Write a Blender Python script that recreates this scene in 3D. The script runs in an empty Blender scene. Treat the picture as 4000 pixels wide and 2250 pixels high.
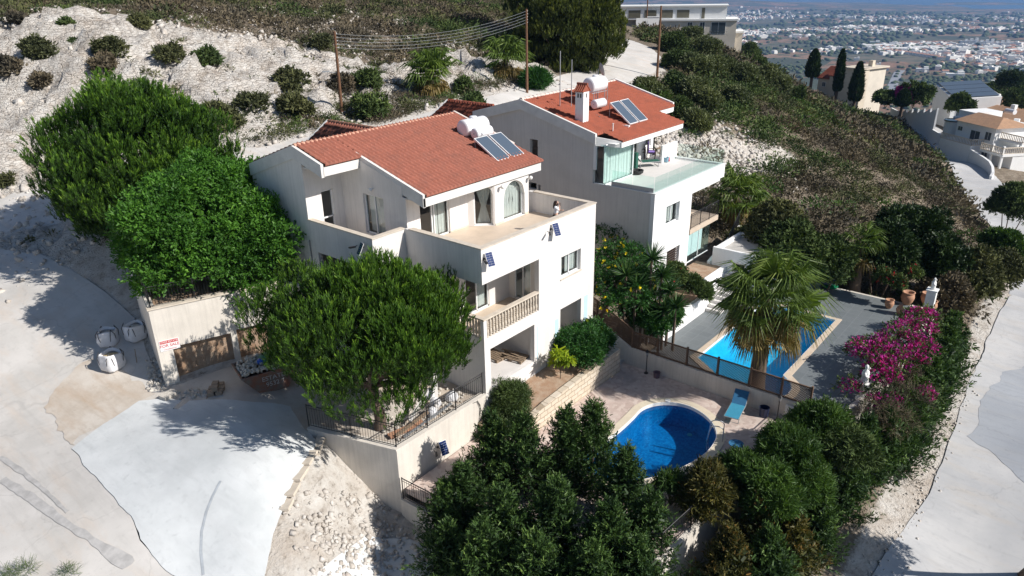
import bpy, bmesh, math, random
import numpy as np
from mathutils import Vector, Matrix

# ------------------------------------------------------------------ camera, sky, sun, exposure
scene = bpy.context.scene
COL = scene.collection
CAM = (-19.9332, -18.476, 9.8675); YAW, PITCH, ROLL, FPX = 0.7027, 0.4019, -0.0184, 2816.47
_cy, _sy, _cp, _sp = math.cos(YAW), math.sin(YAW), math.cos(PITCH), math.sin(PITCH)
FW = Vector((_cy*_cp, _sy*_cp, -_sp)); RT = Vector((_sy, -_cy, 0)); UP = RT.cross(FW)
R2 = RT*math.cos(ROLL) + UP*math.sin(ROLL); U2 = -RT*math.sin(ROLL) + UP*math.cos(ROLL)
cd = bpy.data.cameras.new('camera'); cam = bpy.data.objects.new('camera', cd); COL.objects.link(cam)
cd.sensor_width = 36; cd.lens = FPX/4000*36; cd.clip_start = 0.1; cd.clip_end = 60000
_m = Matrix((R2, U2, -FW)).transposed().to_4x4(); _m.translation = Vector(CAM); cam.matrix_world = _m
scene.camera = cam

SUN = Vector((0.30, -1.0, 0.80)).normalized()
w = bpy.data.worlds.new("World"); scene.world = w; w.use_nodes = True
nt = w.node_tree; nt.nodes.clear()
sky = nt.nodes.new('ShaderNodeTexSky'); sky.sky_type = 'NISHITA'; sky.sun_disc = False; sky.ozone_density = 3.0; sky.dust_density = .6
sky.sun_elevation = math.asin(SUN.z); sky.sun_rotation = math.atan2(SUN.x, SUN.y)
bg = nt.nodes.new('ShaderNodeBackground'); bg.inputs[1].default_value = 0.072
wo = nt.nodes.new('ShaderNodeOutputWorld'); nt.links.new(sky.outputs[0], bg.inputs[0]); nt.links.new(bg.outputs[0], wo.inputs[0])
sl = bpy.data.lights.new('sun', 'SUN'); sl.energy = 5.0; sl.angle = math.radians(0.5); sl.color = (1.0, 0.95, 0.885)
so = bpy.data.objects.new('sun', sl); COL.objects.link(so); so.rotation_euler = SUN.to_track_quat('Z', 'Y').to_euler()
scene.view_settings.view_transform = 'Standard'; scene.view_settings.look = 'None'
scene.view_settings.exposure = 0.22; scene.view_settings.gamma = 1.0
scene.render.resolution_x = 1024; scene.render.resolution_y = 576
try:
    scene.cycles.transparent_max_bounces = 16; scene.cycles.volume_bounces = 0; scene.cycles.max_bounces = 6
except Exception: pass

KD = 4000/2576
def at(u, v, Z):                       # point at height Z seen at (u, v) of the 2576 wide view
    d = FW + R2*((u*KD-2000)/FPX) + U2*((1125-v*KD)/FPX)
    t = (Z-CAM[2])/d.z
    return Vector(CAM) + d*t
def atx(u, v, x):
    d = FW + R2*((u*KD-2000)/FPX) + U2*((1125-v*KD)/FPX); return Vector(CAM) + d*((x-CAM[0])/d.x)
def aty(u, v, y):
    d = FW + R2*((u*KD-2000)/FPX) + U2*((1125-v*KD)/FPX); return Vector(CAM) + d*((y-CAM[1])/d.y)

# ------------------------------------------------------------------ object helpers
ORG = {}
def tag(o, label=None, cat=None, group=None, kind=None):
    if label: o['label'] = label
    if cat: o['category'] = cat
    if group: o['group'] = group
    if kind: o['kind'] = kind
    return o
def empty(name, loc, label, cat, group=None):
    o = bpy.data.objects.new(name, None); COL.objects.link(o); o.location = loc
    o.empty_display_size = 0.2
    ORG[o.name] = Vector(loc); return tag(o, label, cat, group)
def link_mesh(name, me, mat, parent=None, origin=None, smooth=False):
    o = bpy.data.objects.new(name, me); COL.objects.link(o)
    if mat is not None:
        for m in (mat if isinstance(mat, (list, tuple)) else [mat]): me.materials.append(m)
    if parent is not None:
        org = ORG[parent.name]; o.parent = parent
        me.transform(Matrix.Translation(-org)); ORG[o.name] = org
    else:
        org = Vector(origin) if origin is not None else Vector((0, 0, 0))
        if org.length: me.transform(Matrix.Translation(-org))
        o.location = org; ORG[o.name] = org
    if smooth: me.polygons.foreach_set('use_smooth', [True]*len(me.polygons))
    return o
def struct(o): o['kind'] = 'structure'; return o
def copy_tree(o, parent=None):
    c = o.copy(); COL.objects.link(c)
    if parent is not None: c.parent = parent
    ORG[c.name] = ORG.get(o.name, Vector((0, 0, 0)))
    for ch in o.children: copy_tree(ch, c)
    return c

class MB:
    def __init__(s): s.v = []; s.f = []; s.T = None
    def add(s, vs, fs):
        b = len(s.v)
        if s.T is not None: vs = [s.T @ Vector(p) for p in vs]
        s.v += [tuple(p) for p in vs]; s.f += [tuple(i+b for i in f) for f in fs]
    def box(s, x0, x1, y0, y1, z0, z1):
        s.add([(x0,y0,z0),(x1,y0,z0),(x1,y1,z0),(x0,y1,z0),(x0,y0,z1),(x1,y0,z1),(x1,y1,z1),(x0,y1,z1)],
              [(0,3,2,1),(4,5,6,7),(0,1,5,4),(1,2,6,5),(2,3,7,6),(3,0,4,7)]); return s
    def obox(s, c, size, rz=0, rx=0, ry=0):
        M = Matrix.Translation(c) @ Matrix.Rotation(rz, 4, 'Z') @ Matrix.Rotation(ry, 4, 'Y') @ Matrix.Rotation(rx, 4, 'X')
        x, y, z = [q/2 for q in size]
        vs = [M @ Vector(p) for p in ((-x,-y,-z),(x,-y,-z),(x,y,-z),(-x,y,-z),(-x,-y,z),(x,-y,z),(x,y,z),(-x,y,z))]
        s.add(vs, [(0,3,2,1),(4,5,6,7),(0,1,5,4),(1,2,6,5),(2,3,7,6),(3,0,4,7)]); return s
    def hexa(s, b, t):                 # bottom 4 and top 4 corners
        s.add(list(b)+list(t), [(0,3,2,1),(4,5,6,7),(0,1,5,4),(1,2,6,5),(2,3,7,6),(3,0,4,7)]); return s
    def prism(s, poly, z0, z1):
        n = len(poly); z0 = z0 if callable(z0) else (lambda x, y, k=z0: k); z1 = z1 if callable(z1) else (lambda x, y, k=z1: k)
        s.add([(x, y, z0(x, y)) for x, y in poly]+[(x, y, z1(x, y)) for x, y in poly],
              [tuple(range(n-1, -1, -1)), tuple(range(n, 2*n))]+[(i, (i+1) % n, n+(i+1) % n, n+i) for i in range(n)]); return s
    def cyl(s, p0, p1, r0, r1=None, n=10, cap=True):
        r1 = r0 if r1 is None else r1; p0 = Vector(p0); p1 = Vector(p1); d = (p1-p0).normalized()
        a = d.orthogonal().normalized(); b = d.cross(a)
        vs = []
        for p, r in ((p0, r0), (p1, r1)):
            vs += [p+(a*math.cos(2*math.pi*i/n)+b*math.sin(2*math.pi*i/n))*r for i in range(n)]
        fs = [(i, (i+1) % n, n+(i+1) % n, n+i) for i in range(n)]
        if cap: fs += [tuple(range(n-1, -1, -1)), tuple(range(n, 2*n))]
        s.add(vs, fs); return s
    def tube(s, pts, r, n=6):
        for a, b in zip(pts[:-1], pts[1:]): s.cyl(a, b, r if not callable(r) else r, None, n)
        return s
    def lathe(s, prof, c, n=14, axis=None, cap=True):
        c = Vector(c); ax = Vector(axis or (0, 0, 1)).normalized(); a = ax.orthogonal().normalized(); b = ax.cross(a)
        vs = []
        for r, h in prof: vs += [c+ax*h+(a*math.cos(2*math.pi*i/n)+b*math.sin(2*math.pi*i/n))*r for i in range(n)]
        fs = []
        for k in range(len(prof)-1):
            for i in range(n): fs.append((k*n+i, k*n+(i+1) % n, (k+1)*n+(i+1) % n, (k+1)*n+i))
        if cap: fs += [tuple(range(n-1, -1, -1)), tuple(range((len(prof)-1)*n, len(prof)*n))]
        s.add(vs, fs); return s
    def quad(s, a, b, c, d): s.add([a, b, c, d], [(0, 1, 2, 3)]); return s
    def panel(s, o, u, ulen, z0, z1, th, holes=(), arch=(), ztop=None, zbot=None):
        """wall: origin o, unit direction u (xy), outer face on the right-hand side of u; thickness goes to the left of u"""
        u = Vector((u[0], u[1], 0)).normalized(); nrm = Vector((-u.y, u.x, 0)); o = Vector((o[0], o[1], 0))
        zt = ztop or (lambda t: z1); zb = zbot or (lambda t: z0)
        br = {0.0, ulen}
        for a, b, c, d in holes: br |= {max(0, a), min(ulen, b)}
        for a, b, c, d in arch:
            for i in range(15): br.add(a+(b-a)*i/14)
        for i in range(1, 8): br.add(ulen*i/8) if ztop else None
        br = sorted(br)
        def P(t, z, k): return o+u*t+nrm*(th*k)+Vector((0, 0, z))
        zs_h = sorted({z for h in holes for z in h[2:]})
        for a, b in zip(br[:-1], br[1:]):
            if b-a < 1e-6: continue
            m = (a+b)/2; cuts = []
            for h in holes:
                if h[0] <= m <= h[1]: cuts.append((h[2], h[2], h[3], h[3]))
            for h in arch:
                if h[0] <= m <= h[1]:
                    r = (h[1]-h[0])/2; cx = (h[0]+h[1])/2
                    f = lambda t: h[3]-r+math.sqrt(max(0, r*r-(t-cx)**2))
                    cuts.append((h[2], h[2], f(a), f(b)))
            cuts.sort(); lo = (zb(a), zb(b)); segs = []
            for c in cuts:
                if c[0] > lo[0]+1e-4 or c[1] > lo[1]+1e-4: segs.append((lo[0], lo[1], c[0], c[1]))
                lo = (c[2], c[3])
            if zt(a) > lo[0]+1e-4: segs.append((lo[0], lo[1], zt(a), zt(b)))
            for la, lb, ha, hb in segs:
                s.hexa([P(a, la, 0), P(b, lb, 0), P(b, lb, 1), P(a, la, 1)], [P(a, ha, 0), P(b, hb, 0), P(b, hb, 1), P(a, ha, 1)])
        return s
    def build(s, name, mat, parent=None, smooth=False, origin=None):
        me = bpy.data.meshes.new(name); me.from_pydata(s.v, [], s.f); me.update()
        return link_mesh(name, me, mat, parent, origin, smooth)
    def thing(s, name, mat, label, cat, group=None, origin=None, smooth=False):
        if origin is None: origin = (sum(p[0] for p in s.v)/len(s.v), sum(p[1] for p in s.v)/len(s.v), min(p[2] for p in s.v))
        return tag(s.build(name, mat, None, smooth, origin), label, cat, group)

def np_mesh(name, V, F, mat, parent=None, origin=None, tint=None, smooth=False):
    V = np.asarray(V, dtype=np.float32).reshape(-1, 3); F = np.asarray(F, dtype=np.int32); k = F.shape[1]; n = len(F)
    me = bpy.data.meshes.new(name); me.vertices.add(len(V)); me.vertices.foreach_set('co', V.ravel())
    me.loops.add(n*k); me.loops.foreach_set('vertex_index', F.ravel())
    me.polygons.add(n); me.polygons.foreach_set('loop_start', np.arange(0, n*k, k, dtype=np.int32))
    me.polygons.foreach_set('loop_total', np.full(n, k, dtype=np.int32))
    if smooth: me.polygons.foreach_set('use_smooth', np.ones(n, dtype=bool))
    me.update(calc_edges=True)
    if tint is not None:
        at_ = me.attributes.new('tint', 'FLOAT', 'FACE'); at_.data.foreach_set('value', np.asarray(tint, dtype=np.float32))
    return link_mesh(name, me, mat, parent, origin)

# ------------------------------------------------------------------ materials
def newmat(name):
    m = bpy.data.materials.new(name); m.use_nodes = True; nt = m.node_tree; nt.nodes.clear()
    out = nt.nodes.new('ShaderNodeOutputMaterial'); return m, nt, out
def N(nt, t, **kw):
    n = nt.nodes.new(t)
    for k, v in kw.items():
        if k.startswith('i_'): n.inputs[k[2:].replace('_', ' ')].default_value = v
        elif k.startswith('n'): n.inputs[int(k[1:])].default_value = v
        else: setattr(n, k, v)
    return n
def ramp(nt, fac, stops):
    r = nt.nodes.new('ShaderNodeValToRGB'); nt.links.new(fac, r.inputs[0]); e = r.color_ramp.elements
    while len(e) < len(stops): e.new(0.5)
    for q, (p, c) in zip(e, stops): q.position = p; q.color = (*c, 1)
    return r.outputs[0]
def noise(nt, vec, scale, detail=4, rough=.6):
    n = nt.nodes.new('ShaderNodeTexNoise'); n.inputs['Scale'].default_value = scale; n.inputs['Detail'].default_value = detail
    n.inputs['Roughness'].default_value = rough
    if vec is not None: nt.links.new(vec, n.inputs['Vector'])
    return n.outputs[0]
def mixc(nt, fac, a, b, mode='MIX'):
    m = nt.nodes.new('ShaderNodeMix'); m.data_type = 'RGBA'; m.blend_type = mode
    for s, x in ((0, fac), (6, a), (7, b)):
        if isinstance(x, (int, float)): m.inputs[s].default_value = x
        elif isinstance(x, tuple): m.inputs[s].default_value = (*x, 1) if len(x) == 3 else x
        else: nt.links.new(x, m.inputs[s])
    return m.outputs[2]
def coords(nt, kind='Object', scale=None, rot=None):
    t = nt.nodes.new('ShaderNodeNewGeometry').outputs['Position'] if kind == 'Pos' else nt.nodes.new('ShaderNodeTexCoord').outputs[kind]
    if scale or rot:
        mp = nt.nodes.new('ShaderNodeMapping'); nt.links.new(t, mp.inputs[0])
        if scale: mp.inputs['Scale'].default_value = scale
        if rot: mp.inputs['Rotation'].default_value = rot
        t = mp.outputs[0]
    return t
def simple(name, c, rough=.7, var=.12, scale=6, metal=0, bump=0, bscale=40, c2=None, streak=None, spec=.5):
    m, nt, out = newmat(name); b = nt.nodes.new('ShaderNodeBsdfPrincipled'); nt.links.new(b.outputs[0], out.inputs[0])
    p = coords(nt, 'Pos')
    n1 = noise(nt, p, scale, 6, .65)
    d = tuple(x*(1-var*2) for x in c) if c2 is None else c2
    col = ramp(nt, n1, [(.3, d), (.62, c)])
    if streak:
        sc = coords(nt, 'Pos', scale=(5.5, 5.5, .22)); s1 = noise(nt, sc, 1.6, 5, .7)
        f = ramp(nt, s1, [(.44, (0, 0, 0)), (.68, (1, 1, 1))]); mm = nt.nodes.new('ShaderNodeMath'); mm.operation = 'MULTIPLY'
        mm.inputs[1].default_value = streak; nt.links.new(f, mm.inputs[0])
        col = mixc(nt, mm.outputs[0], col, tuple(x*.55 for x in c))
    nt.links.new(col, b.inputs['Base Color'])
    b.inputs['Roughness'].default_value = rough; b.inputs['Metallic'].default_value = metal
    b.inputs['Specular IOR Level'].default_value = spec
    if bump:
        bp = nt.nodes.new('ShaderNodeBump'); bp.inputs['Strength'].default_value = bump; bp.inputs['Distance'].default_value = .02
        nt.links.new(noise(nt, p, bscale, 4), bp.inputs['Height']); nt.links.new(bp.outputs[0], b.inputs['Normal'])
    return m
def leafmat(name, ca, cb, cc=None, trans=.3, clump=.9, rough=.55):
    """leaf colour: face attribute tint picks between two tones, a slow noise shifts whole clumps"""
    m, nt, out = newmat(name)
    a = nt.nodes.new('ShaderNodeAttribute'); a.attribute_name = 'tint'
    stops = [(0, ca), (1, cb)] if cc is None else [(0, ca), (.8, cb), (1, cc)]
    col = ramp(nt, a.outputs['Fac'], stops)
    n1 = noise(nt, coords(nt, 'Pos'), clump, 3, .6)
    col = mixc(nt, 1.0, col, ramp(nt, n1, [(.3, (.52, .58, .55)), (.7, (1.38, 1.28, .95))]), 'MULTIPLY')
    d = nt.nodes.new('ShaderNodeBsdfPrincipled'); d.inputs['Roughness'].default_value = rough; d.inputs['Specular IOR Level'].default_value = .3
    nt.links.new(col, d.inputs['Base Color'])
    t = nt.nodes.new('ShaderNodeBsdfTranslucent'); nt.links.new(mixc(nt, 1.0, col, (1.3, 1.35, .6), 'MULTIPLY'), t.inputs[0])
    mx = nt.nodes.new('ShaderNodeMixShader'); mx.inputs[0].default_value = trans
    nt.links.new(d.outputs[0], mx.inputs[1]); nt.links.new(t.outputs[0], mx.inputs[2]); nt.links.new(mx.outputs[0], out.inputs[0])
    return m
def glassy(name, tint, gloss=.08, trans=.9, rough=.03):
    """thin glass: tinted see-through with a mirror part that grows at grazing angles"""
    m, nt, out = newmat(name)
    t = nt.nodes.new('ShaderNodeBsdfTransparent'); t.inputs[0].default_value = (*tint, 1)
    g = nt.nodes.new('ShaderNodeBsdfGlossy'); g.inputs['Roughness'].default_value = rough
    f = nt.nodes.new('ShaderNodeLayerWeight'); pw = nt.nodes.new('ShaderNodeMath'); pw.operation = 'POWER'; pw.inputs[1].default_value = 4; nt.links.new(f.outputs['Facing'], pw.inputs[0])
    ad = nt.nodes.new('ShaderNodeMath'); ad.operation = 'MULTIPLY_ADD'; ad.inputs[1].default_value = .8; ad.inputs[2].default_value = gloss; ad.use_clamp = True
    nt.links.new(pw.outputs[0], ad.inputs[0])
    mx = nt.nodes.new('ShaderNodeMixShader'); nt.links.new(ad.outputs[0], mx.inputs[0])
    nt.links.new(t.outputs[0], mx.inputs[1]); nt.links.new(g.outputs[0], mx.inputs[2]); nt.links.new(mx.outputs[0], out.inputs[0])
    return m

M = {}
M['wall'] = simple('white_render_wall', (.78, .75, .72), .9, .05, 1.2, bump=.25, bscale=60, streak=.24)
M['wall2'] = simple('bright_white_wall', (.82, .82, .81), .85, .03, 1.2, bump=.15, bscale=60, streak=.06)
M['sidewall'] = simple('weathered_beige_wall', (.66, .63, .60), .9, .05, .8, bump=.25, bscale=60, streak=.22)  # streaked, and darker than the front walls
M['retain'] = simple('retaining_wall_render', (.72, .67, .60), .92, .08, .9, bump=.3, bscale=50, streak=.3)
M['coping'] = simple('cream_coping_stone', (.66, .58, .48), .8, .1, 3, streak=0)
M['fascia'] = simple('white_fascia', (.74, .72, .69), .85, .08, 2)
M['floor'] = simple('beige_terrace_tile', (.62, .51, .40), .6, .06, 2)
M['floorw'] = simple('pale_terrace_tile', (.72, .69, .66), .6, .04, 2)
M['frame'] = simple('white_window_frame', (.8, .8, .8), .4, .02, 5)
M['curtain'] = simple('curtain_fabric', (.78, .76, .70), .9, .05, 5)
M['dark'] = simple('dark_interior', (.05, .045, .04), .8, .1, 2)
M['iron'] = simple('black_wrought_iron', (.02, .02, .022), .5, .1, 10)
M['steel'] = simple('stainless_steel', (.6, .6, .62), .25, .03, 5, metal=1)
M['galv'] = simple('galvanised_metal', (.42, .44, .46), .5, .1, 8, metal=.5)
M['tank'] = simple('white_tank_enamel', (.82, .82, .84), .35, .03, 3)
M['pane'] = glassy('window_pane_glass', (.75, .82, .84), .10)
M['balglass'] = glassy('balcony_glass', (.80, .93, .90), .05)
M['conglass'] = glassy('conservatory_glass', (.78, .94, .95), .04)
M['wood'] = simple('weathered_timber', (.30, .22, .15), .85, .15, 12, c2=(.16, .12, .085))
M['brown'] = simple('brown_lattice_wood', (.16, .095, .06), .8, .15, 14)
M['pole'] = simple('creosoted_pole', (.19, .095, .05), .85, .2, 5, streak=.3)
M['bark'] = simple('grey_brown_bark', (.14, .10, .075), .95, .25, 14, bump=1, bscale=25)
M['palmbark'] = simple('palm_trunk_bark', (.17, .125, .09), .95, .2, 18, bump=1, bscale=30)
M['soil'] = simple('reddish_garden_soil', (.30, .19, .12), .95, .2, 3, c2=(.40, .31, .23), bump=1, bscale=14)
M['blue'] = simple('blue_textile', (.03, .16, .32), .8, .08, 8)
M['bluelite'] = simple('light_blue_textile', (.04, .27, .42), .8, .08, 8)
M['white'] = simple('white_plaster', (.80, .80, .78), .7, .06, 8)
M['black'] = simple('black_plastic', (.02, .02, .022), .45, .05, 8)
M['purple'] = simple('lilac_cushion', (.33, .22, .62), .85, .06, 8)
M['green'] = simple('dark_green_canvas', (.015, .10, .07), .85, .06, 8)
M['bucket'] = simple('light_blue_plastic', (.20, .36, .45), .5, .05, 8)
M['red'] = simple('red_plastic', (.50, .04, .06), .5, .05, 8)
M['terra'] = simple('terracotta_pot_clay', (.48, .26, .16), .85, .1, 6)
M['bag'] = simple('woven_white_bag', (.74, .74, .76), .8, .06, 4, bump=.8, bscale=9)
M['sand'] = simple('yellow_sand', (.60, .47, .28), .95, .1, 9, bump=1, bscale=30)
M['rubble'] = simple('limestone_rubble', (.60, .56, .50), .95, .15, 9, bump=1, bscale=20)
M['rust'] = simple('rusty_skip_paint', (.17, .15, .13), .7, .2, 3, c2=(.26, .08, .035), bump=.3)
M['brick'] = simple('buff_concrete_brick', (.36, .28, .21), .9, .12, 9)
M['steps'] = simple('grey_concrete_step', (.50, .48, .45), .9, .12, 3, bump=.5)
M['cyan'] = simple('pale_blue_paint', (.52, .70, .82), .8, .05, 3)

def tilemat(name, base, dark):
    m, nt, out = newmat(name); b = nt.nodes.new('ShaderNodeBsdfPrincipled'); nt.links.new(b.outputs[0], out.inputs[0])
    p = coords(nt, 'Pos'); v = nt.nodes.new('ShaderNodeTexVoronoi'); v.inputs['Scale'].default_value = 3.4; nt.links.new(p, v.inputs['Vector'])
    sep = nt.nodes.new('ShaderNodeSeparateColor'); nt.links.new(v.outputs['Color'], sep.inputs[0])
    col = ramp(nt, sep.outputs[0], [(0, tuple(x*.9 for x in base)), (1, tuple(min(1, x*1.07) for x in base))])
    n1 = noise(nt, p, 1.1, 6, .7); f = ramp(nt, n1, [(.48, (0, 0, 0)), (.75, (.75, .75, .75))])
    col = mixc(nt, f, col, dark); nt.links.new(col, b.inputs['Base Color']); b.inputs['Roughness'].default_value = .85
    return m
M['roof1'] = tilemat('terracotta_roof_tiles', (.315, .112, .076), (.22, .095, .072))
M['roof2'] = tilemat('orange_red_roof_tiles', (.335, .092, .052), (.20, .065, .042))
M['roof3'] = tilemat('tan_roof_tiles', (.42, .25, .15), (.30, .19, .13))
M['ridge'] = simple('pinkish_ridge_mortar', (.60, .34, .24), .9, .1, 5)
M['mortar'] = simple('white_ridge_mortar', (.72, .62, .56), .9, .14, 7)

def solarmat(name, base, grid=None):
    m, nt, out = newmat(name); b = nt.nodes.new('ShaderNodeBsdfPrincipled'); nt.links.new(b.outputs[0], out.inputs[0])
    b.inputs['Roughness'].default_value = .12; b.inputs['Base Color'].default_value = (*base, 1)
    b.inputs['Specular IOR Level'].default_value = .7
    return m
M['collector'] = solarmat('solar_collector_glass', (.09, .12, .16))
M['pv'] = solarmat('photovoltaic_cells', (.012, .03, .12))
# ------------------------------------------------------------------ terrain height
rng = np.random.default_rng(7); random.seed(7)
CP = [(-7,36,-3.4),(-1,29.5,-1.7),(5,23,-.6),(15,21.8,-.2),(30,22.5,0),(46,25.4,.3),(57,28,.8),(66,32,1.2),(75,40,1.6),(84,50,1.9),
 (-6.5,4,-6.9),(-8.5,11,-6.9),(-5,8,-6.9),(-13,10,-7),(-12,20,-6.6),(-11,28,-5.2),(-17,5,-7.6),(-12.5,1.5,-7.6),(-11.8,-.9,-8.0),(-7.2,2.2,-7.0),
 (-8.6,.9,-7.5),(-9.6,.2,-7.7),(-10.6,-.6,-7.9),(-17,-1,-8.3),(-24,10,-7.8),(-20,30,-5.6),(-22,-6,-8.8),
 (-5.4,1.2,-9.2),(-6.4,.6,-9.3),(-7.4,-.2,-9.5),(-8.5,-1.3,-9.6),(-5.1,.2,-9.7),(-6,-3,-10),(-10.4,-3.2,-9.9),(-14,-6,-9.9),(-2,-11,-10.8),
 (3,-14.5,-11.5),(10,-17,-12),(10,-20,-12),(0,-20,-11.6),(-10,-12,-10.8),
 (0,-5,-9.6),(8,-5,-9.6),(15,-6,-9.6),(24,-6,-9.3),(24,-11,-9.6),(8,-10,-9.8),(0,5,-9),(2,10,-8),(6,3,-9),(5,9,-7.6),
 (2,17,-1.5),(8,17,-1.2),(16,17.5,-1),(24,18,-.9),(11,19,-.7),(11,10,-4.6),(11,5,-6.6),(11,1,-7.8),(11,14,-2.4),
 (20,6,-8),(20,12,-4),(24.5,12,-3.4),(25,4,-6.8),(-4,19,-4.4),(-3,14,-5.2),(-3.2,24,-2.8),
 (30,20,-1.1),(30,10,-4.6),(30,1,-7.8),(30,-7,-9.7),(30,-12,-11.2),(45,18,-1.6),(45,6,-6.4),(45,-4,-10.2),(60,20,-1.3),(60,6,-7),
(80,28,-.8),(80,12,-7.6),(100,42,-.6),(122,52,-2.5),(140,64,-4.5),
 (0,-60,-22),(-40,-60,-18),(-45,0,-9),(-45,40,-5),
 (-6,43,-1.5),(5,28,.2),(5,40,3.9),(5,52,6.9),(8,75,8.8),(10,110,9.8),(-10,49,.6),(-12,60,4.6),(-12,80,8.2),(25,27.5,.8),(25,42,3.9),(28,55,6.7),(32,80,8.9),
 (45,30.5,1.0),(45,45,4.6),(50,60,6.9),(60,85,9),(65,42,2.3),(72,56,5),(82,80,8.3),(95,64,3.2),(105,85,6),(-45,80,6),(-45,130,9),(60,140,10),(120,120,7),(15,27.5,.5),(15,42,4.2),(-16,42,-2.6),(0,35,-.8)]
def pd(u, v, dist):                    # point seen at (u, v) at a level distance from the camera
    d = FW + R2*((u*KD-2000)/FPX) + U2*((1125-v*KD)/FPX); return Vector(CAM) + d*(dist/math.hypot(d.x, d.y))
ST = [(2262.7,309.9,176),(2318.7,357.2,157),(2370.3,404.5,138),(2404.7,451.8,123),(2430.5,494.9,114),(2465,540,105),(2500,590,96),(2540,680,79),(2550,760,64),(2485,850,50.5),(2440,960,43)]
STL = [pd(*q) for q in ST]             # hill-side edge of the street, far end first
STN = []
for i, p in enumerate(STL):
    a = STL[max(0, i-1)]; c = STL[min(len(STL)-1, i+1)]; t = Vector((c.x-a.x, c.y-a.y, 0)).normalized(); n = Vector((t.y, -t.x, 0))*-1
    if n.y > 0: n = -n
    for k, dz in ((0, 0), (5.5, 0), (14, -1.5), (-3.0, .5)): CP.append((p.x+n.x*k, p.y+n.y*k, p.z+dz))
    if i < 8:
        for f in (.80, .90): CP.append((CAM[0]+(p.x-CAM[0])*f, CAM[1]+(p.y-CAM[1])*f, CAM[2]+(p.z-CAM[2])*f-2.0))
    STN.append((p, n))
STL = STN
CP += [(30,-30,-17),(45,-11,-14),(60,-6,-14),(60,-1,-10.2),(80,4,-13),(100,26,-6.5),(100,12,-12.5),(122,36,-8),(122,20,-15),(150,44,-12),(150,30,-18),(170,60,-14),(170,36,-22),(200,70,-24),(200,30,-36),(185,5,-36),(150,-20,-34),(120,-35,-31),(90,-40,-29),(60,-60,-32)]
CP = np.array(CP, dtype=float); SC = 20.0
def _phi(r2): return np.where(r2 > 0, .5*r2*np.log(np.maximum(r2, 1e-12)), 0)
_P = CP[:, :2]/SC; _n = len(_P)
_d2 = ((_P[:, None]-_P[None])**2).sum(-1); _A = np.zeros((_n+3, _n+3)); _A[:_n, :_n] = _phi(_d2)+np.eye(_n)*1e-4
_A[:_n, _n] = 1; _A[:_n, _n+1:] = _P; _A[_n, :_n] = 1; _A[_n+1:, :_n] = _P.T
_W = np.linalg.solve(_A, np.concatenate([CP[:, 2], np.zeros(3)]))
def H(x, y):
    x = np.atleast_1d(np.asarray(x, float)).ravel(); y = np.atleast_1d(np.asarray(y, float)).ravel(); out = np.empty(len(x))
    xc = np.clip(x, -50, 205); yc = np.clip(y, -60, 140)
    for i in range(0, len(x), 20000):
        q = np.stack([xc[i:i+20000], yc[i:i+20000]], -1)/SC
        d2 = ((q[:, None]-_P[None])**2).sum(-1)
        out[i:i+20000] = _phi(d2)@_W[:_n]+_W[_n]+q@_W[_n+1:]
    t = np.clip((x-190)/400, 0, 1); t = t*t*(3-2*t)*.5+t*t*.5
    out = out-t*165
    s = np.clip((-30-y)/300, 0, 1); out = out-s*90
    return out
def h1(x, y): return float(H(x, y)[0])
def _hash(ix, iy, s): 
    n = np.sin(ix*127.1+iy*311.7+s*74.7)*43758.5453; return n-np.floor(n)
def vnoise(x, y, s=0):
    ix, iy = np.floor(x), np.floor(y); fx, fy = x-ix, y-iy; fx = fx*fx*(3-2*fx); fy = fy*fy*(3-2*fy)
    return (_hash(ix, iy, s)*(1-fx)+_hash(ix+1, iy, s)*fx)*(1-fy)+(_hash(ix, iy+1, s)*(1-fx)+_hash(ix+1, iy+1, s)*fx)*fy
def fbm(x, y, s=0, o=4):
    r = 0; a = .5
    for k in range(o): r = r+a*vnoise(x*2**k, y*2**k, s+k); a *= .5
    return r
def ath(u, v, zmax=10):               # first terrain point seen at (u, v)
    d = FW + R2*((u*KD-2000)/FPX) + U2*((1125-v*KD)/FPX); t = np.concatenate([np.arange(12, 215, .5)])
    X = CAM[0]+d.x*t; Y = CAM[1]+d.y*t; Z = CAM[2]+d.z*t; h = H(X, Y); below = np.nonzero(Z < h)[0]
    i = below[0] if len(below) else len(t)-1
    if i == 0: return (X[0], Y[0])
    a = (Z[i-1]-h[i-1]); b = (h[i]-Z[i]); f = a/(a+b+1e-9)
    return (X[i-1]+(X[i]-X[i-1])*f, Y[i-1]+(Y[i]-Y[i-1])*f)
def inside(poly, x, y):
    c = np.zeros(len(x), bool); n = len(poly)
    for i in range(n):
        x1, y1 = poly[i]; x2, y2 = poly[i-1]
        m = ((y1 > y) != (y2 > y)) & (x < (x2-x1)*(y-y1)/((y2-y1) if y2 != y1 else 1e-9)+x1); c ^= m
    return c

def ragged(poly, amp, step=.5, sd=0, lo=0.0):
    out_ = []; n = len(poly)
    for i in range(n):
        a = Vector(poly[i][:2]); c = Vector(poly[(i+1) % n][:2]); L = (c-a).length; k = min(60, max(1, int(L/step))); d = (c-a)/max(L, 1e-6); nn = Vector((-d.y, d.x))
        for j in range(k): q = a+(c-a)*(j/k); o = (float(fbm(np.array([q.x*.9]), np.array([q.y*.9]), 50+sd, 4)[0])-.47)*2*amp; out_.append((q.x+nn.x*o, q.y+nn.y*o))
    return out_
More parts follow.
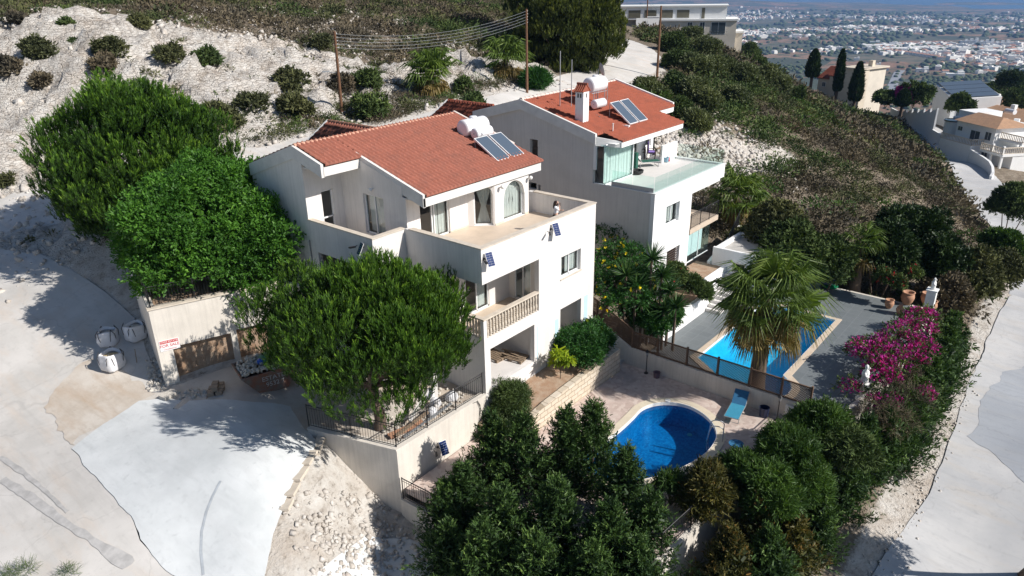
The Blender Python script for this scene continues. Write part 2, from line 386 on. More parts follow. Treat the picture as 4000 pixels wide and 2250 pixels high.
# outlines of the paved sheets on the ground
yard = [ath(u, v) for u, v in ((180,1130),(262,1068),(350,1010),(410,1002),(470,1010),(640,1012),(760,1030))]+[(-6.5,3.6),(-6.5,3.0)]+[ath(u, v) for u, v in ((812,1108),(775,1150),(735,1222),(708,1290),(690,1345),(675,1400),(668,1449),(660,1500),(560,1500),(430,1449),(350,1360),(330,1300),(270,1235),(215,1170))]
def ribbon(pts, w):
    L, R = [], []
    for i, p in enumerate(pts):
        a = pts[max(0, i-1)]; b = pts[min(len(pts)-1, i+1)]; d = Vector((b[0]-a[0], b[1]-a[1])).normalized(); ww = p[2] if len(p) > 2 else w
        L.append((p[0]-d.y*ww, p[1]+d.x*ww)); R.append((p[0]+d.y*ww, p[1]-d.x*ww))
    return L+R[::-1]
upper = ribbon([(-40,35,3),(-22,35,3),(-7,35.6,2.9),(-1,29.6,2.7),(5,23.4,2.4),(15,21.8,2.3),(30,22.5,2.5),(44,25.2,2.9),(55,27.2,3.3),(64,31.5,3.5),(72,38,3.5),(80,46,3.2),(90,56,3)], 3)
left = [(-45,-30),(-26,-30),(-17.5,-6),(-13.4,.5)]+[yard[-4], yard[-3], yard[-2], yard[-1], yard[0], yard[1], yard[2]]+[(-8.6,11.95),(-6.85,17.8),(-6.9,22),(-7.5,28),(-9,32.4),(-22,32),(-45,32)]
street = ribbon([(-34,-12,2.6),(-22,-8.5,2.4),(-14,-6.5,2.4),(-8,-8.5,2.4),(-2,-14.5,2.6),(4,-18.2,3.2),(12,-19.2,3.4)]+[(p.x+n.x*2.9, p.y+n.y*2.9, 2.9) for p, n in STL[::-1]], 3)
lower_ramp = [ath(u, v) for u, v in ((860,1390),(920,1345),(1020,1350),(1090,1380),(1150,1430),(1160,1500),(760,1500),(790,1449))]
court = [(p.x+n.x*5.9, p.y+n.y*5.9) for p, n in STL[3:8]]+[(p.x+n.x*26, p.y+n.y*26) for p, n in STL[3:8][::-1]]
apron = [ath(345,1011),(-8.5,11.9),(-7.0,11.4),(-5.5,10.9),(-4.3,9.5),(-4.5,6),(-5.6,4.2),(-6.55,3.9)]+[ath(u, v) for u, v in ((806,1096),(764,1042),(640,1024),(470,1022),(400,1014))]
SHEETS = [apron, yard, upper, left, street, lower_ramp, court]

# ------------------------------------------------------------------ ground sheet
def axis(a, b, step, lo, hi, g=1.12):
    c = list(np.arange(a, b+1e-6, step)); s = step; x = b
    while x < hi: s *= g; x += s; c.append(x)
    s = step; x = a; pre = []
    while x > lo: s *= g; x -= s; pre.append(x)
    return np.array(pre[::-1]+c)
xs = np.unique(np.concatenate([axis(-30, 60, .5, -400, 60), axis(60, 200, .8, 60, 900, 1.06)])); ys = axis(-28, 90, .55, -900, 1200, 1.1)
GX, GY = np.meshgrid(xs, ys, indexing='ij'); gx, gy = GX.ravel(), GY.ravel(); gh = H(gx, gy)
paved = np.zeros(len(gx), bool)
for s in SHEETS: paved |= inside(s, gx, gy)
pm = paved.reshape(GX.shape).astype(float)
for _ in range(2):
    q = pm.copy(); q[1:] = np.maximum(q[1:], pm[:-1]*.8); q[:-1] = np.maximum(q[:-1], pm[1:]*.8); q[:, 1:] = np.maximum(q[:, 1:], pm[:, :-1]*.8); q[:, :-1] = np.maximum(q[:, :-1], pm[:, 1:]*.8); pm = q
pm = pm.ravel()
bare = np.zeros(len(gx))              # bare limestone (1) or brown soil (0)
def blob(x, y, r, ry=None, k=1.0):
    global bare; d = np.hypot((gx-x)/r, (gy-y)/(ry or r)); bare = np.maximum(bare, np.clip((1.25-d)*2.2, 0, 1)*k)
# cut rock face above the upper road: everything between the road and a diagonal tree line
edge = np.interp(gx, [-60,-15,0,8,16,26,40], [74,70,62,56,50,41,33])+6*(fbm(gx/9, gy/9, 3)-.5)*2
bare = np.clip((edge-gy)/3.0, 0, 1)*np.clip((gy-24)/2, 0, 1)*np.clip((46-gx)/6, 0, 1)
blob(-8,8,16,18); blob(-10,-3,12,7); blob(-20,0,24,26); blob(34,15,9,5.5,.62); blob(41,10,9,5,.62); blob(29,19,5,2.5); blob(48,7,5,3,.9); blob(28,24,30,4.5,.8); blob(12,-16.3,26,2.0,1.0); blob(44,-15,28,1.2,.6)
blob(64,-24,14,8,.5); blob(62,24,9,3,.6)
rough = bare*(1-pm)
ridge = 1-np.abs(2*fbm(gx/2.6, gy/2.6, 11)-1)
led = np.floor((gh+1.2*fbm(gx/4, gy/4, 5))*1.8)/1.8-gh
cut = np.clip((gy-27)/3, 0, 1)
gz = gh+rough*((fbm(gx/.9, gy/.9, 2)-.5)*.30+cut*((ridge-.75)*2.3+led*1.3+(fbm(gx/7, gy/7, 9)-.5)*1.6))+(1-pm)*(1-bare)*((fbm(gx/3, gy/3, 8)-.5)*.6)
scree = np.clip(1.3-np.hypot((gx-37)/14, (gy-13)/7.5), 0, 1)*(1-pm); gz += scree*(fbm(gx/1.1, gy/1.1, 21, 3)-.5)*1.3
wash = np.clip(1.2-np.hypot((gx+8.2)/3.4, (gy+.4)/2.2), 0, 1)*(1-pm); gz += wash*(fbm(gx/.7, gy/.7, 31, 3)-.5)*.7
gz -= np.where(paved, .07, 0)
for pl in ([(-4.3,-.6),(-4.3,-2.6),(-1.4,-9.2),(8.9,-10.0),(8.9,-.4)],[(9.5,-2.2),(9.5,-11.2),(14,-11.9),(25.2,-12.0),(25.2,-2.2)]): gz = np.where(inside(pl, gx, gy), np.minimum(gz, -10.8), gz)
nx, ny = GX.shape; I = np.arange(nx*ny).reshape(nx, ny)
F = np.stack([I[:-1, :-1], I[1:, :-1], I[1:, 1:], I[:-1, 1:]], -1).reshape(-1, 4)
m, nt, out = newmat('limestone_and_scrub_soil'); b = nt.nodes.new('ShaderNodeBsdfPrincipled'); nt.links.new(b.outputs[0], out.inputs[0]); b.inputs['Roughness'].default_value = .95; b.inputs['Specular IOR Level'].default_value = .1
p = coords(nt, 'Pos'); at_ = nt.nodes.new('ShaderNodeAttribute'); at_.attribute_name = 'bare'
n_big = noise(nt, p, .35, 5, .6); n_mid = noise(nt, p, 1.6, 8, .7); n_fin = noise(nt, p, 7, 6, .75)
rock = ramp(nt, n_mid, [(.30, (.36, .31, .26)), (.46, (.62, .575, .52)), (.70, (.76, .735, .69))])
rock = mixc(nt, ramp(nt, n_big, [(.5, (0, 0, 0)), (.72, (.55, .55, .55))]), rock, (.50, .40, .31))
vz_ = nt.nodes.new('ShaderNodeTexVoronoi'); vz_.feature = 'DISTANCE_TO_EDGE'; vz_.inputs['Scale'].default_value = 2.1
mp = nt.nodes.new('ShaderNodeMapping'); mp.inputs['Scale'].default_value = (1, 1, 2.6); nt.links.new(p, mp.inputs[0])
ws = nt.nodes.new('ShaderNodeVectorMath'); ws.operation = 'MULTIPLY_ADD'; nz = nt.nodes.new('ShaderNodeTexNoise'); nz.inputs['Scale'].default_value = 1.1; nt.links.new(p, nz.inputs['Vector'])
nt.links.new(nz.outputs['Color'], ws.inputs[0]); ws.inputs[1].default_value = (1.2, 1.2, 1.2); nt.links.new(mp.outputs[0], ws.inputs[2]); nt.links.new(ws.outputs[0], vz_.inputs['Vector'])
crk = ramp(nt, vz_.outputs['Distance'], [(0, (.50, .45, .40)), (.09, (1, 1, 1))])
sy = nt.nodes.new('ShaderNodeSeparateXYZ'); nt.links.new(p, sy.inputs[0]); yr = nt.nodes.new('ShaderNodeMapRange'); yr.inputs[1].default_value = 24; yr.inputs[2].default_value = 27; nt.links.new(sy.outputs[1], yr.inputs[0])
cf = nt.nodes.new('ShaderNodeMath'); cf.operation = 'MULTIPLY'; nt.links.new(yr.outputs[0], cf.inputs[0]); nt.links.new(ramp(nt, n_big, [(.42, (.0, .0, .0)), (.60, (.55, .55, .55))]), cf.inputs[1])
rock = mixc(nt, cf.outputs[0], rock, crk, 'MULTIPLY')
strat = noise(nt, coords(nt, 'Pos', scale=(1, 1, 3.2), rot=(.35, .1, 0)), 2.6, 9, .8)
rock = mixc(nt, ramp(nt, strat, [(.34, (1, 1, 1)), (.45, (0, 0, 0))]), rock, (.20, .17, .14))
soil = ramp(nt, n_mid, [(.3, (.15, .12, .09)), (.52, (.25, .205, .155)), (.72, (.44, .38, .31))])
cm = nt.nodes.new('ShaderNodeMath'); cm.operation = 'ADD'; nt.links.new(at_.outputs['Fac'], cm.inputs[0])
mm = nt.nodes.new('ShaderNodeMath'); mm.operation = 'MULTIPLY_ADD'; mm.inputs[1].default_value = .9; mm.inputs[2].default_value = -.45; nt.links.new(n_fin, mm.inputs[0]); nt.links.new(mm.outputs[0], cm.inputs[1])
fac = ramp(nt, cm.outputs[0], [(.35, (0, 0, 0)), (.6, (1, 1, 1))])
nt.links.new(mixc(nt, fac, soil, rock), b.inputs['Base Color'])
bp = nt.nodes.new('ShaderNodeBump'); bp.inputs['Strength'].default_value = .9; bp.inputs['Distance'].default_value = .18
h0 = nt.nodes.new('ShaderNodeMath'); h0.operation = 'MULTIPLY_ADD'; ck = nt.nodes.new('ShaderNodeMath'); ck.operation = 'MULTIPLY'; nt.links.new(crk, ck.inputs[0]); nt.links.new(yr.outputs[0], ck.inputs[1]); nt.links.new(ck.outputs[0], h0.inputs[0]); h0.inputs[1].default_value = .8; nt.links.new(n_fin, h0.inputs[2]); nt.links.new(h0.outputs[0], bp.inputs['Height']); nt.links.new(bp.outputs[0], b.inputs['Normal'])
ground = struct(np_mesh('ground', np.stack([gx, gy, gz], -1), F, m))
av = ground.data.attributes.new('bare', 'FLOAT', 'POINT'); av.data.foreach_set('value', bare.astype(np.float32))

def sheet(name, poly, mat, dz=.0, step=1.0, hf=H, nm=None):
    bm = bmesh.new(); vs = [bm.verts.new((x, y, 0)) for x, y in poly]; bm.faces.new(vs)
    x0, x1 = min(p[0] for p in poly), max(p[0] for p in poly); y0, y1 = min(p[1] for p in poly), max(p[1] for p in poly)
    for ax, a, b_ in ((0, x0, x1), (1, y0, y1)):
        k = math.ceil(a/step)*step
        while k < b_:
            no = (1, 0, 0) if ax == 0 else (0, 1, 0); co = (k, 0, 0) if ax == 0 else (0, k, 0)
            bmesh.ops.bisect_plane(bm, geom=bm.verts[:]+bm.edges[:]+bm.faces[:], plane_co=co, plane_no=no); k += step
    X = np.array([v.co.x for v in bm.verts]); Y = np.array([v.co.y for v in bm.verts]); Z = hf(X, Y)+dz
    for v, z in zip(bm.verts, Z): v.co.z = z
    bmesh.ops.triangulate(bm, faces=[f for f in bm.faces if len(f.verts) > 4])
    bmesh.ops.recalc_face_normals(bm, faces=bm.faces)
    if sum(f.normal.z for f in bm.faces) < 0: bmesh.ops.reverse_faces(bm, faces=bm.faces)
    me = bpy.data.meshes.new(name); bm.to_mesh(me); bm.free(); return struct(link_mesh(name, me, mat, None, None, True))

def pavemat(name, c1, c2, dirt, dirt_amt=.5, warp=.16, cracks=True, bump=.15, tracks=None):
    m, nt, out = newmat(name); b = nt.nodes.new('ShaderNodeBsdfPrincipled'); nt.links.new(b.outputs[0], out.inputs[0]); b.inputs['Roughness'].default_value = .92; b.inputs['Specular IOR Level'].default_value = .15
    p = coords(nt, 'Pos'); a = noise(nt, p, warp, 6, .6); f = noise(nt, p, 3.5, 8, .7); g = noise(nt, coords(nt, 'Pos', scale=(1, .25, 1), rot=(0, 0, .9)), 1.1, 5, .65)
    col = ramp(nt, a, [(.33, tuple(x*.93 for x in c1)), (.64, c2)])
    col = mixc(nt, ramp(nt, g, [(.5, (0, 0, 0)), (.75, (dirt_amt,)*3)]), col, dirt)
    col = mixc(nt, ramp(nt, f, [(.56, (0, 0, 0)), (.75, (.6, .6, .6))]), col, tuple(x*.72 for x in c1))
    col = mixc(nt, ramp(nt, noise(nt, coords(nt, 'Pos', scale=(1, .12, 1), rot=(0, 0, 1.25)), 2.6, 6, .7), [(.52, (0, 0, 0)), (.72, (.5, .5, .5))]), col, tuple(x*.80 for x in c1))
    if cracks:
        v = nt.nodes.new('ShaderNodeTexVoronoi'); v.feature = 'DISTANCE_TO_EDGE'; v.inputs['Scale'].default_value = .22
        ws = nt.nodes.new('ShaderNodeVectorMath'); ws.operation = 'MULTIPLY_ADD'; nz = nt.nodes.new('ShaderNodeTexNoise'); nz.inputs['Scale'].default_value = .9; nz.inputs['Detail'].default_value = 6
        nt.links.new(p, nz.inputs['Vector']); nt.links.new(nz.outputs['Color'], ws.inputs[0]); ws.inputs[1].default_value = (1.6, 1.6, 0); nt.links.new(p, ws.inputs[2]); nt.links.new(ws.outputs[0], v.inputs['Vector'])
        col = mixc(nt, ramp(nt, v.outputs['Distance'], [(0, (.30, .30, .30)), (.008, (0, 0, 0))]), col, tuple(x*.6 for x in c1))
    nt.links.new(col, b.inputs['Base Color'])
    bp = nt.nodes.new('ShaderNodeBump'); bp.inputs['Strength'].default_value = bump; bp.inputs['Distance'].default_value = .03; nt.links.new(f, bp.inputs['Height']); nt.links.new(bp.outputs[0], b.inputs['Normal'])
    return m
M['road'] = pavemat('dusty_pale_road', (.54, .52, .49), (.64, .615, .585), (.58, .49, .41), .7, .35)
M['yard'] = pavemat('fresh_white_concrete', (.575, .60, .605), (.66, .68, .685), (.53, .54, .54), .6, .5, False)
M['street'] = pavemat('grey_white_street', (.45, .455, .465), (.54, .535, .53), (.50, .45, .39), .6, .3)
M['streetg'] = pavemat('blue_grey_asphalt', (.33, .35, .385), (.38, .40, .43), (.42, .41, .39), .4, .2, True)
M['dirt'] = pavemat('orange_beige_dirt', (.50, .42, .34), (.60, .55, .49), (.44, .32, .22), .7, .45, False, .5)
sheet('left_road', ragged(left, .12, .8, 1), M['road'])
M['dirt2'] = pavemat('dusty_grey_yard', (.50,.46,.41), (.60,.56,.51), (.42,.33,.25), .7, .5, False, .5)
sheet('apron', apron, M['dirt2'], .012, .5)
sheet('upper_road', ragged(upper, .25, .6, 2), M['road'], .004)
sheet('driveway', ragged(yard, .14, .25, 3), M['yard'], .03, .5)
sheet('street', ragged(street, .16, .6, 4), M['street'], .008)
sheet('villa_forecourt', court, M['street'], .004)
sheet('ramp_foot', lower_ramp, M['yard'], .0, .5)
dirtp = [ath(u, v) for u, v in ((130,1065),(118,1000),(150,950),(230,905),(330,960),(395,990),(345,1008),(262,1064),(178,1126))]
sheet('dirt_patch', ragged(dirtp, .7, .25, 5), M['dirt'], .02, .5)
gp = [ath(u, v) for u, v in ((2440,1100),(2470,1010),(2530,940),(2600,900),(2600,1230),(2560,1200),(2490,1130))]
M['track'] = simple('grey_tyre_dust', (.505,.492,.478), .95, .15, 2.5)
for tr, w_ in ((((5,1206),(90,1262),(175,1322),(255,1375),(325,1419)),.16),(((0,1150),(60,1190),(120,1240),(170,1290)),.10)):
    pl = [ath(u, v) for u, v in tr]; sheet('tyre_track', ragged(ribbon(pl, w_), .16, .12, 7), M['track'], .022, .5)
sheet('tyre_track', ribbon([ath(u, v) for u, v in ((556,1212),(536,1250),(520,1290),(508,1340),(506,1390),(512,1449))], .045), simple('dark_tyre_mark', (.46,.495,.53), .95, .15, 3), .045, .5)
sheet('asphalt_patch', ragged(gp, .4, .4, 6), M['streetg'], .02, .8)

# ------------------------------------------------------------------ far plain, sea
def plain_z(x): return -178-102*np.clip((np.asarray(x, float)-400)/7600, 0, 1)
px = axis(300, 1500, 60, 280, 9200, 1.05); py = axis(-600, 1500, 80, -4000, 8000, 1.08); PX, PY = np.meshgrid(px, py, indexing='ij')
pz = plain_z(PX)+(fbm(PX/700, PY/700, 40)-.5)*26
hillm = np.exp(-(((PX-7300)/1100)**2+((PY-3900)/1500)**2)); pz = pz+hillm*90+np.clip(1-np.hypot((PX-5600)/900, (PY-3300)/500), 0, 1)*50
nx, ny = PX.shape; I = np.arange(nx*ny).reshape(nx, ny); F = np.stack([I[:-1, :-1], I[1:, :-1], I[1:, 1:], I[:-1, 1:]], -1).reshape(-1, 4)
m, nt, out = newmat('plain_fields_and_orchards'); b = nt.nodes.new('ShaderNodeBsdfPrincipled'); nt.links.new(b.outputs[0], out.inputs[0]); b.inputs['Roughness'].default_value = 1
p = coords(nt, 'Pos'); v = nt.nodes.new('ShaderNodeTexVoronoi'); v.inputs['Scale'].default_value = .006; nt.links.new(p, v.inputs['Vector'])
sep = nt.nodes.new('ShaderNodeSeparateColor'); nt.links.new(v.outputs['Color'], sep.inputs[0])
fld = ramp(nt, sep.outputs[0], [(0, (.035, .05, .025)), (.3, (.055, .06, .03)), (.38, (.25, .135, .075)), (.62, (.27, .165, .10)), (.75, (.05, .065, .03)), (1, (.16, .13, .085))])
n1 = noise(nt, p, .02, 8, .75); fld = mixc(nt, ramp(nt, n1, [(.49, (0, 0, 0)), (.57, (1, 1, 1))]), fld, (.05, .065, .032))
nt.links.new(fld, b.inputs['Base Color'])
struct(np_mesh('coastal_plain', np.stack([PX.ravel(), PY.ravel(), pz.ravel()], -1), F, m))
m = simple('sea_water', (.03, .10, .17), .35, .05, .0005)
s = MB(); s.quad((6500,-12000,-281),(21000,-12000,-281),(21000,16000,-281),(6500,16000,-281)); struct(s.build('sea', m))

# town on the plain
M['twall'] = simple('far_house_white', (.80, .78, .74), .9, .03, .1); M['troof'] = simple('far_house_tile_roof', (.46, .25, .17), .9, .1, .1)
M['ttan'] = simple('far_house_cream', (.68, .60, .50), .9, .05, .1)
def town_house(kind):
    b = MB(); fm = []
    def q(mi, n0): fm.extend([mi]*(len(b.f)-n0))
    n0 = 0
    if kind == 0: b.box(-6,6,-5,5,-3,6); b.box(-3,6,-5,2,6,7.2); q(0, 0)
    elif kind == 1:
        b.box(-7,7,-5,5,-3,5.6); q(0, 0); n0 = len(b.f); b.add([(-7.6,-5.6,5.6),(7.6,-5.6,5.6),(7.6,5.6,5.6),(-7.6,5.6,5.6),(-3,0,8.2),(3,0,8.2)], [(0,1,5,4),(1,2,5),(2,3,4,5),(3,0,4),(3,2,1,0)]); q(1, n0)
    elif kind == 2: b.box(-14,14,-6,6,-3,9.5); b.box(-4,3,-3,3,9.5,12); q(0, 0)
    elif kind == 3:
        b.box(-6,6,-4.5,4.5,-3,3.4); q(0, 0); n0 = len(b.f); b.add([(-6.5,-5,3.4),(6.5,-5,3.4),(6.5,5,3.4),(-6.5,5,3.4),(-6.5,0,5.6),(6.5,0,5.6)], [(0,1,5,4),(2,3,4,5),(1,2,5),(3,0,4)]); q(1, n0)
    elif kind == 4: b.box(-38,38,-16,16,-3,8); q(0, 0)
    else: b.box(-5,1,-5,5,-3,6.5); b.box(1,7,-4,4,-3,3.4); q(0, 0)
    return b, fm
TW = []
for k in range(6):
    b, fm = town_house(k); me = bpy.data.meshes.new('town_house'); me.from_pydata(b.v, [], b.f); me.materials.append(M['twall']); me.materials.append(M['troof'])
    me.polygons.foreach_set('material_index', fm); me.update(); TW.append((b, fm, me))
def town_samples(n, seed, vlo, vhi):
    r = np.random.default_rng(seed); res = []
    while len(res) < n:
        v = r.uniform(vlo, vhi, 4000); a = np.radians(r.uniform(-2, 38, 4000)); dz = 215+r.uniform(0, 1, 4000)*30
        dist = dz*FPX/(v*KD+72); x = CAM[0]+dist*np.cos(a); y = CAM[1]+dist*np.sin(a)
        dn = fbm(x/520, y/520, 60, 3); dens = np.clip((dn-.42)*5, 0, 1)*np.interp(v, [0,14,30,110,150,230,400], [0,.15,1,1,.25,.10,.08])
        ok = (r.uniform(0, 1, 4000) < dens) & (x > 520) & (x < 8300); res += list(zip(x[ok], y[ok], v[ok]))
    return res[:n]
pzf = lambda x, y: float(plain_z(x)+(fbm(np.array([x/700]), np.array([y/700]), 40)[0]-.5)*26+np.exp(-(((x-7300)/1100)**2+((y-3900)/1500)**2))*90+max(0, 1-math.hypot((x-5600)/900, (y-3300)/500))*50)
near = sorted(town_samples(2600, 5, 18, 330), key=lambda q: math.hypot(q[0], q[1]))
# the rows one can tell apart: white terrace blocks, red-roofed row, long warehouses
for u, v in ((2430,150),(2440,150),(2452,152),(2462,149),(2474,153),(2486,151),(2498,155),(2510,152),(2522,156)): near.append((*at(u-60, v+22, -205).xy, -1))
LAB = {0: ('flat roofed white house among trees on the far plain', 'flat roofed houses on the plain'), 1: ('hip roofed white house with tiled roof on the far plain', 'hip roofed houses on the plain'),
       2: ('long white apartment block on the far plain', 'apartment blocks on the plain'), 3: ('small gabled cottage with tiled roof on the far plain', 'gabled cottages on the plain'),
       4: ('long low white warehouse on the far plain', 'warehouses on the plain'), 5: ('stepped white house of two heights on the far plain', 'stepped houses on the plain')}
r = np.random.default_rng(3)
for i, (x, y, v) in enumerate(near[:290]):
    k = int(r.choice([0,1,3,5,2], p=[.3,.27,.18,.17,.08])); b_, fm, me = TW[k]
    o = bpy.data.objects.new('town_house' if k != 2 else 'apartment_block', me); COL.objects.link(o); o.location = (x, y, pzf(x, y)); o.rotation_euler.z = float(r.uniform(0, 3.14)); sc = float(r.uniform(.8, 1.25)); o.scale = (sc, sc, sc)
    tag(o, LAB[k][0], 'house' if k != 2 else 'apartment block', LAB[k][1])
for u, v, rz in ((2215,128,-.1),(2262,137,-.1),(2330,133,-.1),(2390,137,-.05),(2520,147,0)):
    p_ = at(u, v, -222); o = bpy.data.objects.new('warehouse', TW[4][2]); COL.objects.link(o); o.location = (p_.x, p_.y, pzf(p_.x, p_.y)); o.rotation_euler.z = -.75+rz; o.scale = (1.6,1,1); tag(o, LAB[4][0], 'warehouse', LAB[4][1])
V, FF, fmi = [], [], []
far_t = near[290:-9]+town_samples(3600, 9, 14, 95)
tb = MB(); fmi = []
for (x, y, v) in far_t:
    k = int(r.choice([0,1,3,5,2], p=[.35,.2,.15,.22,.08])); b_, fm, me = TW[k]; sc = r.uniform(.8, 1.35); tb.T = Matrix.Translation((x, y, pzf(x, y))) @ Matrix.Rotation(r.uniform(0, 3.14), 4, 'Z') @ Matrix.Scale(sc, 4); tb.add(b_.v, b_.f); fmi += fm
me = bpy.data.meshes.new('distant_town'); me.from_pydata(tb.v, [], tb.f); me.materials.append(M['twall']); me.materials.append(M['troof']); me.polygons.foreach_set('material_index', fmi); me.update()
o = bpy.data.objects.new('distant_town', me); COL.objects.link(o); tag(o, 'white houses of the far town merging toward the sea', 'town', None, 'stuff')
# trees of the plain
def icoblob():
    bm = bmesh.new(); bmesh.ops.create_icosphere(bm, subdivisions=1, radius=1); v = np.array([q.co[:] for q in bm.verts]); f = np.array([[q.index for q in ff.verts] for ff in bm.faces]); bm.free(); return v, f
ICO_V, ICO_F = icoblob()
def blobs(C, R, rg, jit=.22):
    n = len(C); V = ICO_V[None]*R[:, None, :]*(1+rg.uniform(-jit, jit, (n, len(ICO_V), 1)))+C[:, None, :]
    F = ICO_F[None]+(np.arange(n)*len(ICO_V))[:, None, None]; return V.reshape(-1, 3), F.reshape(-1, 3)
r = np.random.default_rng(12); n = 26000
v = r.uniform(16, 360, n)**1.0; a = np.radians(r.uniform(-2, 38, n)); dist = 230*FPX/(v*KD+72); x = CAM[0]+dist*np.cos(a); y = CAM[1]+dist*np.sin(a)
den = fbm(x/260, y/260, 77, 3); ok = (r.uniform(0, 1, n) < np.clip((den-.36)*4.5, .05, 1)) & (x > 330) & (x < 8300); x, y, v = x[ok], y[ok], v[ok]; dist = np.hypot(x, y)
z = plain_z(x)+(fbm(x/700, y/700, 40)-.5)*26+np.exp(-(((x-7300)/1100)**2+((y-3900)/1500)**2))*90+np.clip(1-np.hypot((x-5600)/900, (y-3300)/500), 0, 1)*50
sz = r.uniform(2.2, 5.2, len(x))*np.clip(dist/1600, 1, 3); V, F = blobs(np.stack([x, y, z+sz*.4], -1), np.stack([sz*1.25, sz*1.25, sz*.8], -1), r)
M['ftree'] = simple('far_orchard_foliage', (.075, .10, .04), .95, .25, .05, c2=(.035, .055, .028))
o = np_mesh('orchard_trees', V, F, M['ftree']); tag(o, 'dark green orchard and roadside trees over the far plain', 'trees', None, 'stuff')
# ------------------------------------------------------------------ building helpers
def tile_roof(O, u, ulen, s3, slen, name, mat, parent, pitch=.24, course=.37, amp=.085, lift=.05):
    """barrel tiles: u along the eave, s3 the 3D direction up the slope"""
    O = Vector(O); u = Vector(u).normalized(); s3 = Vector(s3).normalized(); nn = u.cross(s3)
    if nn.z < 0: nn = -nn
    per = 8; nu = int(round(ulen/pitch))*per; nc = int(math.ceil(slen/course))
    U = np.linspace(0, ulen, nu+1); ph = (np.arange(nu+1) % per)/per
    prof = np.where(ph < .62, np.sin(ph/.62*math.pi)*amp, -np.sin((ph-.62)/.38*math.pi)*amp*.45)
    V = []; rgx = np.random.default_rng(int(abs(O.x*10)+abs(O.y*10)))
    for c in range(nc):
        jit = np.repeat(rgx.uniform(-.012, .012, nu//per+1), per)[:nu+1]
        for a, l in ((c*course, lift), (min(slen, (c+1)*course+.02), 0)):
            for i in range(nu+1):
                p = O+u*U[i]+s3*max(0, a+(jit[i] if 0 < c else 0))+nn*(prof[i]+l); V.append(p[:])
    F = []; w_ = nu+1
    for r_ in range(2*nc-1):
        for i in range(nu): F.append((r_*w_+i, r_*w_+i+1, (r_+1)*w_+i+1, (r_+1)*w_+i))
    # front lip of the first course
    b0 = len(V)
    for i in range(nu+1): V.append((O+u*U[i]-nn*.05)[:])
    for i in range(nu): F.append((b0+i, b0+i+1, i+1, i))
    return np_mesh(name, V, F, mat, parent)
def cap_tiles(pts, r, mat, parent, step=.38, name='ridge_tiles'):
    b = MB()
    for a, c in zip(pts[:-1], pts[1:]):
        a = Vector(a); c = Vector(c); L = (c-a).length; n = max(1, int(L/step)); d = (c-a)/n
        for i in range(n): b.cyl(a+d*i, a+d*(i+1.06), r*1.12, r*.92, 10)
    return b.build(name, mat, parent)
def verge(a, b_, wv, h, up, mat, parent, name='verge_board'):
    """sloping board from a to b; w vector across, h down, up above"""
    a = Vector(a); b_ = Vector(b_); wv = Vector(wv); m_ = MB()
    m_.hexa([a-Vector((0,0,h)), b_-Vector((0,0,h)), b_+wv-Vector((0,0,h)), a+wv-Vector((0,0,h))], [a+Vector((0,0,up)), b_+Vector((0,0,up)), b_+wv+Vector((0,0,up)), a+wv+Vector((0,0,up))])
    return m_.build(name, mat, parent)
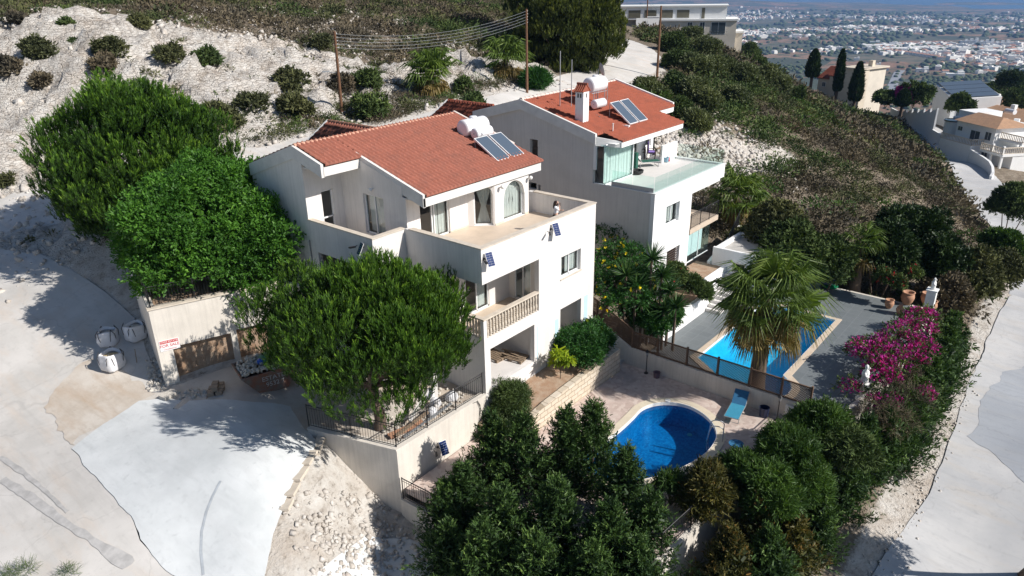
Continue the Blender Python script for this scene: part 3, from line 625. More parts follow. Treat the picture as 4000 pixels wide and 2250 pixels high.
def window(parent, c0, u, wd, z0, z1, inset=.12, mull=(.5,), rails=(), name='window', fr=.06, curtain=(), arch=False, mat=None, open_left=0):
    """c0: xy of the outer wall face at the left jamb, u direction to the right jamb"""
    u = Vector((u[0], u[1], 0)).normalized(); n = Vector((-u.y, u.x, 0)); o = Vector((c0[0], c0[1], 0))+n*inset
    b = MB(); mat = mat or M['frame']
    def bar(a, c, lo, hi, dep=.07): b.hexa([o+u*a+Vector((0,0,lo)), o+u*c+Vector((0,0,lo)), o+u*c+n*dep+Vector((0,0,lo)), o+u*a+n*dep+Vector((0,0,lo))], [o+u*a+Vector((0,0,hi)), o+u*c+Vector((0,0,hi)), o+u*c+n*dep+Vector((0,0,hi)), o+u*a+n*dep+Vector((0,0,hi))])
    r = wd/2
    top = lambda t: (z1-r+math.sqrt(max(0, r*r-(t-r)**2))) if arch else z1
    bar(0, fr, z0, z1-(r if arch else 0)); bar(wd-fr, wd, z0, z1-(r if arch else 0)); bar(0, wd, z0, z0+fr)
    if not arch: bar(0, wd, z1-fr, z1)
    for q in mull: bar(wd*q-fr*.45, wd*q+fr*.45, z0, top(wd*q))
    for q in rails: bar(0, wd, z0+(z1-z0)*q, z0+(z1-z0)*q+fr)
    if arch:
        k = 16
        for i in range(k):
            t0, t1 = wd*i/k, wd*(i+1)/k; a0, a1 = top(t0), top(t1)
            b.hexa([o+u*t0+Vector((0,0,a0-.06)), o+u*t1+Vector((0,0,a1-.06)), o+u*t1+n*.07+Vector((0,0,a1-.06)), o+u*t0+n*.07+Vector((0,0,a0-.06))], [o+u*t0+Vector((0,0,a0)), o+u*t1+Vector((0,0,a1)), o+u*t1+n*.07+Vector((0,0,a1)), o+u*t0+n*.07+Vector((0,0,a0))])
    f = b.build(name, mat, parent)
    g = MB(); q = o+n*.035; k = 12
    for i in range(k):
        t0, t1 = wd*i/k, wd*(i+1)/k
        if t1 <= open_left*wd: continue
        g.quad(q+u*t0+Vector((0,0,z0)), q+u*t1+Vector((0,0,z0)), q+u*t1+Vector((0,0,top(t1))), q+u*t0+Vector((0,0,top(t0))))
    g.build('pane', M['pane'], f)
    for (a, c, style) in curtain:
        cb = MB(); k = max(6, int((c-a)/.035)); zt = z1-.03
        for row in range(8):
            pass
        rows = 9; vs = []; fs = []
        for j in range(rows+1):
            tj = j/rows; zz = z0+.06+(zt-z0-.06)*tj
            if style == 'tied': sq = .28+.72*abs(tj-.45)/.55 if tj > .45 else .28+.5*abs(tj-.45)/.45
            else: sq = 1
            for i in range(k+1):
                t = a+(c-a)*(.5+(i/k-.5)*sq); hh = min(zz, top(min(max(t, 0.02), wd-.02))-.02)
                vs.append(o+u*t+n*(.20+.035*math.sin(i*1.9)+.015*math.sin(i*.7))+Vector((0,0,hh)))
        for j in range(rows):
            for i in range(k): fs.append((j*(k+1)+i, j*(k+1)+i+1, (j+1)*(k+1)+i+1, (j+1)*(k+1)+i))
        cb.add(vs, fs); cb.build('curtain', M['curtain'], f, True)
    return f
def baluster_prof(h):
    return [(.062,0),(.062,.05*h),(.035,.09*h),(.05,.14*h),(.068,.26*h),(.06,.36*h),(.038,.46*h),(.052,.5*h),(.038,.54*h),(.045,.62*h),(.055,.74*h),(.04,.86*h),(.03,.9*h),(.06,.95*h),(.06,h)]
def railing(b, a, c, h=1.0, post=1.8, gap=.12, deco=False, zf=None, r=.008, base=.08):
    """wrought iron railing from a to c along the ground line"""
    a = Vector(a); c = Vector(c); L = (c-a).length; d = (c-a)/L; np_ = max(1, int(round(L/post)))
    for i in range(np_+1): p = a+d*(L*i/np_); b.cyl(p, p+Vector((0,0,h+.04)), .024, None, 6)
    b.cyl(a+Vector((0,0,h)), c+Vector((0,0,h)), .020, None, 6); b.cyl(a+Vector((0,0,base)), c+Vector((0,0,base)), .014, None, 6)
    n = int(L/gap)
    for i in range(1, n): p = a+d*(L*i/n); b.cyl(p+Vector((0,0,base)), p+Vector((0,0,h)), r, None, 4, False)
    if deco:
        b.cyl(a+Vector((0,0,h-.12)), c+Vector((0,0,h-.12)), .010, None, 4)
    return b
Zv = lambda z: Vector((0, 0, z))

# ------------------------------------------------------------------ the for-sale villa
V1 = empty('villa', (4, 5, -8.5), 'nearer white villa with salmon tiled roof, big parapet terrace and balustrade balcony', 'house')
RZ = lambda y: 1.42+.294*(y-3.55)           # underside of the front roof slope
W = MB()
W.panel((0,0),(1,0),8.24,-8.5,0,.25, holes=[(-1,3.77,-4.05,-1.53),(.37,3.42,-6.53,-4.62),(5.45,7.05,-3.04,-1.95),(5.43,7.16,-6.60,-4.60)])
W.panel((0,4.5),(0,-1),4.25,-8.5,0,.25, holes=[(2.66,5,-4.05,-1.53),(.62,1.75,-3.9,-2.0)])          # west face, y 4.5 -> 0
W.panel((8.24,.25),(0,1),3.75,-8.5,0,.25)
W.panel((8.24,4.0),(0,1),9.2,-8.5,-1,.25)
W.panel((-1.83,4.5),(1,0),1.83,-8.5,0,.22)
W.panel((-1.83,9.0),(0,-1),4.28,-8.5,0,.22, holes=[(.5,3.6,-3.2,-1.45)])
W.panel((.26,4.6),(1,0),3.87,-1,1.3,.2, holes=[(.80,2.66,-1,.98)])
W.panel((4.13,4.6),(.89,-.97),1.317,-1,1.3,.22, arch=[(.30,1.22,-.98,1.0)])
W.panel((5.02,3.63),(1,0),2.58,-1,1.3,.28, arch=[(.64,2.26,-.98,.93)])
W.panel((7.6,3.91),(0,1),9.2,-1,2,.2, ztop=lambda t: RZ(3.91+t) if t < 5.59 else RZ(9.5)-.35*(t-5.59))
W.panel((.26,9.0),(0,-1),4.2,-1,2,.2, holes=[(1.5,2.9,-.85,1.05)], ztop=lambda t: RZ(9.0-t))
W.panel((-1.79,9.0),(1,0),2.05,-1,RZ(9.0)-.05,.2, holes=[(.85,1.5,-1,1.15)])
W.panel((-1.79,13.2),(0,-1),4.0,-8.5,2,.2, ztop=lambda t: RZ(9.5)-.35*(3.7-t) if t < 3.7 else RZ(9.0+4.2-t))
W.panel((7.8,13.2),(-1,0),9.6,-8.5,1.9,.2)
W.build('wall', M['wall'], V1)
sd = MB(); sd.box(-.004,0,.02,2.2,-8.4,-4.2)
# inner walls of the recesses
I1 = MB()
I1.panel((.25,2.1),(1,0),3.9,-4.05,-1.3,.15, holes=[(.92,2.47,-4.0,-1.75)])
I1.panel((4.15,2.1),(0,-1),1.85,-4.05,-1.3,.15, holes=[(.33,1.33,-4.0,-1.8)])
I1.panel((.25,4.2),(1,0),3.3,-6.53,-4.4,.15); I1.panel((3.55,4.2),(0,-1),3.95,-6.53,-4.4,.15); I1.panel((.25,.25),(0,1),3.95,-6.53,-4.4,.1)
I1.panel((5.3,3.6),(1,0),2.1,-6.6,-4.4,.12); I1.panel((7.3,3.6),(0,-1),3.35,-6.6,-4.4,.12); I1.panel((5.2,.25),(0,1),3.3,-6.6,-4.4,.12)
I1.panel((5.0,3.0),(1,0),2.6,-3.6,-1.3,.12)
I1.build('inner_wall', simple('off_white_plaster', (.70,.67,.64), .9, .05, 2), V1)
fl = MB(); fl.box(.25,7.99,.25,3.62,-1.3,-1.0); fl.box(.26,7.6,3.63,9,-1.3,-1.005); fl.box(-1.6,.26,4.72,8.99,-1.3,-1.003)
fl.box(7.6,8.24,4.0,13.1,-1.25,-.998); fl.build('terrace_floor', M['floor'], V1)
fl = MB(); fl.box(.02,4.3,.02,2.25,-4.3,-4.055); fl.build('balcony_floor', M['floor'], V1)
fl = MB(); fl.box(.02,3.7,.02,4.3,-6.8,-6.532); fl.box(5.2,7.4,.02,3.7,-6.9,-6.602); fl.build('ground_floor', M['floorw'], V1)
cl = MB(); cl.box(.25,8.0,.25,9,-1.5,-1.32); cl.box(.25,4.3,.25,4.3,-4.6,-4.31); cl.box(-1.6,0,4.7,9,-3.4,-3.2); cl.build('ceiling_slab', M['fascia'], V1)
cp = MB()
cp.box(-.03,8.27,-.03,.27,0,.05); cp.box(-.03,.27,.27,4.22,0,.05); cp.box(7.97,8.27,.27,3.66,0,.05); cp.box(-1.86,-.03,4.46,4.74,0,.05); cp.box(-1.86,-1.58,4.74,9,0,.05)
cp.build('parapet_coping', M['coping'], V1)
for q in ((.26,1.04,4.585,4.6,-1,-.9),(2.94,4.13,4.585,4.6,-1,-.9),(5.02,5.64,3.615,3.63,-1,-.9),(7.3,7.6,3.615,3.63,-1,-.9)): sk = MB(); sk.box(*q); sk.build('skirting', M['coping'], V1)
for q in ((5.0,5.28,-.004,0,-6.4,-5.0),(7.42,7.74,-.004,0,-6.6,-4.6),(3.6,3.68,-.004,0,-6.5,-4.8)): pch = MB(); pch.box(*q); pch.build('paint_patch', M['cyan'], V1)
# windows and doors
window(V1, (5.45,0), (1,0), 1.6, -3.04, -1.95, .14, (.5,), curtain=[(.05,.5,'plain'),(.75,1.55,'plain')])
window(V1, (1.06,4.6), (1,0), 1.86, -1, .98, .08, (.42,.5), name='glass_door', curtain=[(.95,1.35,'plain'),(1.35,1.8,'plain')], open_left=0)
window(V1, (4.13+.30*.676,4.6-.30*.737), (.89,-.97), .92, -.98, 1.0, .12, (), name='arched_window', arch=True, curtain=[(.05,.88,'tied')])
window(V1, (5.66,3.63), (1,0), 1.62, -.98, .93, .14, (), name='arched_window', arch=True, curtain=[(.05,.8,'plain'),(.55,1.3,'tied'),(1.1,1.58,'plain')])
window(V1, (.26,7.5), (0,-1), 1.4, -.85, 1.05, .10, (.5,), curtain=[(.08,.7,'plain'),(.7,1.3,'plain')])
window(V1, (-.94,9.0), (1,0), .65, -1, 1.15, .08, (), rails=(.38,), name='glazed_door')
window(V1, (0,3.88), (0,-1), 1.13, -3.9, -2.0, .12, (.5,), curtain=[(.5,1.05,'plain')])
window(V1, (1.17,2.1), (1,0), 1.55, -4.0, -1.75, .04, (.48,), name='glass_door', curtain=[(.9,1.5,'plain')])
window(V1, (4.15,1.77), (0,-1), 1.0, -4.0, -1.8, .03, (.5,), name='glass_door', curtain=[(.5,.95,'plain')])
sill = MB(); sill.box(5.40,7.10,-.05,.12,-3.09,-3.045); sill.build('window_sill', M['coping'], V1)
# balustrade
hb = MB(); hb.box(-.02,3.77,-.03,.20,-3.17,-3.10); hb.box(-.02,.20,.20,1.84,-3.17,-3.10); hb.build('handrail', M['coping'], V1)
nb = MB(); nb.box(.0,.19,.0,.19,-4.05,-3.17); nb.build('newel_post', M['white'], V1)
for i in range(18):
    b = MB(); b.lathe(baluster_prof(.88), (.32+i*.196, .085, -4.05), 10); b.build('baluster', M['coping'], V1, True)
for i in range(9):
    b = MB(); b.lathe(baluster_prof(.88), (.09, .34+i*.17, -4.05), 10); b.build('baluster', M['coping'], V1, True)
# roof
rf = tile_roof((.42,3.42,1.55), (1,0,0), 8.15, (0,1,.294), 6.1/math.cos(math.atan(.294)), 'roof', M['roof1'], V1)
tile_roof((-1.64,7.42,1.55+.294*4.0), (1,0,0), 2.06, (0,1,.294), 2.1/math.cos(math.atan(.294)), 'roof', M['roof1'], V1)
tile_roof((8.57,13.35,3.34-.35*3.85), (-1,0,0), 10.2, (0,-1,.35), 3.85/math.cos(math.atan(.35)), 'roof', M['roof1'], V1)
cap_tiles([(-1.72,9.5,3.30),(8.6,9.5,3.30)], .11, M['ridge'], rf)
fb = MB(); fb.box(.30,8.45,3.50,3.62,1.06,1.44); fb.box(-1.72,.28,7.50,7.62,2.22,2.62); fb.build('eave_board', M['fascia'], rf)
so_ = MB(); so_.box(.3,8.4,3.62,4.7,1.24,1.30); so_.box(-1.72,.26,7.62,9.0,2.38,2.44); so_.build('soffit', M['fascia'], rf)
verge((.28,3.5,1.44),(.28,7.9,1.44+.294*4.4),(.14,0,0),.40,.16,M['fascia'],rf)
verge((-1.84,7.5,2.60),(-1.84,9.5,2.60+.294*2),(.14,0,0),.42,.16,M['fascia'],rf)
verge((-1.84,9.5,3.19),(-1.84,13.3,3.19-.35*3.8),(.14,0,0),.42,.16,M['fascia'],rf)
verge((8.42,5.3,2.02),(8.42,9.5,2.02+.294*4.2),(.14,0,0),.30,.22,M['mortar'],rf)
verge((8.42,9.5,3.25),(8.42,13.3,3.25-.35*3.8),(.14,0,0),.30,.22,M['mortar'],rf)
# small wing roof at the back
tile_roof((4.0,17.0,1.55), (0,-1,0), 5.0, (1,0,.58), 1.95, 'porch_roof', M['roof1'], V1, course=.4)
tile_roof((7.4,12.0,1.55), (0,1,0), 5.0, (-1,0,.58), 1.95, 'porch_roof', M['roof1'], V1, course=.4)
cap_tiles([(5.72,12.0,2.58),(5.72,17.0,2.58)], .10, simple('dark_ridge_tile', (.30,.15,.10), .9, .1, 5), V1)
verge((3.9,17.0,1.45),(5.72,17.0,2.54),(0,.14,0),.30,.12,M['fascia'],V1); verge((7.5,17.0,1.45),(5.72,17.0,2.54),(0,.14,0),.30,.12,M['fascia'],V1)
pw = MB(); pw.box(4.3,7.2,13.2,16.9,-1.6,1.6); pw.build('porch_wall', M['wall'], V1)
# globe lamps on the terrace wall
for x in (5.36, 7.52):
    b = MB(); b.cyl((x,3.63,.82),(x,3.50,.84),.04,None,8); l = b.build('wall_lamp', M['fascia'], V1); g = MB(); g.lathe([(.01,-.1),(.07,-.075),(.1,0),(.07,.075),(.01,.1)], (x,3.42,.88), 12); g.build('globe', M['white'], l, True)
b = MB(); b.cyl((.26,6.75,1.36),(.16,6.75,1.36),.03,None,8); l = b.build('wall_lamp', M['fascia'], V1); g = MB(); g.lathe([(.01,-.09),(.065,-.065),(.09,0),(.065,.065),(.01,.09)], (.12,6.75,1.36), 12); g.build('globe', M['white'], l, True)
b = MB(); b.cyl((.55,.1,-8.4),(.55,.1,-8.3),.01); 
pipe = MB(); pipe.tube([(4.35,-.05,-8.0),(4.35,-.05,-6.9)],.05); pipe.build('drain_pipe', M['galv'], V1)

def heater(name_lab, x0, yb, zb, run, rise, tank1, tank2, legs, pw_=.95, gap=.13, lab=''):
    t = empty('solar_water_heater', (x0, yb, zb), lab, 'water heater')
    for k in range(2):
        xa = x0+k*(pw_+gap); xb = xa+pw_; f = MB(); th = .08
        A = Vector((xa,yb,zb)); B = Vector((xb,yb,zb)); Cc = Vector((xb,yb+run,zb+rise)); D = Vector((xa,yb+run,zb+rise)); n = Vector((0,-rise,run)).normalized()
        f.hexa([A,B,Cc,D],[A+n*th,B+n*th,Cc+n*th,D+n*th]); fr = f.build('collector_frame', M['frame'], t)
        u = Vector((1,0,0))*.045; v = (D-A).normalized()*.045; g = MB()
        g.hexa([A+n*th+u+v, B+n*th-u+v, Cc+n*th-u-v, D+n*th+u-v],[A+n*(th+.006)+u+v, B+n*(th+.006)-u+v, Cc+n*(th+.006)-u-v, D+n*(th+.006)+u-v]); g.build('collector_glass', M['collector'], fr)
    def tank(c0, c1, r):
        b = MB(); L = (Vector(c1)-Vector(c0)).length; e = r*.18
        prof = [(r*.05,0),(r*.6,e*.12),(r*.9,e*.5),(r,e*1.3)]+[(r, L-e*1.3),(r*.9,L-e*.5),(r*.6,L-e*.12),(r*.05,L)]
        b.lathe(prof, c0, 28, Vector(c1)-Vector(c0)); return b.build('tank', M['tank'], t, True)
    T1 = tank(*tank1); c = (Vector(tank1[0])+Vector(tank1[1]))/2; b = MB(); b.lathe([(.20,0),(.20,.09),(.17,.12),(.05,.13)], c+Zv(tank1[2]-.03), 16); b.build('tank_lid', M['tank'], T1, True)
    T2 = tank(*tank2); b = MB(); c = Vector(tank2[0]); b.cyl(c+Vector((-.02,0,0)), c+Vector((.01,0,0)), .03, None, 8); b.build('end_plug', M['galv'], T2)
    b = MB()
    for p, q in legs: b.cyl(p, q, .022, None, 6)
    b.build('stand', M['galv'], t)
    return t
rz = lambda y: 1.52+.294*(y-3.42)
heater('', 6.09, 4.34, 1.80, 1.54, .92, ((6.62,7.15,3.04),(8.35,7.15,3.04),.43), ((6.72,6.42,2.84),(7.95,6.42,2.84),.28),
       [((6.8,6.9,rz(6.9)),(6.8,6.9,2.75)),((8.1,6.9,rz(6.9)),(8.1,6.9,2.75)),((6.8,7.4,rz(7.4)),(6.8,7.4,2.75)),((8.1,7.4,rz(7.4)),(8.1,7.4,2.75)),((6.6,6.9,2.64),(8.3,6.9,2.64)),((6.6,7.4,2.64),(8.3,7.4,2.64)),
        ((6.9,6.2,rz(6.2)),(6.9,6.42,2.6)),((7.8,6.2,rz(6.2)),(7.8,6.42,2.6)),((6.15,5.8,rz(5.8)),(6.15,5.85,2.62)),((8.05,5.8,rz(5.8)),(8.05,5.85,2.62)),((6.1,4.4,1.75),(8.1,4.4,1.75)),((7.0,5.9,2.6),(7.0,6.2,2.95))],
       lab='solar water heater with two white tanks side by side on the salmon roof')

# ------------------------------------------------------------------ the second villa
V2 = empty('villa', (18, 5, -8.5), 'farther white villa with orange-red roof, chimney and glass-fenced terrace', 'house')
X0, X1 = 14.1, 22.9
RZ2 = lambda y: 1.62+.27*(y-3.0)
W = MB()
W.panel((X0,0.05),(1,0),4.5,-8.5,-.9,.25, holes=[(1.42,3.0,-3.12,-1.95),(1.85,3.4,-5.85,-4.75)])
W.panel((X0+4.5,.05),(1,0),X1-X0-4.5,-1.72,-.9,.25); W.panel((X1,.30),(0,1),3.05,-1.72,-.9,.25)
W.panel((X0+4.5,.30),(0,1),3.2,-8.5,-1.7,.2, )
W.panel((X0+4.5,3.4),(1,0),4.3,-8.5,-1.7,.2, holes=[(.8,2.6,-3.9,-2.0)]); W.panel((X1,3.4),(0,1),9.4,-8.5,-.9,.25)
W.build('wall', M['wall2'], V2)
W = MB(); W.panel((X0-.02,13.2),(0,-1),12.9,-8.5,-.9,.25, holes=[(4.35,5.0,-1.95,-1.55),(5.1,5.3,-2.0,-1.6)])
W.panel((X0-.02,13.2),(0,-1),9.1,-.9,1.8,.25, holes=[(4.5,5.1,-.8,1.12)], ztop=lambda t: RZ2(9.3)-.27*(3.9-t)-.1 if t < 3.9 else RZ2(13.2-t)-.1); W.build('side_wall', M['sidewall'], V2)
W = MB(); W.panel((17.1,3.6),(0,1),1.4,-.95,2.0,.15); W.panel((17.1,5.0),(1,0),5.6,-.95,2.1,.2, holes=[(1.9,3.5,-.93,1.15),(4.4,5.1,-.2,1.2)]); W.panel((22.7,5.0),(0,1),8.2,-.95,1.6,.2); W.panel((22.7,13.2),(-1,0),8.6,-8.5,1.6,.2)
W.box(20.9,22.85,3.42,3.55,-.95,.15); W.build('inner_wall', M['wall2'], V2)
fl = MB(); fl.box(X0+.25,X1-.2,.3,13,-1.3,-.95); fl.build('terrace_floor', M['floorw'], V2)
fl = MB(); fl.box(18.6,22.45,-.02,3.4,-4.42,-4.1); fl.build('balcony_slab', M['floor'], V2); fl = MB(); fl.box(18.6,22.45,.1,3.4,-1.9,-1.73); fl.build('balcony_ceiling', M['white'], V2)
cp = MB(); cp.box(X0-.05,X1+.03,.0,.30,-.9,-.86); cp.box(X0-.05,X0+.24,.3,2.9,-.9,-.86); cp.box(X1-.25,X1+.03,.3,3.4,-.9,-.86); cp.build('parapet_coping', M['white'], V2)
window(V2, (X0+1.42,.05), (1,0), 1.58, -3.12, -1.95, .14, (.5,), curtain=[(.1,1.4,'plain')]); window(V2, (X0+1.85,.05), (1,0), 1.55, -5.85, -4.75, .14, (.9,), curtain=[])
window(V2, (19.0,5.0), (1,0), 1.6, -.93, 1.15, .06, (.45,), name='glass_door', open_left=.4); window(V2, (21.5,5.0), (1,0), .7, -.2, 1.2, .06, ())
sh = MB()
for i in range(7): sh.obox((16.75,.16,-5.75+i*.15),(1.4,.02,.10),0,.4)
sh.build('shutter', simple('brown_shutter', (.10,.07,.06), .7, .1, 5), V2)
# conservatory corner with curtains
gf = MB()
for a, c in (((14.15,2.92),(14.15,4.0)),((14.15,2.92),(14.75,2.92))): pass
fr = MB(); fr.box(14.1,17.15,3.28,3.34,-.93,-.86); fr.box(14.1,17.15,3.28,3.34,1.36,1.42); fr.box(14.1,14.16,2.95,4.0,-.93,-.86); fr.box(14.08,14.18,3.9,4.1,-.1,1.5); fr.box(17.08,17.15,3.28,3.34,-.9,1.4)
cons = fr.build('conservatory_frame', M['frame'], V2)
g = MB(); g.quad((14.1,3.31,-.88),(17.1,3.31,-.88),(17.1,3.31,1.38),(14.1,3.31,1.38)); g.quad((14.13,3.31,-.88),(14.13,3.95,-.1),(14.13,3.95,1.38),(14.13,3.31,1.38)); g.build('conservatory_glass', M['conglass'], cons)
vs = []; fs = []; k = 110
for i in range(k+1):
    for z in (-.85, 1.35): vs.append((14.2+2.85*i/k, 3.45+.05*math.sin(i*.9)+.03*math.sin(i*.37), z))
for i in range(k): fs.append((2*i, 2*i+2, 2*i+3, 2*i+1))
cb = MB(); cb.add(vs, fs); cb.build('curtain', M['curtain'], cons, True)
# glass wall of the lower floor
gl = MB(); gl.box(18.66,21.6,.10,.14,-6.35,-6.28); gl.box(20.1,20.14,.10,.14,-6.3,-4.42); lw = gl.build('glass_wall_frame', M['frame'], V2)
g = MB(); g.quad((18.66,.12,-6.3),(21.6,.12,-6.3),(21.6,.12,-4.42),(18.66,.12,-4.42)); g.quad((21.6,.12,-6.3),(21.6,3.3,-6.3),(21.6,3.3,-4.42),(21.6,.12,-4.42)); g.build('glass_wall_pane', M['conglass'], lw)
wb = MB(); wb.box(18.7,21.4,.5,.54,-6.2,-4.6); wb.build('roller_blind', M['white'], lw)
# glass balustrade
for i in range(6):
    a = X0+.08+i*(X1-X0-.12)/6; c = a+(X1-X0-.12)/6-.03; b = MB(); b.quad((a,.14,-.84),(c,.14,-.84),(c,.14,.02),(a,.14,.02)); b.build('glass_panel', M['balglass'], V2)
for (a, c) in ((.18,1.5),(1.54,2.85)): b = MB(); b.quad((X0+.07,a,-.84),(X0+.07,c,-.84),(X0+.07,c,.02),(X0+.07,a,.02)); b.build('glass_panel', M['balglass'], V2)
for (a, c) in ((.18,1.7),(1.74,3.3)): b = MB(); b.quad((X1-.12,a,-.84),(X1-.12,c,-.84),(X1-.12,c,.02),(X1-.12,a,.02)); b.build('glass_panel', M['balglass'], V2)
ch = MB(); ch.box(X0+.04,X0+.12,.2,2.88,-.86,-.62); ch.build('glass_channel', M['galv'], V2)
rl = MB(); railing(rl, (18.65,.0,-4.1),(22.4,.0,-4.1),.95,1.2,.10,True); railing(rl, (22.4,.0,-4.1),(22.4,3.3,-4.1),.95,1.2,.10,True); rl.build('balcony_railing', M['iron'], V2)
# roof of the second villa
y1 = 9.3; s2 = .27
rf = tile_roof((14.75,2.62,RZ2(2.62)+.03), (1,0,0), 7.2, (0,1,s2), (y1-2.62)/math.cos(math.atan(s2)), 'roof', M['roof2'], V2, pitch=.20, course=.33)
tile_roof((14.12,3.9,RZ2(3.9)+.03), (1,0,0), .62, (0,1,s2), (y1-3.9)/math.cos(math.atan(s2)), 'roof', M['roof2'], V2, pitch=.20, course=.33)
tile_roof((21.95,4.6,RZ2(4.6)+.03), (1,0,0), 2.4, (0,1,s2), (y1-4.6)/math.cos(math.atan(s2)), 'roof', M['roof2'], V2, pitch=.20, course=.33)
tile_roof((24.4,13.2,RZ2(y1)-.27*3.9), (-1,0,0), 10.3, (0,-1,s2), 3.9/math.cos(math.atan(s2)), 'roof', M['roof2'], V2, pitch=.20, course=.33)
cap_tiles([(14.0,y1,RZ2(y1)+.05),(24.4,y1,RZ2(y1)+.05)], .13, M['mortar'], rf)
verge((13.92,3.9,RZ2(3.9)),(13.92,y1,RZ2(y1)),(.16,0,0),.48,.10,M['fascia'],rf); verge((13.92,y1,RZ2(y1)),(13.92,13.2,RZ2(y1)-.27*3.9),(.16,0,0),.48,.10,M['fascia'],rf)
verge((24.3,4.7,RZ2(4.7)),(24.3,y1,RZ2(y1)),(.16,0,0),.35,.22,M['white'],rf); verge((24.3,y1,RZ2(y1)),(24.3,13.2,RZ2(y1)-.27*3.9),(.16,0,0),.35,.22,M['white'],rf)
fb = MB(); fb.box(14.72,21.95,2.66,2.78,1.20,1.53); fb.box(21.9,24.3,4.66,4.78,1.70,2.02); fb.box(21.85,21.95,2.78,4.66,1.25,1.6)
fb.hexa([(13.95,3.9,1.30),(14.75,2.66,1.20),(14.85,2.76,1.20),(14.05,4.0,1.30)],[(13.95,3.9,1.80),(14.75,2.66,1.53),(14.85,2.76,1.53),(14.05,4.0,1.80)]); fb.build('eave_board', M['white'], rf)
sf = MB(); sf.box(14.3,21.9,2.8,5.0,1.42,1.46); sf.build('soffit', M['white'], rf)
# side porch roof of the second villa
tile_roof((13.3,16.6,1.6), (0,-1,0), 4.0, (1,0,.5), 2.2, 'porch_roof', M['roof2'], V2, course=.4); cap_tiles([(15.25,12.6,2.6),(15.25,16.6,2.6)], .1, M['roof2'], V2); pw = MB(); pw.box(13.6,17.4,13.2,16.5,-1.6,1.55); pw.build('porch_wall', M['wall2'], V2)
verge((13.2,16.6,1.5),(15.25,16.6,2.56),(0,.14,0),.3,.12,M['fascia'],V2)
# chimney
hx = atx(1422, 305, 14.9); cx_, cy_ = 14.95, 5.55
b = MB(); b.box(cx_-.28,cx_+.28,cy_-.28,cy_+.28,1.9,4.05); chm = b.build('chimney', M['wall2'], rf)
b = MB(); b.hexa([(cx_-.3,cy_-.3,4.05),(cx_+.3,cy_-.3,4.05),(cx_+.3,cy_+.3,4.05),(cx_-.3,cy_+.3,4.05)],[(cx_-.01,cy_-.3,4.38),(cx_+.01,cy_-.3,4.38),(cx_+.01,cy_+.3,4.38),(cx_-.01,cy_+.3,4.38)])
for s_ in (-1, 1):
    for k in range(5): b.cyl((cx_+s_*.38, cy_-.28+k*.14, 4.06),(cx_, cy_-.28+k*.14, 4.44),.055,None,7)
b.cyl((cx_,cy_-.36,4.46),(cx_,cy_+.36,4.46),.07,None,8); b.build('chimney_cap', M['roof2'], chm)
b = MB()
for dx in (-.09,.09): b.box(cx_-.285,cx_-.279,cy_+dx-.05,cy_+dx+.05,3.72,3.95)
b.box(cx_-.05,cx_+.05,cy_-.285,cy_-.279,3.72,3.95); b.build('flue_opening', M['dark'], V2)
r2z = lambda y: RZ2(y)+.08
heater('', 17.3, 3.75, r2z(3.75)+.06, 1.45, 1.12, ((17.05,6.6,4.05),(18.65,6.6,4.05),.46), ((17.05,6.15,2.98),(18.15,6.15,2.98),.27),
       [((17.25,6.3,r2z(6.3)),(17.25,6.3,3.7)),((18.45,6.3,r2z(6.3)),(18.45,6.3,3.7)),((17.25,6.95,r2z(6.95)),(17.25,6.95,3.7)),((18.45,6.95,r2z(6.95)),(18.45,6.95,3.7)),((17.05,6.3,3.6),(18.65,6.3,3.6)),((17.05,6.95,3.6),(18.65,6.95,3.6)),((17.25,6.3,2.7),(18.45,6.3,2.7)),
        ((17.35,5.2,r2z(5.2)),(17.35,5.2,3.1)),((19.2,5.2,r2z(5.2)),(19.2,5.2,3.1)),((17.0,6.2,2.5),(16.6,5.4,2.4)),((16.9,6.5,2.6),(16.4,5.0,2.2)),((18.9,6.4,r2z(6.4)),(18.9,6.4,3.9))],
       lab='solar water heater with a large tank raised above a small one on the orange-red roof')
b = MB(); b.cyl((18.75,7.0,r2z(7)),(18.75,7.0,4.85),.03,None,6); sdish = empty('satellite_dish', (18.75,7.0,r2z(7)), 'grey satellite dish on a mast behind the raised water tank', 'satellite dish'); b.build('mast', M['galv'], sdish)
b = MB(); b.lathe([(.01,.0),(.2,.03),(.36,.09),(.42,.13)], (18.9,6.98,4.75), 24, (.75,-.6,.25), False); b.build('dish', simple('grey_dish', (.42,.40,.38), .6, .05, 5), sdish, True)
b = MB(); b.tube([(18.9,6.98,4.55),(19.25,6.75,4.75)],.012); b.build('feed_arm', M['galv'], sdish)
for (dx, lab) in ((0.0,'taller thin antenna mast beside the white chimney'),(.75,'shorter thin antenna mast between the chimney and the water tank')):
    x_, y_ = 15.6+dx, 7.6-dx*.4; b = MB(); b.cyl((x_,y_,r2z(y_)),(x_,y_,6.1-dx*.7),.028,None,6)
    b.thing('antenna_mast', M['galv'], lab, 'antenna')
b = MB(); b.cyl((15.4,3.7,r2z(3.7)),(15.4,3.7,r2z(3.7)+.45),.03); b.cyl((15.4,3.7,r2z(3.7)+.45),(15.4,3.7,r2z(3.7)+.47),.05); b.build('vent_pipe', M['white'], V2)

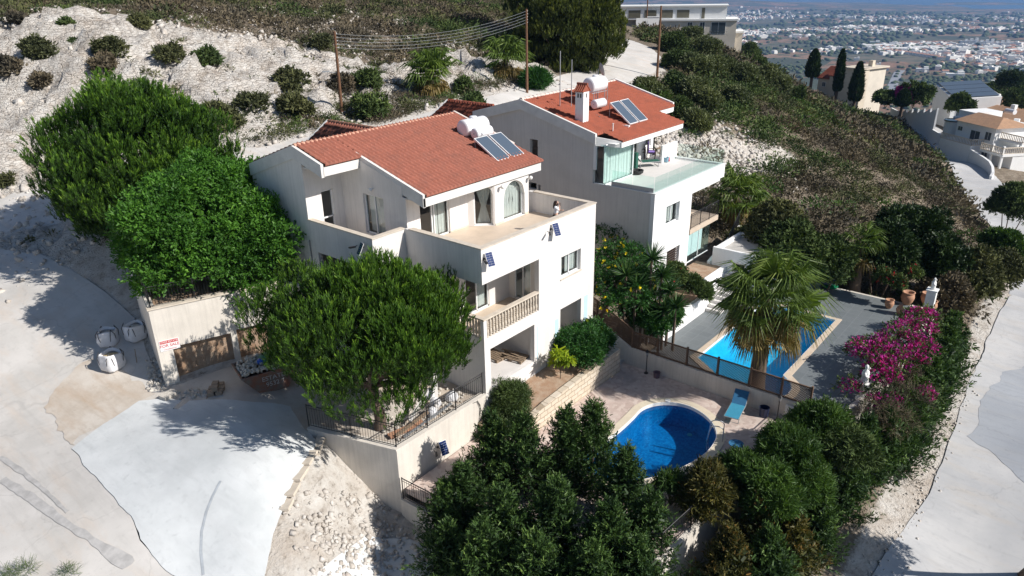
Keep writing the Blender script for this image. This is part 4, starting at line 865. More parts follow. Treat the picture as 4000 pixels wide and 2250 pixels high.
# ------------------------------------------------------------------ ground works of the first plot
patio = [(-5.05,-.2),(-4.9,-2.6),(-1.95,-9.75),(8.98,-10.6),(8.98,0),(0,0)]
def mosaic(name, c1, c2, c3, sc, grout=None, rough=.8):
    m, nt, out = newmat(name); b = nt.nodes.new('ShaderNodeBsdfPrincipled'); nt.links.new(b.outputs[0], out.inputs[0]); b.inputs['Roughness'].default_value = rough
    p = coords(nt, 'Pos'); v = nt.nodes.new('ShaderNodeTexVoronoi'); v.inputs['Scale'].default_value = sc; nt.links.new(p, v.inputs['Vector']); sep = nt.nodes.new('ShaderNodeSeparateColor'); nt.links.new(v.outputs['Color'], sep.inputs[0])
    col = ramp(nt, sep.outputs[0], [(0, c1), (.5, c2), (1, c3)])
    col = mixc(nt, ramp(nt, noise(nt, p, .7, 5, .6), [(.45, (0,0,0)), (.75, (.5,.5,.5))]), col, tuple(x*.65 for x in c2))
    nt.links.new(col, b.inputs['Base Color']); return m
M['patio'] = mosaic('crazy_stone_paving', (.46,.36,.31), (.56,.45,.40), (.62,.53,.47), 5.5)
M['tilepool'] = mosaic('blue_pool_mosaic', (.012,.18,.36), (.016,.25,.45), (.03,.32,.53), 11, rough=.3)
M['tilepool2'] = mosaic('bright_blue_pool_lining', (.02,.46,.74), (.03,.54,.80), (.05,.60,.84), 9, rough=.3)
def brickmat(name, c1, c2, mortar, w_, h_, dirn='x', rough=.9, mort=.02):
    m, nt, out = newmat(name); b = nt.nodes.new('ShaderNodeBsdfPrincipled'); nt.links.new(b.outputs[0], out.inputs[0]); b.inputs['Roughness'].default_value = rough
    p = coords(nt, 'Pos'); sp = nt.nodes.new('ShaderNodeSeparateXYZ'); nt.links.new(p, sp.inputs[0]); cb = nt.nodes.new('ShaderNodeCombineXYZ')
    a, c = dict(x=(0,2), y=(1,2), flat=(0,1))[dirn]; nt.links.new(sp.outputs[a], cb.inputs[0]); nt.links.new(sp.outputs[c], cb.inputs[1])
    wr = nt.nodes.new('ShaderNodeVectorMath'); wr.operation = 'MULTIPLY_ADD'; nz = nt.nodes.new('ShaderNodeTexNoise'); nz.inputs['Scale'].default_value = 2.2; nt.links.new(p, nz.inputs['Vector']); nt.links.new(nz.outputs['Color'], wr.inputs[0]); k = 0 if dirn == 'flat' else .12
    wr.inputs[1].default_value = (k,k,0); nt.links.new(cb.outputs[0], wr.inputs[2])
    t = nt.nodes.new('ShaderNodeTexBrick'); t.inputs['Scale'].default_value = 1; t.inputs['Brick Width'].default_value = w_; t.inputs['Row Height'].default_value = h_; t.inputs['Mortar Size'].default_value = mort; t.inputs['Mortar Smooth'].default_value = .3
    if dirn == 'flat': t.offset = 0
    t.inputs['Color1'].default_value = (*c1,1); t.inputs['Color2'].default_value = (*c2,1); t.inputs['Mortar'].default_value = (*mortar,1); nt.links.new(wr.outputs[0], t.inputs['Vector'])
    col = mixc(nt, .35, t.outputs['Color'], ramp(nt, noise(nt, p, 5, 5, .7), [(.3, tuple(x*.6 for x in c1)), (.7, c1)])); nt.links.new(col, b.inputs['Base Color'])
    bp = nt.nodes.new('ShaderNodeBump'); bp.inputs['Strength'].default_value = .8; bp.inputs['Distance'].default_value = .03; bp.invert = True; nt.links.new(t.outputs['Fac'], bp.inputs['Height'])
    if dirn != 'flat': nt.links.new(bp.outputs[0], b.inputs['Normal'])
    return m
M['stone'] = brickmat('cream_block_stone', (.62,.53,.41), (.70,.62,.52), (.33,.25,.17), .52, .24)
M['slate'] = brickmat('grey_slate_deck', (.155,.175,.185), (.185,.205,.215), (.25,.27,.28), .62, .62, 'flat', .6, .012)
M['copetile'] = brickmat('sandstone_coping', (.62,.50,.38), (.66,.55,.43), (.50,.40,.30), .5, .5, 'flat', .8, .008)

def smooth_closed(pts, n=10):
    out = []; k = len(pts)
    for i in range(k):
        p0, p1, p2, p3 = [Vector((*pts[(i+j-1) % k], 0)) for j in range(4)]
        for t in range(n):
            t /= n; q = .5*((2*p1)+(-p0+p2)*t+(2*p0-5*p1+4*p2-p3)*t*t+(-p0+3*p1-3*p2+p3)*t**3); out.append((q.x, q.y))
    return out
def offset(poly, d):
    n = len(poly); out = []
    area = sum(poly[i-1][0]*poly[i][1]-poly[i][0]*poly[i-1][1] for i in range(n)); sg = 1 if area > 0 else -1
    for i in range(n):
        a = Vector(poly[i-1]); b = Vector(poly[i]); c = Vector(poly[(i+1) % n]); t = ((b-a).normalized()+(c-b).normalized())
        t = t.normalized() if t.length > 1e-6 else (c-b).normalized(); nn = Vector((t.y, -t.x))*sg; out.append((b.x+nn.x*d, b.y+nn.y*d))
    return out
def ring(b, inner, outer, z0, z1):
    n = len(inner)
    for i in range(n):
        j = (i+1) % n; A = [(*inner[i], z0), (*inner[j], z0), (*outer[j], z0), (*outer[i], z0)]; B = [(*inner[i], z1), (*inner[j], z1), (*outer[j], z1), (*outer[i], z1)]; b.hexa(A, B)
def paving_with_hole(name, poly, hole, z, mat, th=.25):
    bm = bmesh.new()
    def loop(pts): vs = [bm.verts.new((x, y, z)) for x, y in pts]; return [bm.edges.new((vs[i], vs[(i+1) % len(vs)])) for i in range(len(vs))]
    e = loop(poly)+loop(hole); bmesh.ops.triangle_fill(bm, use_beauty=True, use_dissolve=False, edges=e)
    bmesh.ops.recalc_face_normals(bm, faces=bm.faces)
    if sum(f.normal.z for f in bm.faces) < 0: bmesh.ops.reverse_faces(bm, faces=bm.faces)
    g = bmesh.ops.extrude_face_region(bm, geom=bm.faces[:]); [setattr(v.co, 'z', z-th) for v in g['geom'] if isinstance(v, bmesh.types.BMVert)]
    bmesh.ops.recalc_face_normals(bm, faces=bm.faces)
    me = bpy.data.meshes.new(name); bm.to_mesh(me); bm.free(); return struct(link_mesh(name, me, mat))
def watermat(name, tint, rough=.02):
    m, nt, out = newmat(name); t = nt.nodes.new('ShaderNodeBsdfTransparent'); t.inputs[0].default_value = (*tint, 1); g = nt.nodes.new('ShaderNodeBsdfGlossy'); g.inputs['Roughness'].default_value = rough
    lw_ = nt.nodes.new('ShaderNodeLayerWeight'); pw = nt.nodes.new('ShaderNodeMath'); pw.operation = 'POWER'; pw.inputs[1].default_value = 5; nt.links.new(lw_.outputs['Facing'], pw.inputs[0]); f = nt.nodes.new('ShaderNodeMath'); f.operation = 'MULTIPLY_ADD'; f.inputs[1].default_value = .9; f.inputs[2].default_value = .02; nt.links.new(pw.outputs[0], f.inputs[0]); bp = nt.nodes.new('ShaderNodeBump'); bp.inputs['Strength'].default_value = .12; bp.inputs['Distance'].default_value = .05
    nt.links.new(noise(nt, coords(nt, 'Pos'), 4, 3, .5), bp.inputs['Height']); nt.links.new(bp.outputs[0], g.inputs['Normal']); pass
    mx = nt.nodes.new('ShaderNodeMixShader'); nt.links.new(f.outputs[0], mx.inputs[0]); nt.links.new(t.outputs[0], mx.inputs[1]); nt.links.new(g.outputs[0], mx.inputs[2]); nt.links.new(mx.outputs[0], out.inputs[0]); return m
def pool(lab, outline, cope, zc, zw, zb, basin_mat, wm, cope_mat, shelf=None):
    t = empty('swimming_pool', (*outline[0], zc), lab, 'pool'); n = len(outline); b = MB()
    b.add([(x, y, zc-.01) for x, y in outline]+[(x, y, zb) for x, y in outline], [(i, (i+1) % n, n+(i+1) % n, n+i) for i in range(n)]+[tuple(range(n, 2*n))]); b.build('basin', basin_mat, t)
    b = MB(); ring(b, outline, offset(outline, cope), zc-.1, zc+.035); b.build('coping', cope_mat, t)
    b = MB(); i_ = offset(outline, -.03); ring(b, i_, outline, zw+.005, zc+.03); b.build('water_line', M['white'], t)
    b = MB(); b.add([(x, y, zw) for x, y in outline], [tuple(range(n))]); b.build('water', wm, t); return t
def ladder(p, q, drop, parent, h=.75):
    """two chrome handrails from deck point p over the edge toward q"""
    p = Vector(p); q = Vector(q); d = (q-p).normalized(); sd_ = Vector((-d.y, d.x, 0))*.24; b = MB()
    for s_ in (-1, 1):
        o = p+sd_*s_; pts = [o, o+Zv(h*.8)]+[o+Zv(h*.8)+d*(.28-.28*math.cos(a))+Zv(.16*math.sin(a)) for a in (.6, 1.2, 1.57, 2.0, 2.6)]+[o+d*.58+Zv(h*.55), o+d*.66+Zv(-.3), o+d*.66+Zv(-drop)]
        b.tube(pts, .022, 8)
    for k in range(3): c = p+d*.66+Zv(-.35-.28*k); b.cyl(c-sd_, c+sd_, .03, None, 6)
    return b.build('pool_ladder', M['steel'], parent)
wp = [at(u, v, -8.62).xy[:] for u, v in ((1520,1115),(1560,1085),(1592,1055),(1614,1033),(1645,1021),(1685,1018),(1730,1026),(1768,1046),(1793,1071),(1803,1097),(1796,1122),(1774,1148),(1738,1172),(1695,1192),(1645,1208),(1590,1218),(1530,1218),(1480,1200),(1462,1168),(1482,1136))]
out1 = smooth_closed(wp, 5)
paving_with_hole('patio', patio, offset(out1, .30), -8.5, M['patio'])
wm1 = watermat('deep_blue_water', (.30, .68, .88)); wm2 = watermat('clear_turquoise_water', (.62, .90, .97))
P1 = pool('kidney shaped deep blue swimming pool with cream coping on the stone patio', out1, .36, -8.5, -8.64, -9.75, M['tilepool'], wm1, simple('cream_pool_coping', (.66,.58,.45), .8, .06, 3))
lp = at(1818, 1105, -8.5); lq = at(1775, 1098, -8.5); ladder(lp, lq, 1.0, P1)
steps_in = MB(); c = at(1705,1062,-8.9); steps_in.lathe([(.02,0),(.6,0),(.6,-.5)], (c.x,c.y,-8.98), 20); pass
for (u, v) in ((1735,1092),(1607,1053)): pass
b = MB(); c = at(1735,1092,-9.7); b.lathe([(.12,0),(.12,.02),(.01,.025)], (c.x,c.y,-9.745), 16); b.build('pool_light', simple('greenish_pool_light', (.25,.55,.45), .4, .05, 5), P1)
for u, v in ((1533,1108),(1680,1008)):
    c = at(u, v, -8.46); b = MB(); b.lathe([(.13,0),(.13,.03),(.01,.035)], (c.x,c.y,-8.465), 14); b.build('skimmer_lid', M['white'], P1)
# second pool and deck
deck = [(9.45,-2.0),(9.45,-11.6),(14,-12.3),(25.6,-12.4),(25.6,-4.0),(19.9,-4.0),(19.9,-2.0)]
r2p = [(20.83,-4.25),(20.83,-8.5),(12.75,-8.5),(12.4,-8.9),(11.6,-9.35),(10.7,-9.3),(10.1,-8.7),(10.0,-7.9),(10.3,-7.2),(11.0,-6.8),(11.7,-6.6),(12.0,-6.0),(12.0,-4.25)]
r2p = [(20.83,-4.25),(20.83,-8.5),(12.75,-8.5)]+[(11.35+1.45*math.cos(a), -8.0-1.35*math.sin(a)) for a in (.5,.9,1.3,1.7,2.1,2.5,2.9,3.3,3.7)]+[(10.3,-6.4),(10.9,-5.6),(11.4,-4.9),(11.8,-4.25)]
paving_with_hole('pool_deck', deck, offset(r2p, .3), -8.5, M['slate'])
P2 = pool('long rectangular bright blue swimming pool with sandstone coping on the slate deck', r2p, .36, -8.5, -8.6, -9.9, M['tilepool2'], wm2, M['copetile'])
ladder((21.5,-7.6,-8.5),(20.8,-7.6,-8.5), 1.0, P2)

# stone retaining wall, planter bed, stairs
b = MB(); xs_ = [-.6,.6,2,3.5,5,6.5,8.05]; zt = [-8.0,-7.65,-7.45,-7.35,-7.28,-7.22,-7.15]
for a, c, za, zc in zip(xs_[:-1], xs_[1:], zt[:-1], zt[1:]): b.hexa([(a,-1.85,-8.5),(c,-1.85,-8.5),(c,-1.55,-8.5),(a,-1.55,-8.5)],[(a,-1.85,za),(c,-1.85,zc),(c,-1.55,zc),(a,-1.55,za)])
b.box(7.75,8.05,-1.55,-.3,-8.5,-7.16); b.thing('stone_wall', M['stone'], 'low cream stone block wall holding up the planting bed beside the kidney pool', 'wall')
def bedz(x, y): return np.interp(x, [-.6,1,3,8], [-8.1,-7.7,-7.5,-7.35])+.02*np.sin(np.asarray(x)*5)
b = MB(); bp_ = [(-.6,-1.55),(7.74,-1.55),(7.74,-.02),(-.6,-.02)]; n = 16
for i in range(n): x0 = -.6+8.34*i/n; x1 = -.6+8.34*(i+1)/n; b.hexa([(x0,-1.55,-8.5),(x1,-1.55,-8.5),(x1,0,-8.5),(x0,0,-8.5)],[(x0,-1.55,float(bedz(x0,0))),(x1,-1.55,float(bedz(x1,0))),(x1,-.02,float(bedz(x1,0))+.25),(x0,-.02,float(bedz(x0,0))+.25)])
struct(b.build('planting_bed', M['soil']))
b = MB()
for i in range(14):
    z = -8.5+.17*(i+1); y0 = -1.5+i*.33; b.box(8.26,9.15,y0,y0+.36,-8.9,z)
b.thing('garden_stairs', M['steps'], 'grey garden stairs between the nearer villa and the lattice fence', 'stairs')
b = MB(); b.hexa([(8.08,-1.4,-8.5),(8.24,-1.4,-8.5),(8.24,2.8,-8.5),(8.08,2.8,-8.5)],[(8.08,-1.4,-7.1),(8.24,-1.4,-7.1),(8.24,2.8,-5.4),(8.08,2.8,-5.4)]); b.thing('stair_parapet', M['cyan'], 'pale blue parapet wall stepping down beside the garden stairs', 'wall')
# lattice fence on its wall
b = MB(); b.box(9.0,9.25,-10.9,-1.9,-8.9,-7.55); b.hexa([(9.0,-1.9,-8.9),(9.25,-1.9,-8.9),(9.25,7,-8.9),(9.0,7,-8.9)],[(9.0,-1.9,-7.55),(9.25,-1.9,-7.55),(9.25,7,-3.4),(9.0,7,-3.4)])
b.thing('boundary_wall', M['retain'], 'weathered rendered boundary wall between the two pool terraces', 'wall', origin=(9.1,-4,-8.5))
LF = empty('lattice_fence', (9.12,-5,-7.55), 'brown diamond lattice fence on top of the wall between the two pools', 'fence')
def lattice(parent, P0, P1, h):
    P0 = Vector(P0); P1 = Vector(P1); d = P1-P0; L = math.hypot(d.x, d.y); u = Vector((d.x, d.y, 0))/L; sl_ = d.z/L; b = MB(); g = .095
    def pt(t, z, o): return P0+u*t+Zv(sl_*t+z)+Vector((o, 0, 0))
    n = int((L+h)/g)
    for i in range(n):
        for sgn in (1, -1):
            t0 = i*g-h if sgn > 0 else i*g; a0, a1 = t0, t0+sgn*h; z0, z1 = 0, h
            if sgn > 0:
                if a0 < 0: z0 = -a0; a0 = 0
                if a1 > L: z1 = h-(a1-L); a1 = L
            else:
                if a0 > L: z0 = a0-L; a0 = L
                if a1 < 0: z1 = h+a1; a1 = 0
            if z1-z0 < .03: continue
            p, q = pt(a0, z0, .01*sgn), pt(a1, z1, .01*sgn); dd = (q-p).normalized(); wv = Vector((0, -dd.z, dd.y))*.016; b.hexa([p-wv+Vector((-.004,0,0)), q-wv+Vector((-.004,0,0)), q-wv+Vector((.004,0,0)), p-wv+Vector((.004,0,0))],[p+wv+Vector((-.004,0,0)), q+wv+Vector((-.004,0,0)), q+wv+Vector((.004,0,0)), p+wv+Vector((.004,0,0))])
    b.build('lattice_panel', M['brown'], parent)
    fr = MB()
    for z in (0, h): p, q = pt(0, z, 0), pt(L, z, 0); fr.hexa([p+Vector((-.03,0,-.03)), q+Vector((-.03,0,-.03)), q+Vector((.03,0,-.03)), p+Vector((.03,0,-.03))],[p+Vector((-.03,0,.03)), q+Vector((-.03,0,.03)), q+Vector((.03,0,.03)), p+Vector((.03,0,.03))])
    fr.build('rail', M['brown'], parent)
ysx = [-1.9,-3.35,-4.95,-6.55,-8.15,-9.6,-10.9]
for a, c in zip(ysx[:-1], ysx[1:]): lattice(LF, (9.12,a,-7.5), (9.12,c,-7.5), .85)
for y0, y1 in ((-1.9,.3),(.3,2.5),(2.5,4.8),(4.8,7.0)):
    s_ = 4.15/8.9; lattice(LF, (9.12,y0,-7.5+s_*(y0+1.9)), (9.12,y1,-7.5+s_*(y1+1.9)), .95)
for y0 in ysx+[.3,2.5,4.8]:
    z0 = -7.55 if y0 <= -1.9 else -7.55+4.15/8.9*(y0+1.9); b = MB(); b.box(9.07,9.17,y0-.04,y0+.04,z0,z0+1.0); b.build('post', M['brown'], LF)
def zat(x, y, v):                    # height on the vertical line (x, y) that shows at row v
    lo, hi = -60.0, 30.0
    for _ in range(40):
        m_ = (lo+hi)/2; d = Vector((x, y, m_))-Vector(CAM); vv = (1125-FPX*d.dot(U2)/d.dot(FW))/KD
        if vv > v: lo = m_
        else: hi = m_
    return m_
# ------------------------------------------------------------------ forecourt, retaining walls, railings
fc = [(-5.0,.2),(-.02,.2),(-.02,4.45),(-1.85,4.45),(-1.85,8.9),(-3.0,10.1),(-5.6,11.0),(-8.0,11.9),(-7.4,8.5),(-6.35,3.9)]
fcs = MB(); fcs.prism(fc, -9.5, -6.87); struct(fcs.build('forecourt', M['dirt']))
rw = MB(); rw.box(-5.19,-.02,0,.25,-10.6,-6.72); rw.box(-5.24,0,-.03,.28,-6.72,-6.66)
rw.hexa([(-5.19,0,-10.6),(-4.94,.1,-10.6),(-6.2,4.05,-10.6),(-6.45,3.96,-10.6)],[(-5.19,0,-6.74),(-4.94,.1,-6.74),(-6.2,4.05,-6.74),(-6.45,3.96,-6.74)])
rw.hexa([(-5.23,-.02,-6.74),(-4.9,.1,-6.74),(-6.16,4.1,-6.74),(-6.49,3.96,-6.74)],[(-5.23,-.02,-6.67),(-4.9,.1,-6.67),(-6.16,4.1,-6.67),(-6.49,3.96,-6.67)])
rw.thing('retaining_wall', M['retain'], 'tall white retaining wall under the iron railing, carrying a small solar floodlight', 'wall', origin=(-5,0,-9.5))
b = MB(); railing(b, (-6.35,4.0,-6.67), (-5.09,.12,-6.67), 1.02, 1.9, .12, True); railing(b, (-5.09,.12,-6.67), (-.1,.12,-6.67), 1.02, 1.65, .12, True)
b.thing('iron_railing', M['iron'], 'black iron railing on the retaining wall in front of the middle pine', 'railing', origin=(-5,.1,-6.67))
b = MB()
def wall_line(b, pts, th, z0, tops):
    for (p, q, ta, tb_) in zip(pts[:-1], pts[1:], tops[:-1], tops[1:]):
        d = Vector((q[0]-p[0], q[1]-p[1])).normalized(); n = Vector((-d.y, d.x))*th
        b.hexa([(p[0],p[1],z0),(q[0],q[1],z0),(q[0]+n.x,q[1]+n.y,z0),(p[0]+n.x,p[1]+n.y,z0)],[(p[0],p[1],ta),(q[0],q[1],tb_),(q[0]+n.x,q[1]+n.y,tb_),(p[0]+n.x,p[1]+n.y,ta)])
wall_line(b, [(-5.25,-.03),(-5.1,-2.6),(-2.1,-9.9),(9.3,-10.95)], .22, -12.5, [-9.0,-9.0,-8.55,-8.3])
b.thing('patio_wall', M['retain'], 'outer rendered wall round the paved kidney pool terrace, half hidden by conifers', 'wall', origin=(-2,-9.8,-11))
b = MB(); railing(b, (-5.15,-.1,-9.0), (-5.0,-2.6,-9.0), 1.0, 1.9, .12, True); railing(b, (-5.0,-2.6,-9.0), (-2.0,-9.8,-8.55), 1.0, 1.9, .12, True)
railing(b, (-2.0,-9.8,-8.5), (9.1,-10.8,-8.3), 1.0, 1.9, .12, True); b.thing('iron_railing', M['iron'], 'black iron railing around the kidney pool terrace behind the front conifers', 'railing', origin=(-2,-9.8,-8.5))
b = MB(); wall_line(b, [(9.3,-11.8),(14,-12.55),(25.85,-12.65),(25.85,-3.9)], .22, -13.5, [-8.3,-8.35,-8.52,-8.52]); b.thing('deck_wall', M['retain'], 'outer wall of the slate pool deck behind the bougainvillea', 'wall', origin=(14,-12.5,-12))
# upper garden and garage wall
A = Vector((-8.35, 12.1)); wd = Vector((.948, -.318)).normalized()
def onwall(u, v):
    d = FW + R2*((u*KD-2000)/FPX) + U2*((1125-v*KD)/FPX); n = Vector((-wd.y, wd.x)); t = ((A.x-CAM[0])*n.x+(A.y-CAM[1])*n.y)/(d.x*n.x+d.y*n.y); p = Vector(CAM)+d*t
    return (Vector((p.x, p.y))-A).dot(wd), p.z
q0 = onwall(429.7,928); q1 = onwall(579,890)
gw = MB(); gw.panel(A, wd, 5.75, -9, -3.05, .3, holes=[(.62,3.15,-7.2,-5.0),(3.4,5.4,-7.2,-4.9)])
B_ = A+wd*5.75; gw.panel(B_, (.25,-1), 2.1, -9, -3.05, .25); C_ = Vector((B_.x+.51, B_.y-2.04)); gw.panel(C_, (1,-.1), -1.83-C_.x, -9, -3.05, .25)
gw.panel((A.x+1.75, A.y+5.65), (-1.75,-5.65), 5.91, -9, -3.05, .3)
gwo = gw.build('garage_wall', M['retain'], origin=(-8,12,-6.9)); tag(gwo, 'rendered garage retaining wall with a for sale sign and dark door openings', 'wall')
cw = MB(); nn = Vector((-wd.y, wd.x)); 
def wp3(t, dd, z): return (A.x+wd.x*t+nn.x*dd, A.y+wd.y*t+nn.y*dd, z)
cw.hexa([wp3(-.05,-.05,-3.05),wp3(5.75,-.05,-3.05),wp3(5.75,.34,-3.05),wp3(-.05,.34,-3.05)],[wp3(-.05,-.05,-2.99),wp3(5.75,-.05,-2.99),wp3(5.75,.34,-2.99),wp3(-.05,.34,-2.99)]); cw.build('wall_coping', M['coping'], gwo)
gd = MB(); gd.hexa([wp3(.62,.55,-7),wp3(5.4,.55,-7),wp3(5.4,.62,-7),wp3(.62,.62,-7)],[wp3(.62,.55,-4.9),wp3(5.4,.55,-4.9),wp3(5.4,.62,-4.9),wp3(.62,.62,-4.9)]); gd.build('garage_door', simple('brown_slatted_door', (.10,.08,.065), .8, .2, 9), gwo)
gd = MB(); gd.hexa([wp3(.62,.3,-5.0),wp3(3.15,.3,-5.0),wp3(3.15,.56,-5.35),wp3(.62,.56,-5.35)],[wp3(.62,.31,-4.98),wp3(3.15,.31,-4.98),wp3(3.15,.57,-5.33),wp3(.62,.57,-5.33)]); gd.build('door_lintel', simple('ochre_lintel', (.36,.25,.13), .9, .1, 3), gwo)
ug = [(A.x+.3,A.y+.3),(B_.x-.1,B_.y+.3),(C_.x+.2,C_.y+.3),(-1.84,8.3),(-1.84,13.4),(3.8,13.6),(3.8,17),(-1,20),(-5.5,19.5),(A.x+1.9,A.y+5.4)]
gb = MB(); gb.prism(ug, -8.5, lambda x, y: -3.25+.07*max(0, y-12)); struct(gb.build('upper_garden', M['soil']))
b = MB(); P_ = [Vector((*wp3(.12,.15,0)[:2],-2.99)), Vector((*wp3(5.7,.15,0)[:2],-2.99))]; railing(b, P_[0], P_[1], .95, 1.9, .12, True); railing(b, P_[0], (A.x+1.85,A.y+5.6,-2.95), .95, 1.9, .12, True); railing(b, P_[1], (-1.9,9.3,-2.99), .95, 1.5, .12, True)
b.thing('iron_railing', M['iron'], 'black iron railing along the top of the garage wall under the carob tree', 'railing', origin=(A.x,A.y,-3))

def text_mesh(txt, size, mat, name, parent, Mx, ext=.004):
    cu = bpy.data.curves.new(name, 'FONT'); cu.body = txt; cu.size = size; cu.extrude = ext; cu.align_x = 'CENTER'; cu.align_y = 'CENTER'
    tmp = bpy.data.objects.new('tmp_text', cu); COL.objects.link(tmp); bpy.context.view_layer.update()
    me = bpy.data.meshes.new_from_object(tmp.evaluated_get(bpy.context.evaluated_depsgraph_get())); bpy.data.objects.remove(tmp); bpy.data.curves.remove(cu); me.transform(Mx); return link_mesh(name, me, mat, parent)
# sign on the wall
su0, sz0 = onwall(398.4,859.5); su1, sz1 = onwall(449.6,853); sz2 = onwall(403,886)[1]
sc_u = (su0+su1)/2; sw = su1-su0; shh = sz0-sz2; szc = (sz0+sz2)/2
S_ = empty('for_sale_sign', wp3(sc_u,-.02,szc), 'white and red estate agent sign reading FOR SALE on the garage wall', 'sign')
Mw = Matrix(((wd.x,0,-nn.x,0),(wd.y,0,-nn.y,0),(0,1,0,0),(0,0,0,1)))
def sM(dx, dz, dd): return Matrix.Translation(wp3(sc_u+dx, -dd, szc+dz)) @ Mw
def sbox(dx, dz, w_, h_, d0, d1, mat, nm):
    b = MB(); b.hexa([wp3(sc_u+dx-w_/2,-d0,szc+dz-h_/2),wp3(sc_u+dx+w_/2,-d0,szc+dz-h_/2),wp3(sc_u+dx+w_/2,-d1,szc+dz-h_/2),wp3(sc_u+dx-w_/2,-d1,szc+dz-h_/2)],[wp3(sc_u+dx-w_/2,-d0,szc+dz+h_/2),wp3(sc_u+dx+w_/2,-d0,szc+dz+h_/2),wp3(sc_u+dx+w_/2,-d1,szc+dz+h_/2),wp3(sc_u+dx-w_/2,-d1,szc+dz+h_/2)]); return b.build(nm, mat, S_)
M['signred'] = simple('sign_red', (.55,.03,.03), .6, .02, 3); M['signwhite'] = simple('sign_white', (.82,.80,.80), .6, .02, 3)
sbox(0, 0, sw, shh, .005, .02, M['signwhite'], 'board'); sbox(0, shh*.32, sw*.94, shh*.26, .021, .024, M['signred'], 'red_band')
text_mesh('STASIS ESTATES', shh*.22, M['signwhite'], 'lettering', S_, sM(0, shh*.32, .027)); text_mesh('FOR SALE', shh*.36, M['signred'], 'lettering', S_, sM(0, -shh*.04, .024)); text_mesh('www.stasisestates.com', shh*.11, M['signred'], 'lettering', S_, sM(0, -shh*.36, .024))

# ------------------------------------------------------------------ skip with rubble
z_t = -5.75; a0 = at(607,956,z_t); a1 = at(728,921,z_t); u_ = (a1-a0); L = max(2.2, min(3.4, u_.length+.6)); u_ = u_.normalized(); pv = Vector((-u_.y, u_.x, 0)); Wd = 1.7
SK = empty('rubble_skip', (a0.x, a0.y, -6.87), 'rusty grey and red skip full of white rubble beside the garage door', 'skip')
def sp(t, s_, z): return a0+u_*t+pv*s_+Zv(z-z_t)
b = MB(); zb_ = -6.82
o_ = [sp(0,0,z_t),sp(L,0,z_t),sp(L,Wd,z_t),sp(0,Wd,z_t)]; bo = [sp(.75,.12,zb_),sp(L-.75,.12,zb_),sp(L-.75,Wd-.12,zb_),sp(.75,Wd-.12,zb_)]
b.add(o_+bo, [(0,1,5,4),(1,2,6,5),(2,3,7,6),(3,0,4,7),(7,6,5,4)]); i_ = [sp(.08,.06,z_t),sp(L-.08,.06,z_t),sp(L-.08,Wd-.06,z_t),sp(.08,Wd-.06,z_t)]; ib = [sp(.3,.1,z_t-.4),sp(L-.3,.1,z_t-.4),sp(L-.3,Wd-.1,z_t-.4),sp(.3,Wd-.1,z_t-.4)]
b.add(o_+i_, [(0,1,5,4),(1,2,6,5),(2,3,7,6),(3,0,4,7)]); b.add(i_+ib, [(4,5,1,0),(5,6,2,1),(6,7,3,2),(7,4,0,3)])
for t in (.02, L-.02): b.cyl(sp(t,0,z_t), sp(t,Wd,z_t), .035, None, 6)
b.cyl(sp(0,0,z_t), sp(L,0,z_t), .035, None, 6); b.cyl(sp(0,Wd,z_t), sp(L,Wd,z_t), .035, None, 6); b.build('hull', M['rust'], SK)
Mk = Matrix(((u_.x,0,-pv.x,0),(u_.y,0,-pv.y,0),(0,1,0,0),(0,0,0,1)))
for tx, dz, s_ in (('ESTATES', -.30, .30), ('9532 7', -.62, .30)):
    text_mesh(tx, s_, simple('worn_white_paint', (.55,.53,.52), .8, .2, 9), 'lettering', SK, Matrix.Translation(sp(L*.52,-.035+.12*(-dz),z_t+dz)) @ Mk)
rg = np.random.default_rng(5); k = 420; C0 = np.array([sp(t, s_, z_t+.02+.14*math.sin(t*2)+h_)[:] for t, s_, h_ in zip(rg.uniform(.15,L-.15,k), rg.uniform(.12,Wd-.12,k), rg.uniform(-.12,.08,k))])
V, F = blobs(C0, rg.uniform(.04,.12,(k,3)), rg, .3); rr = np_mesh('rubble_load', V, F, M['rubble'], SK)
c = sp(L*.52,.85,z_t+.22); b = MB(); b.lathe([(.02,-.2),(.34,-.16),(.42,.0),(.34,.2),(.16,.3),(.02,.32)], c, 14, (.2,.1,1)); b.thing('green_sack', simple('green_sack_plastic', (.02,.14,.09), .5, .2, 4, bump=1, bscale=9), 'green sack lying on the rubble in the skip', 'sack')
c = sp(L*.40,.72,z_t+.22); b = MB(); b.lathe([(.02,-.1),(.17,-.06),(.20,.04),(.12,.15),(.02,.17)], c, 12, (.4,-.3,1)); b.thing('blue_bag', simple('blue_bag_plastic', (.02,.10,.45), .4, .2, 4), 'small blue bag against the green sack in the skip', 'bag')

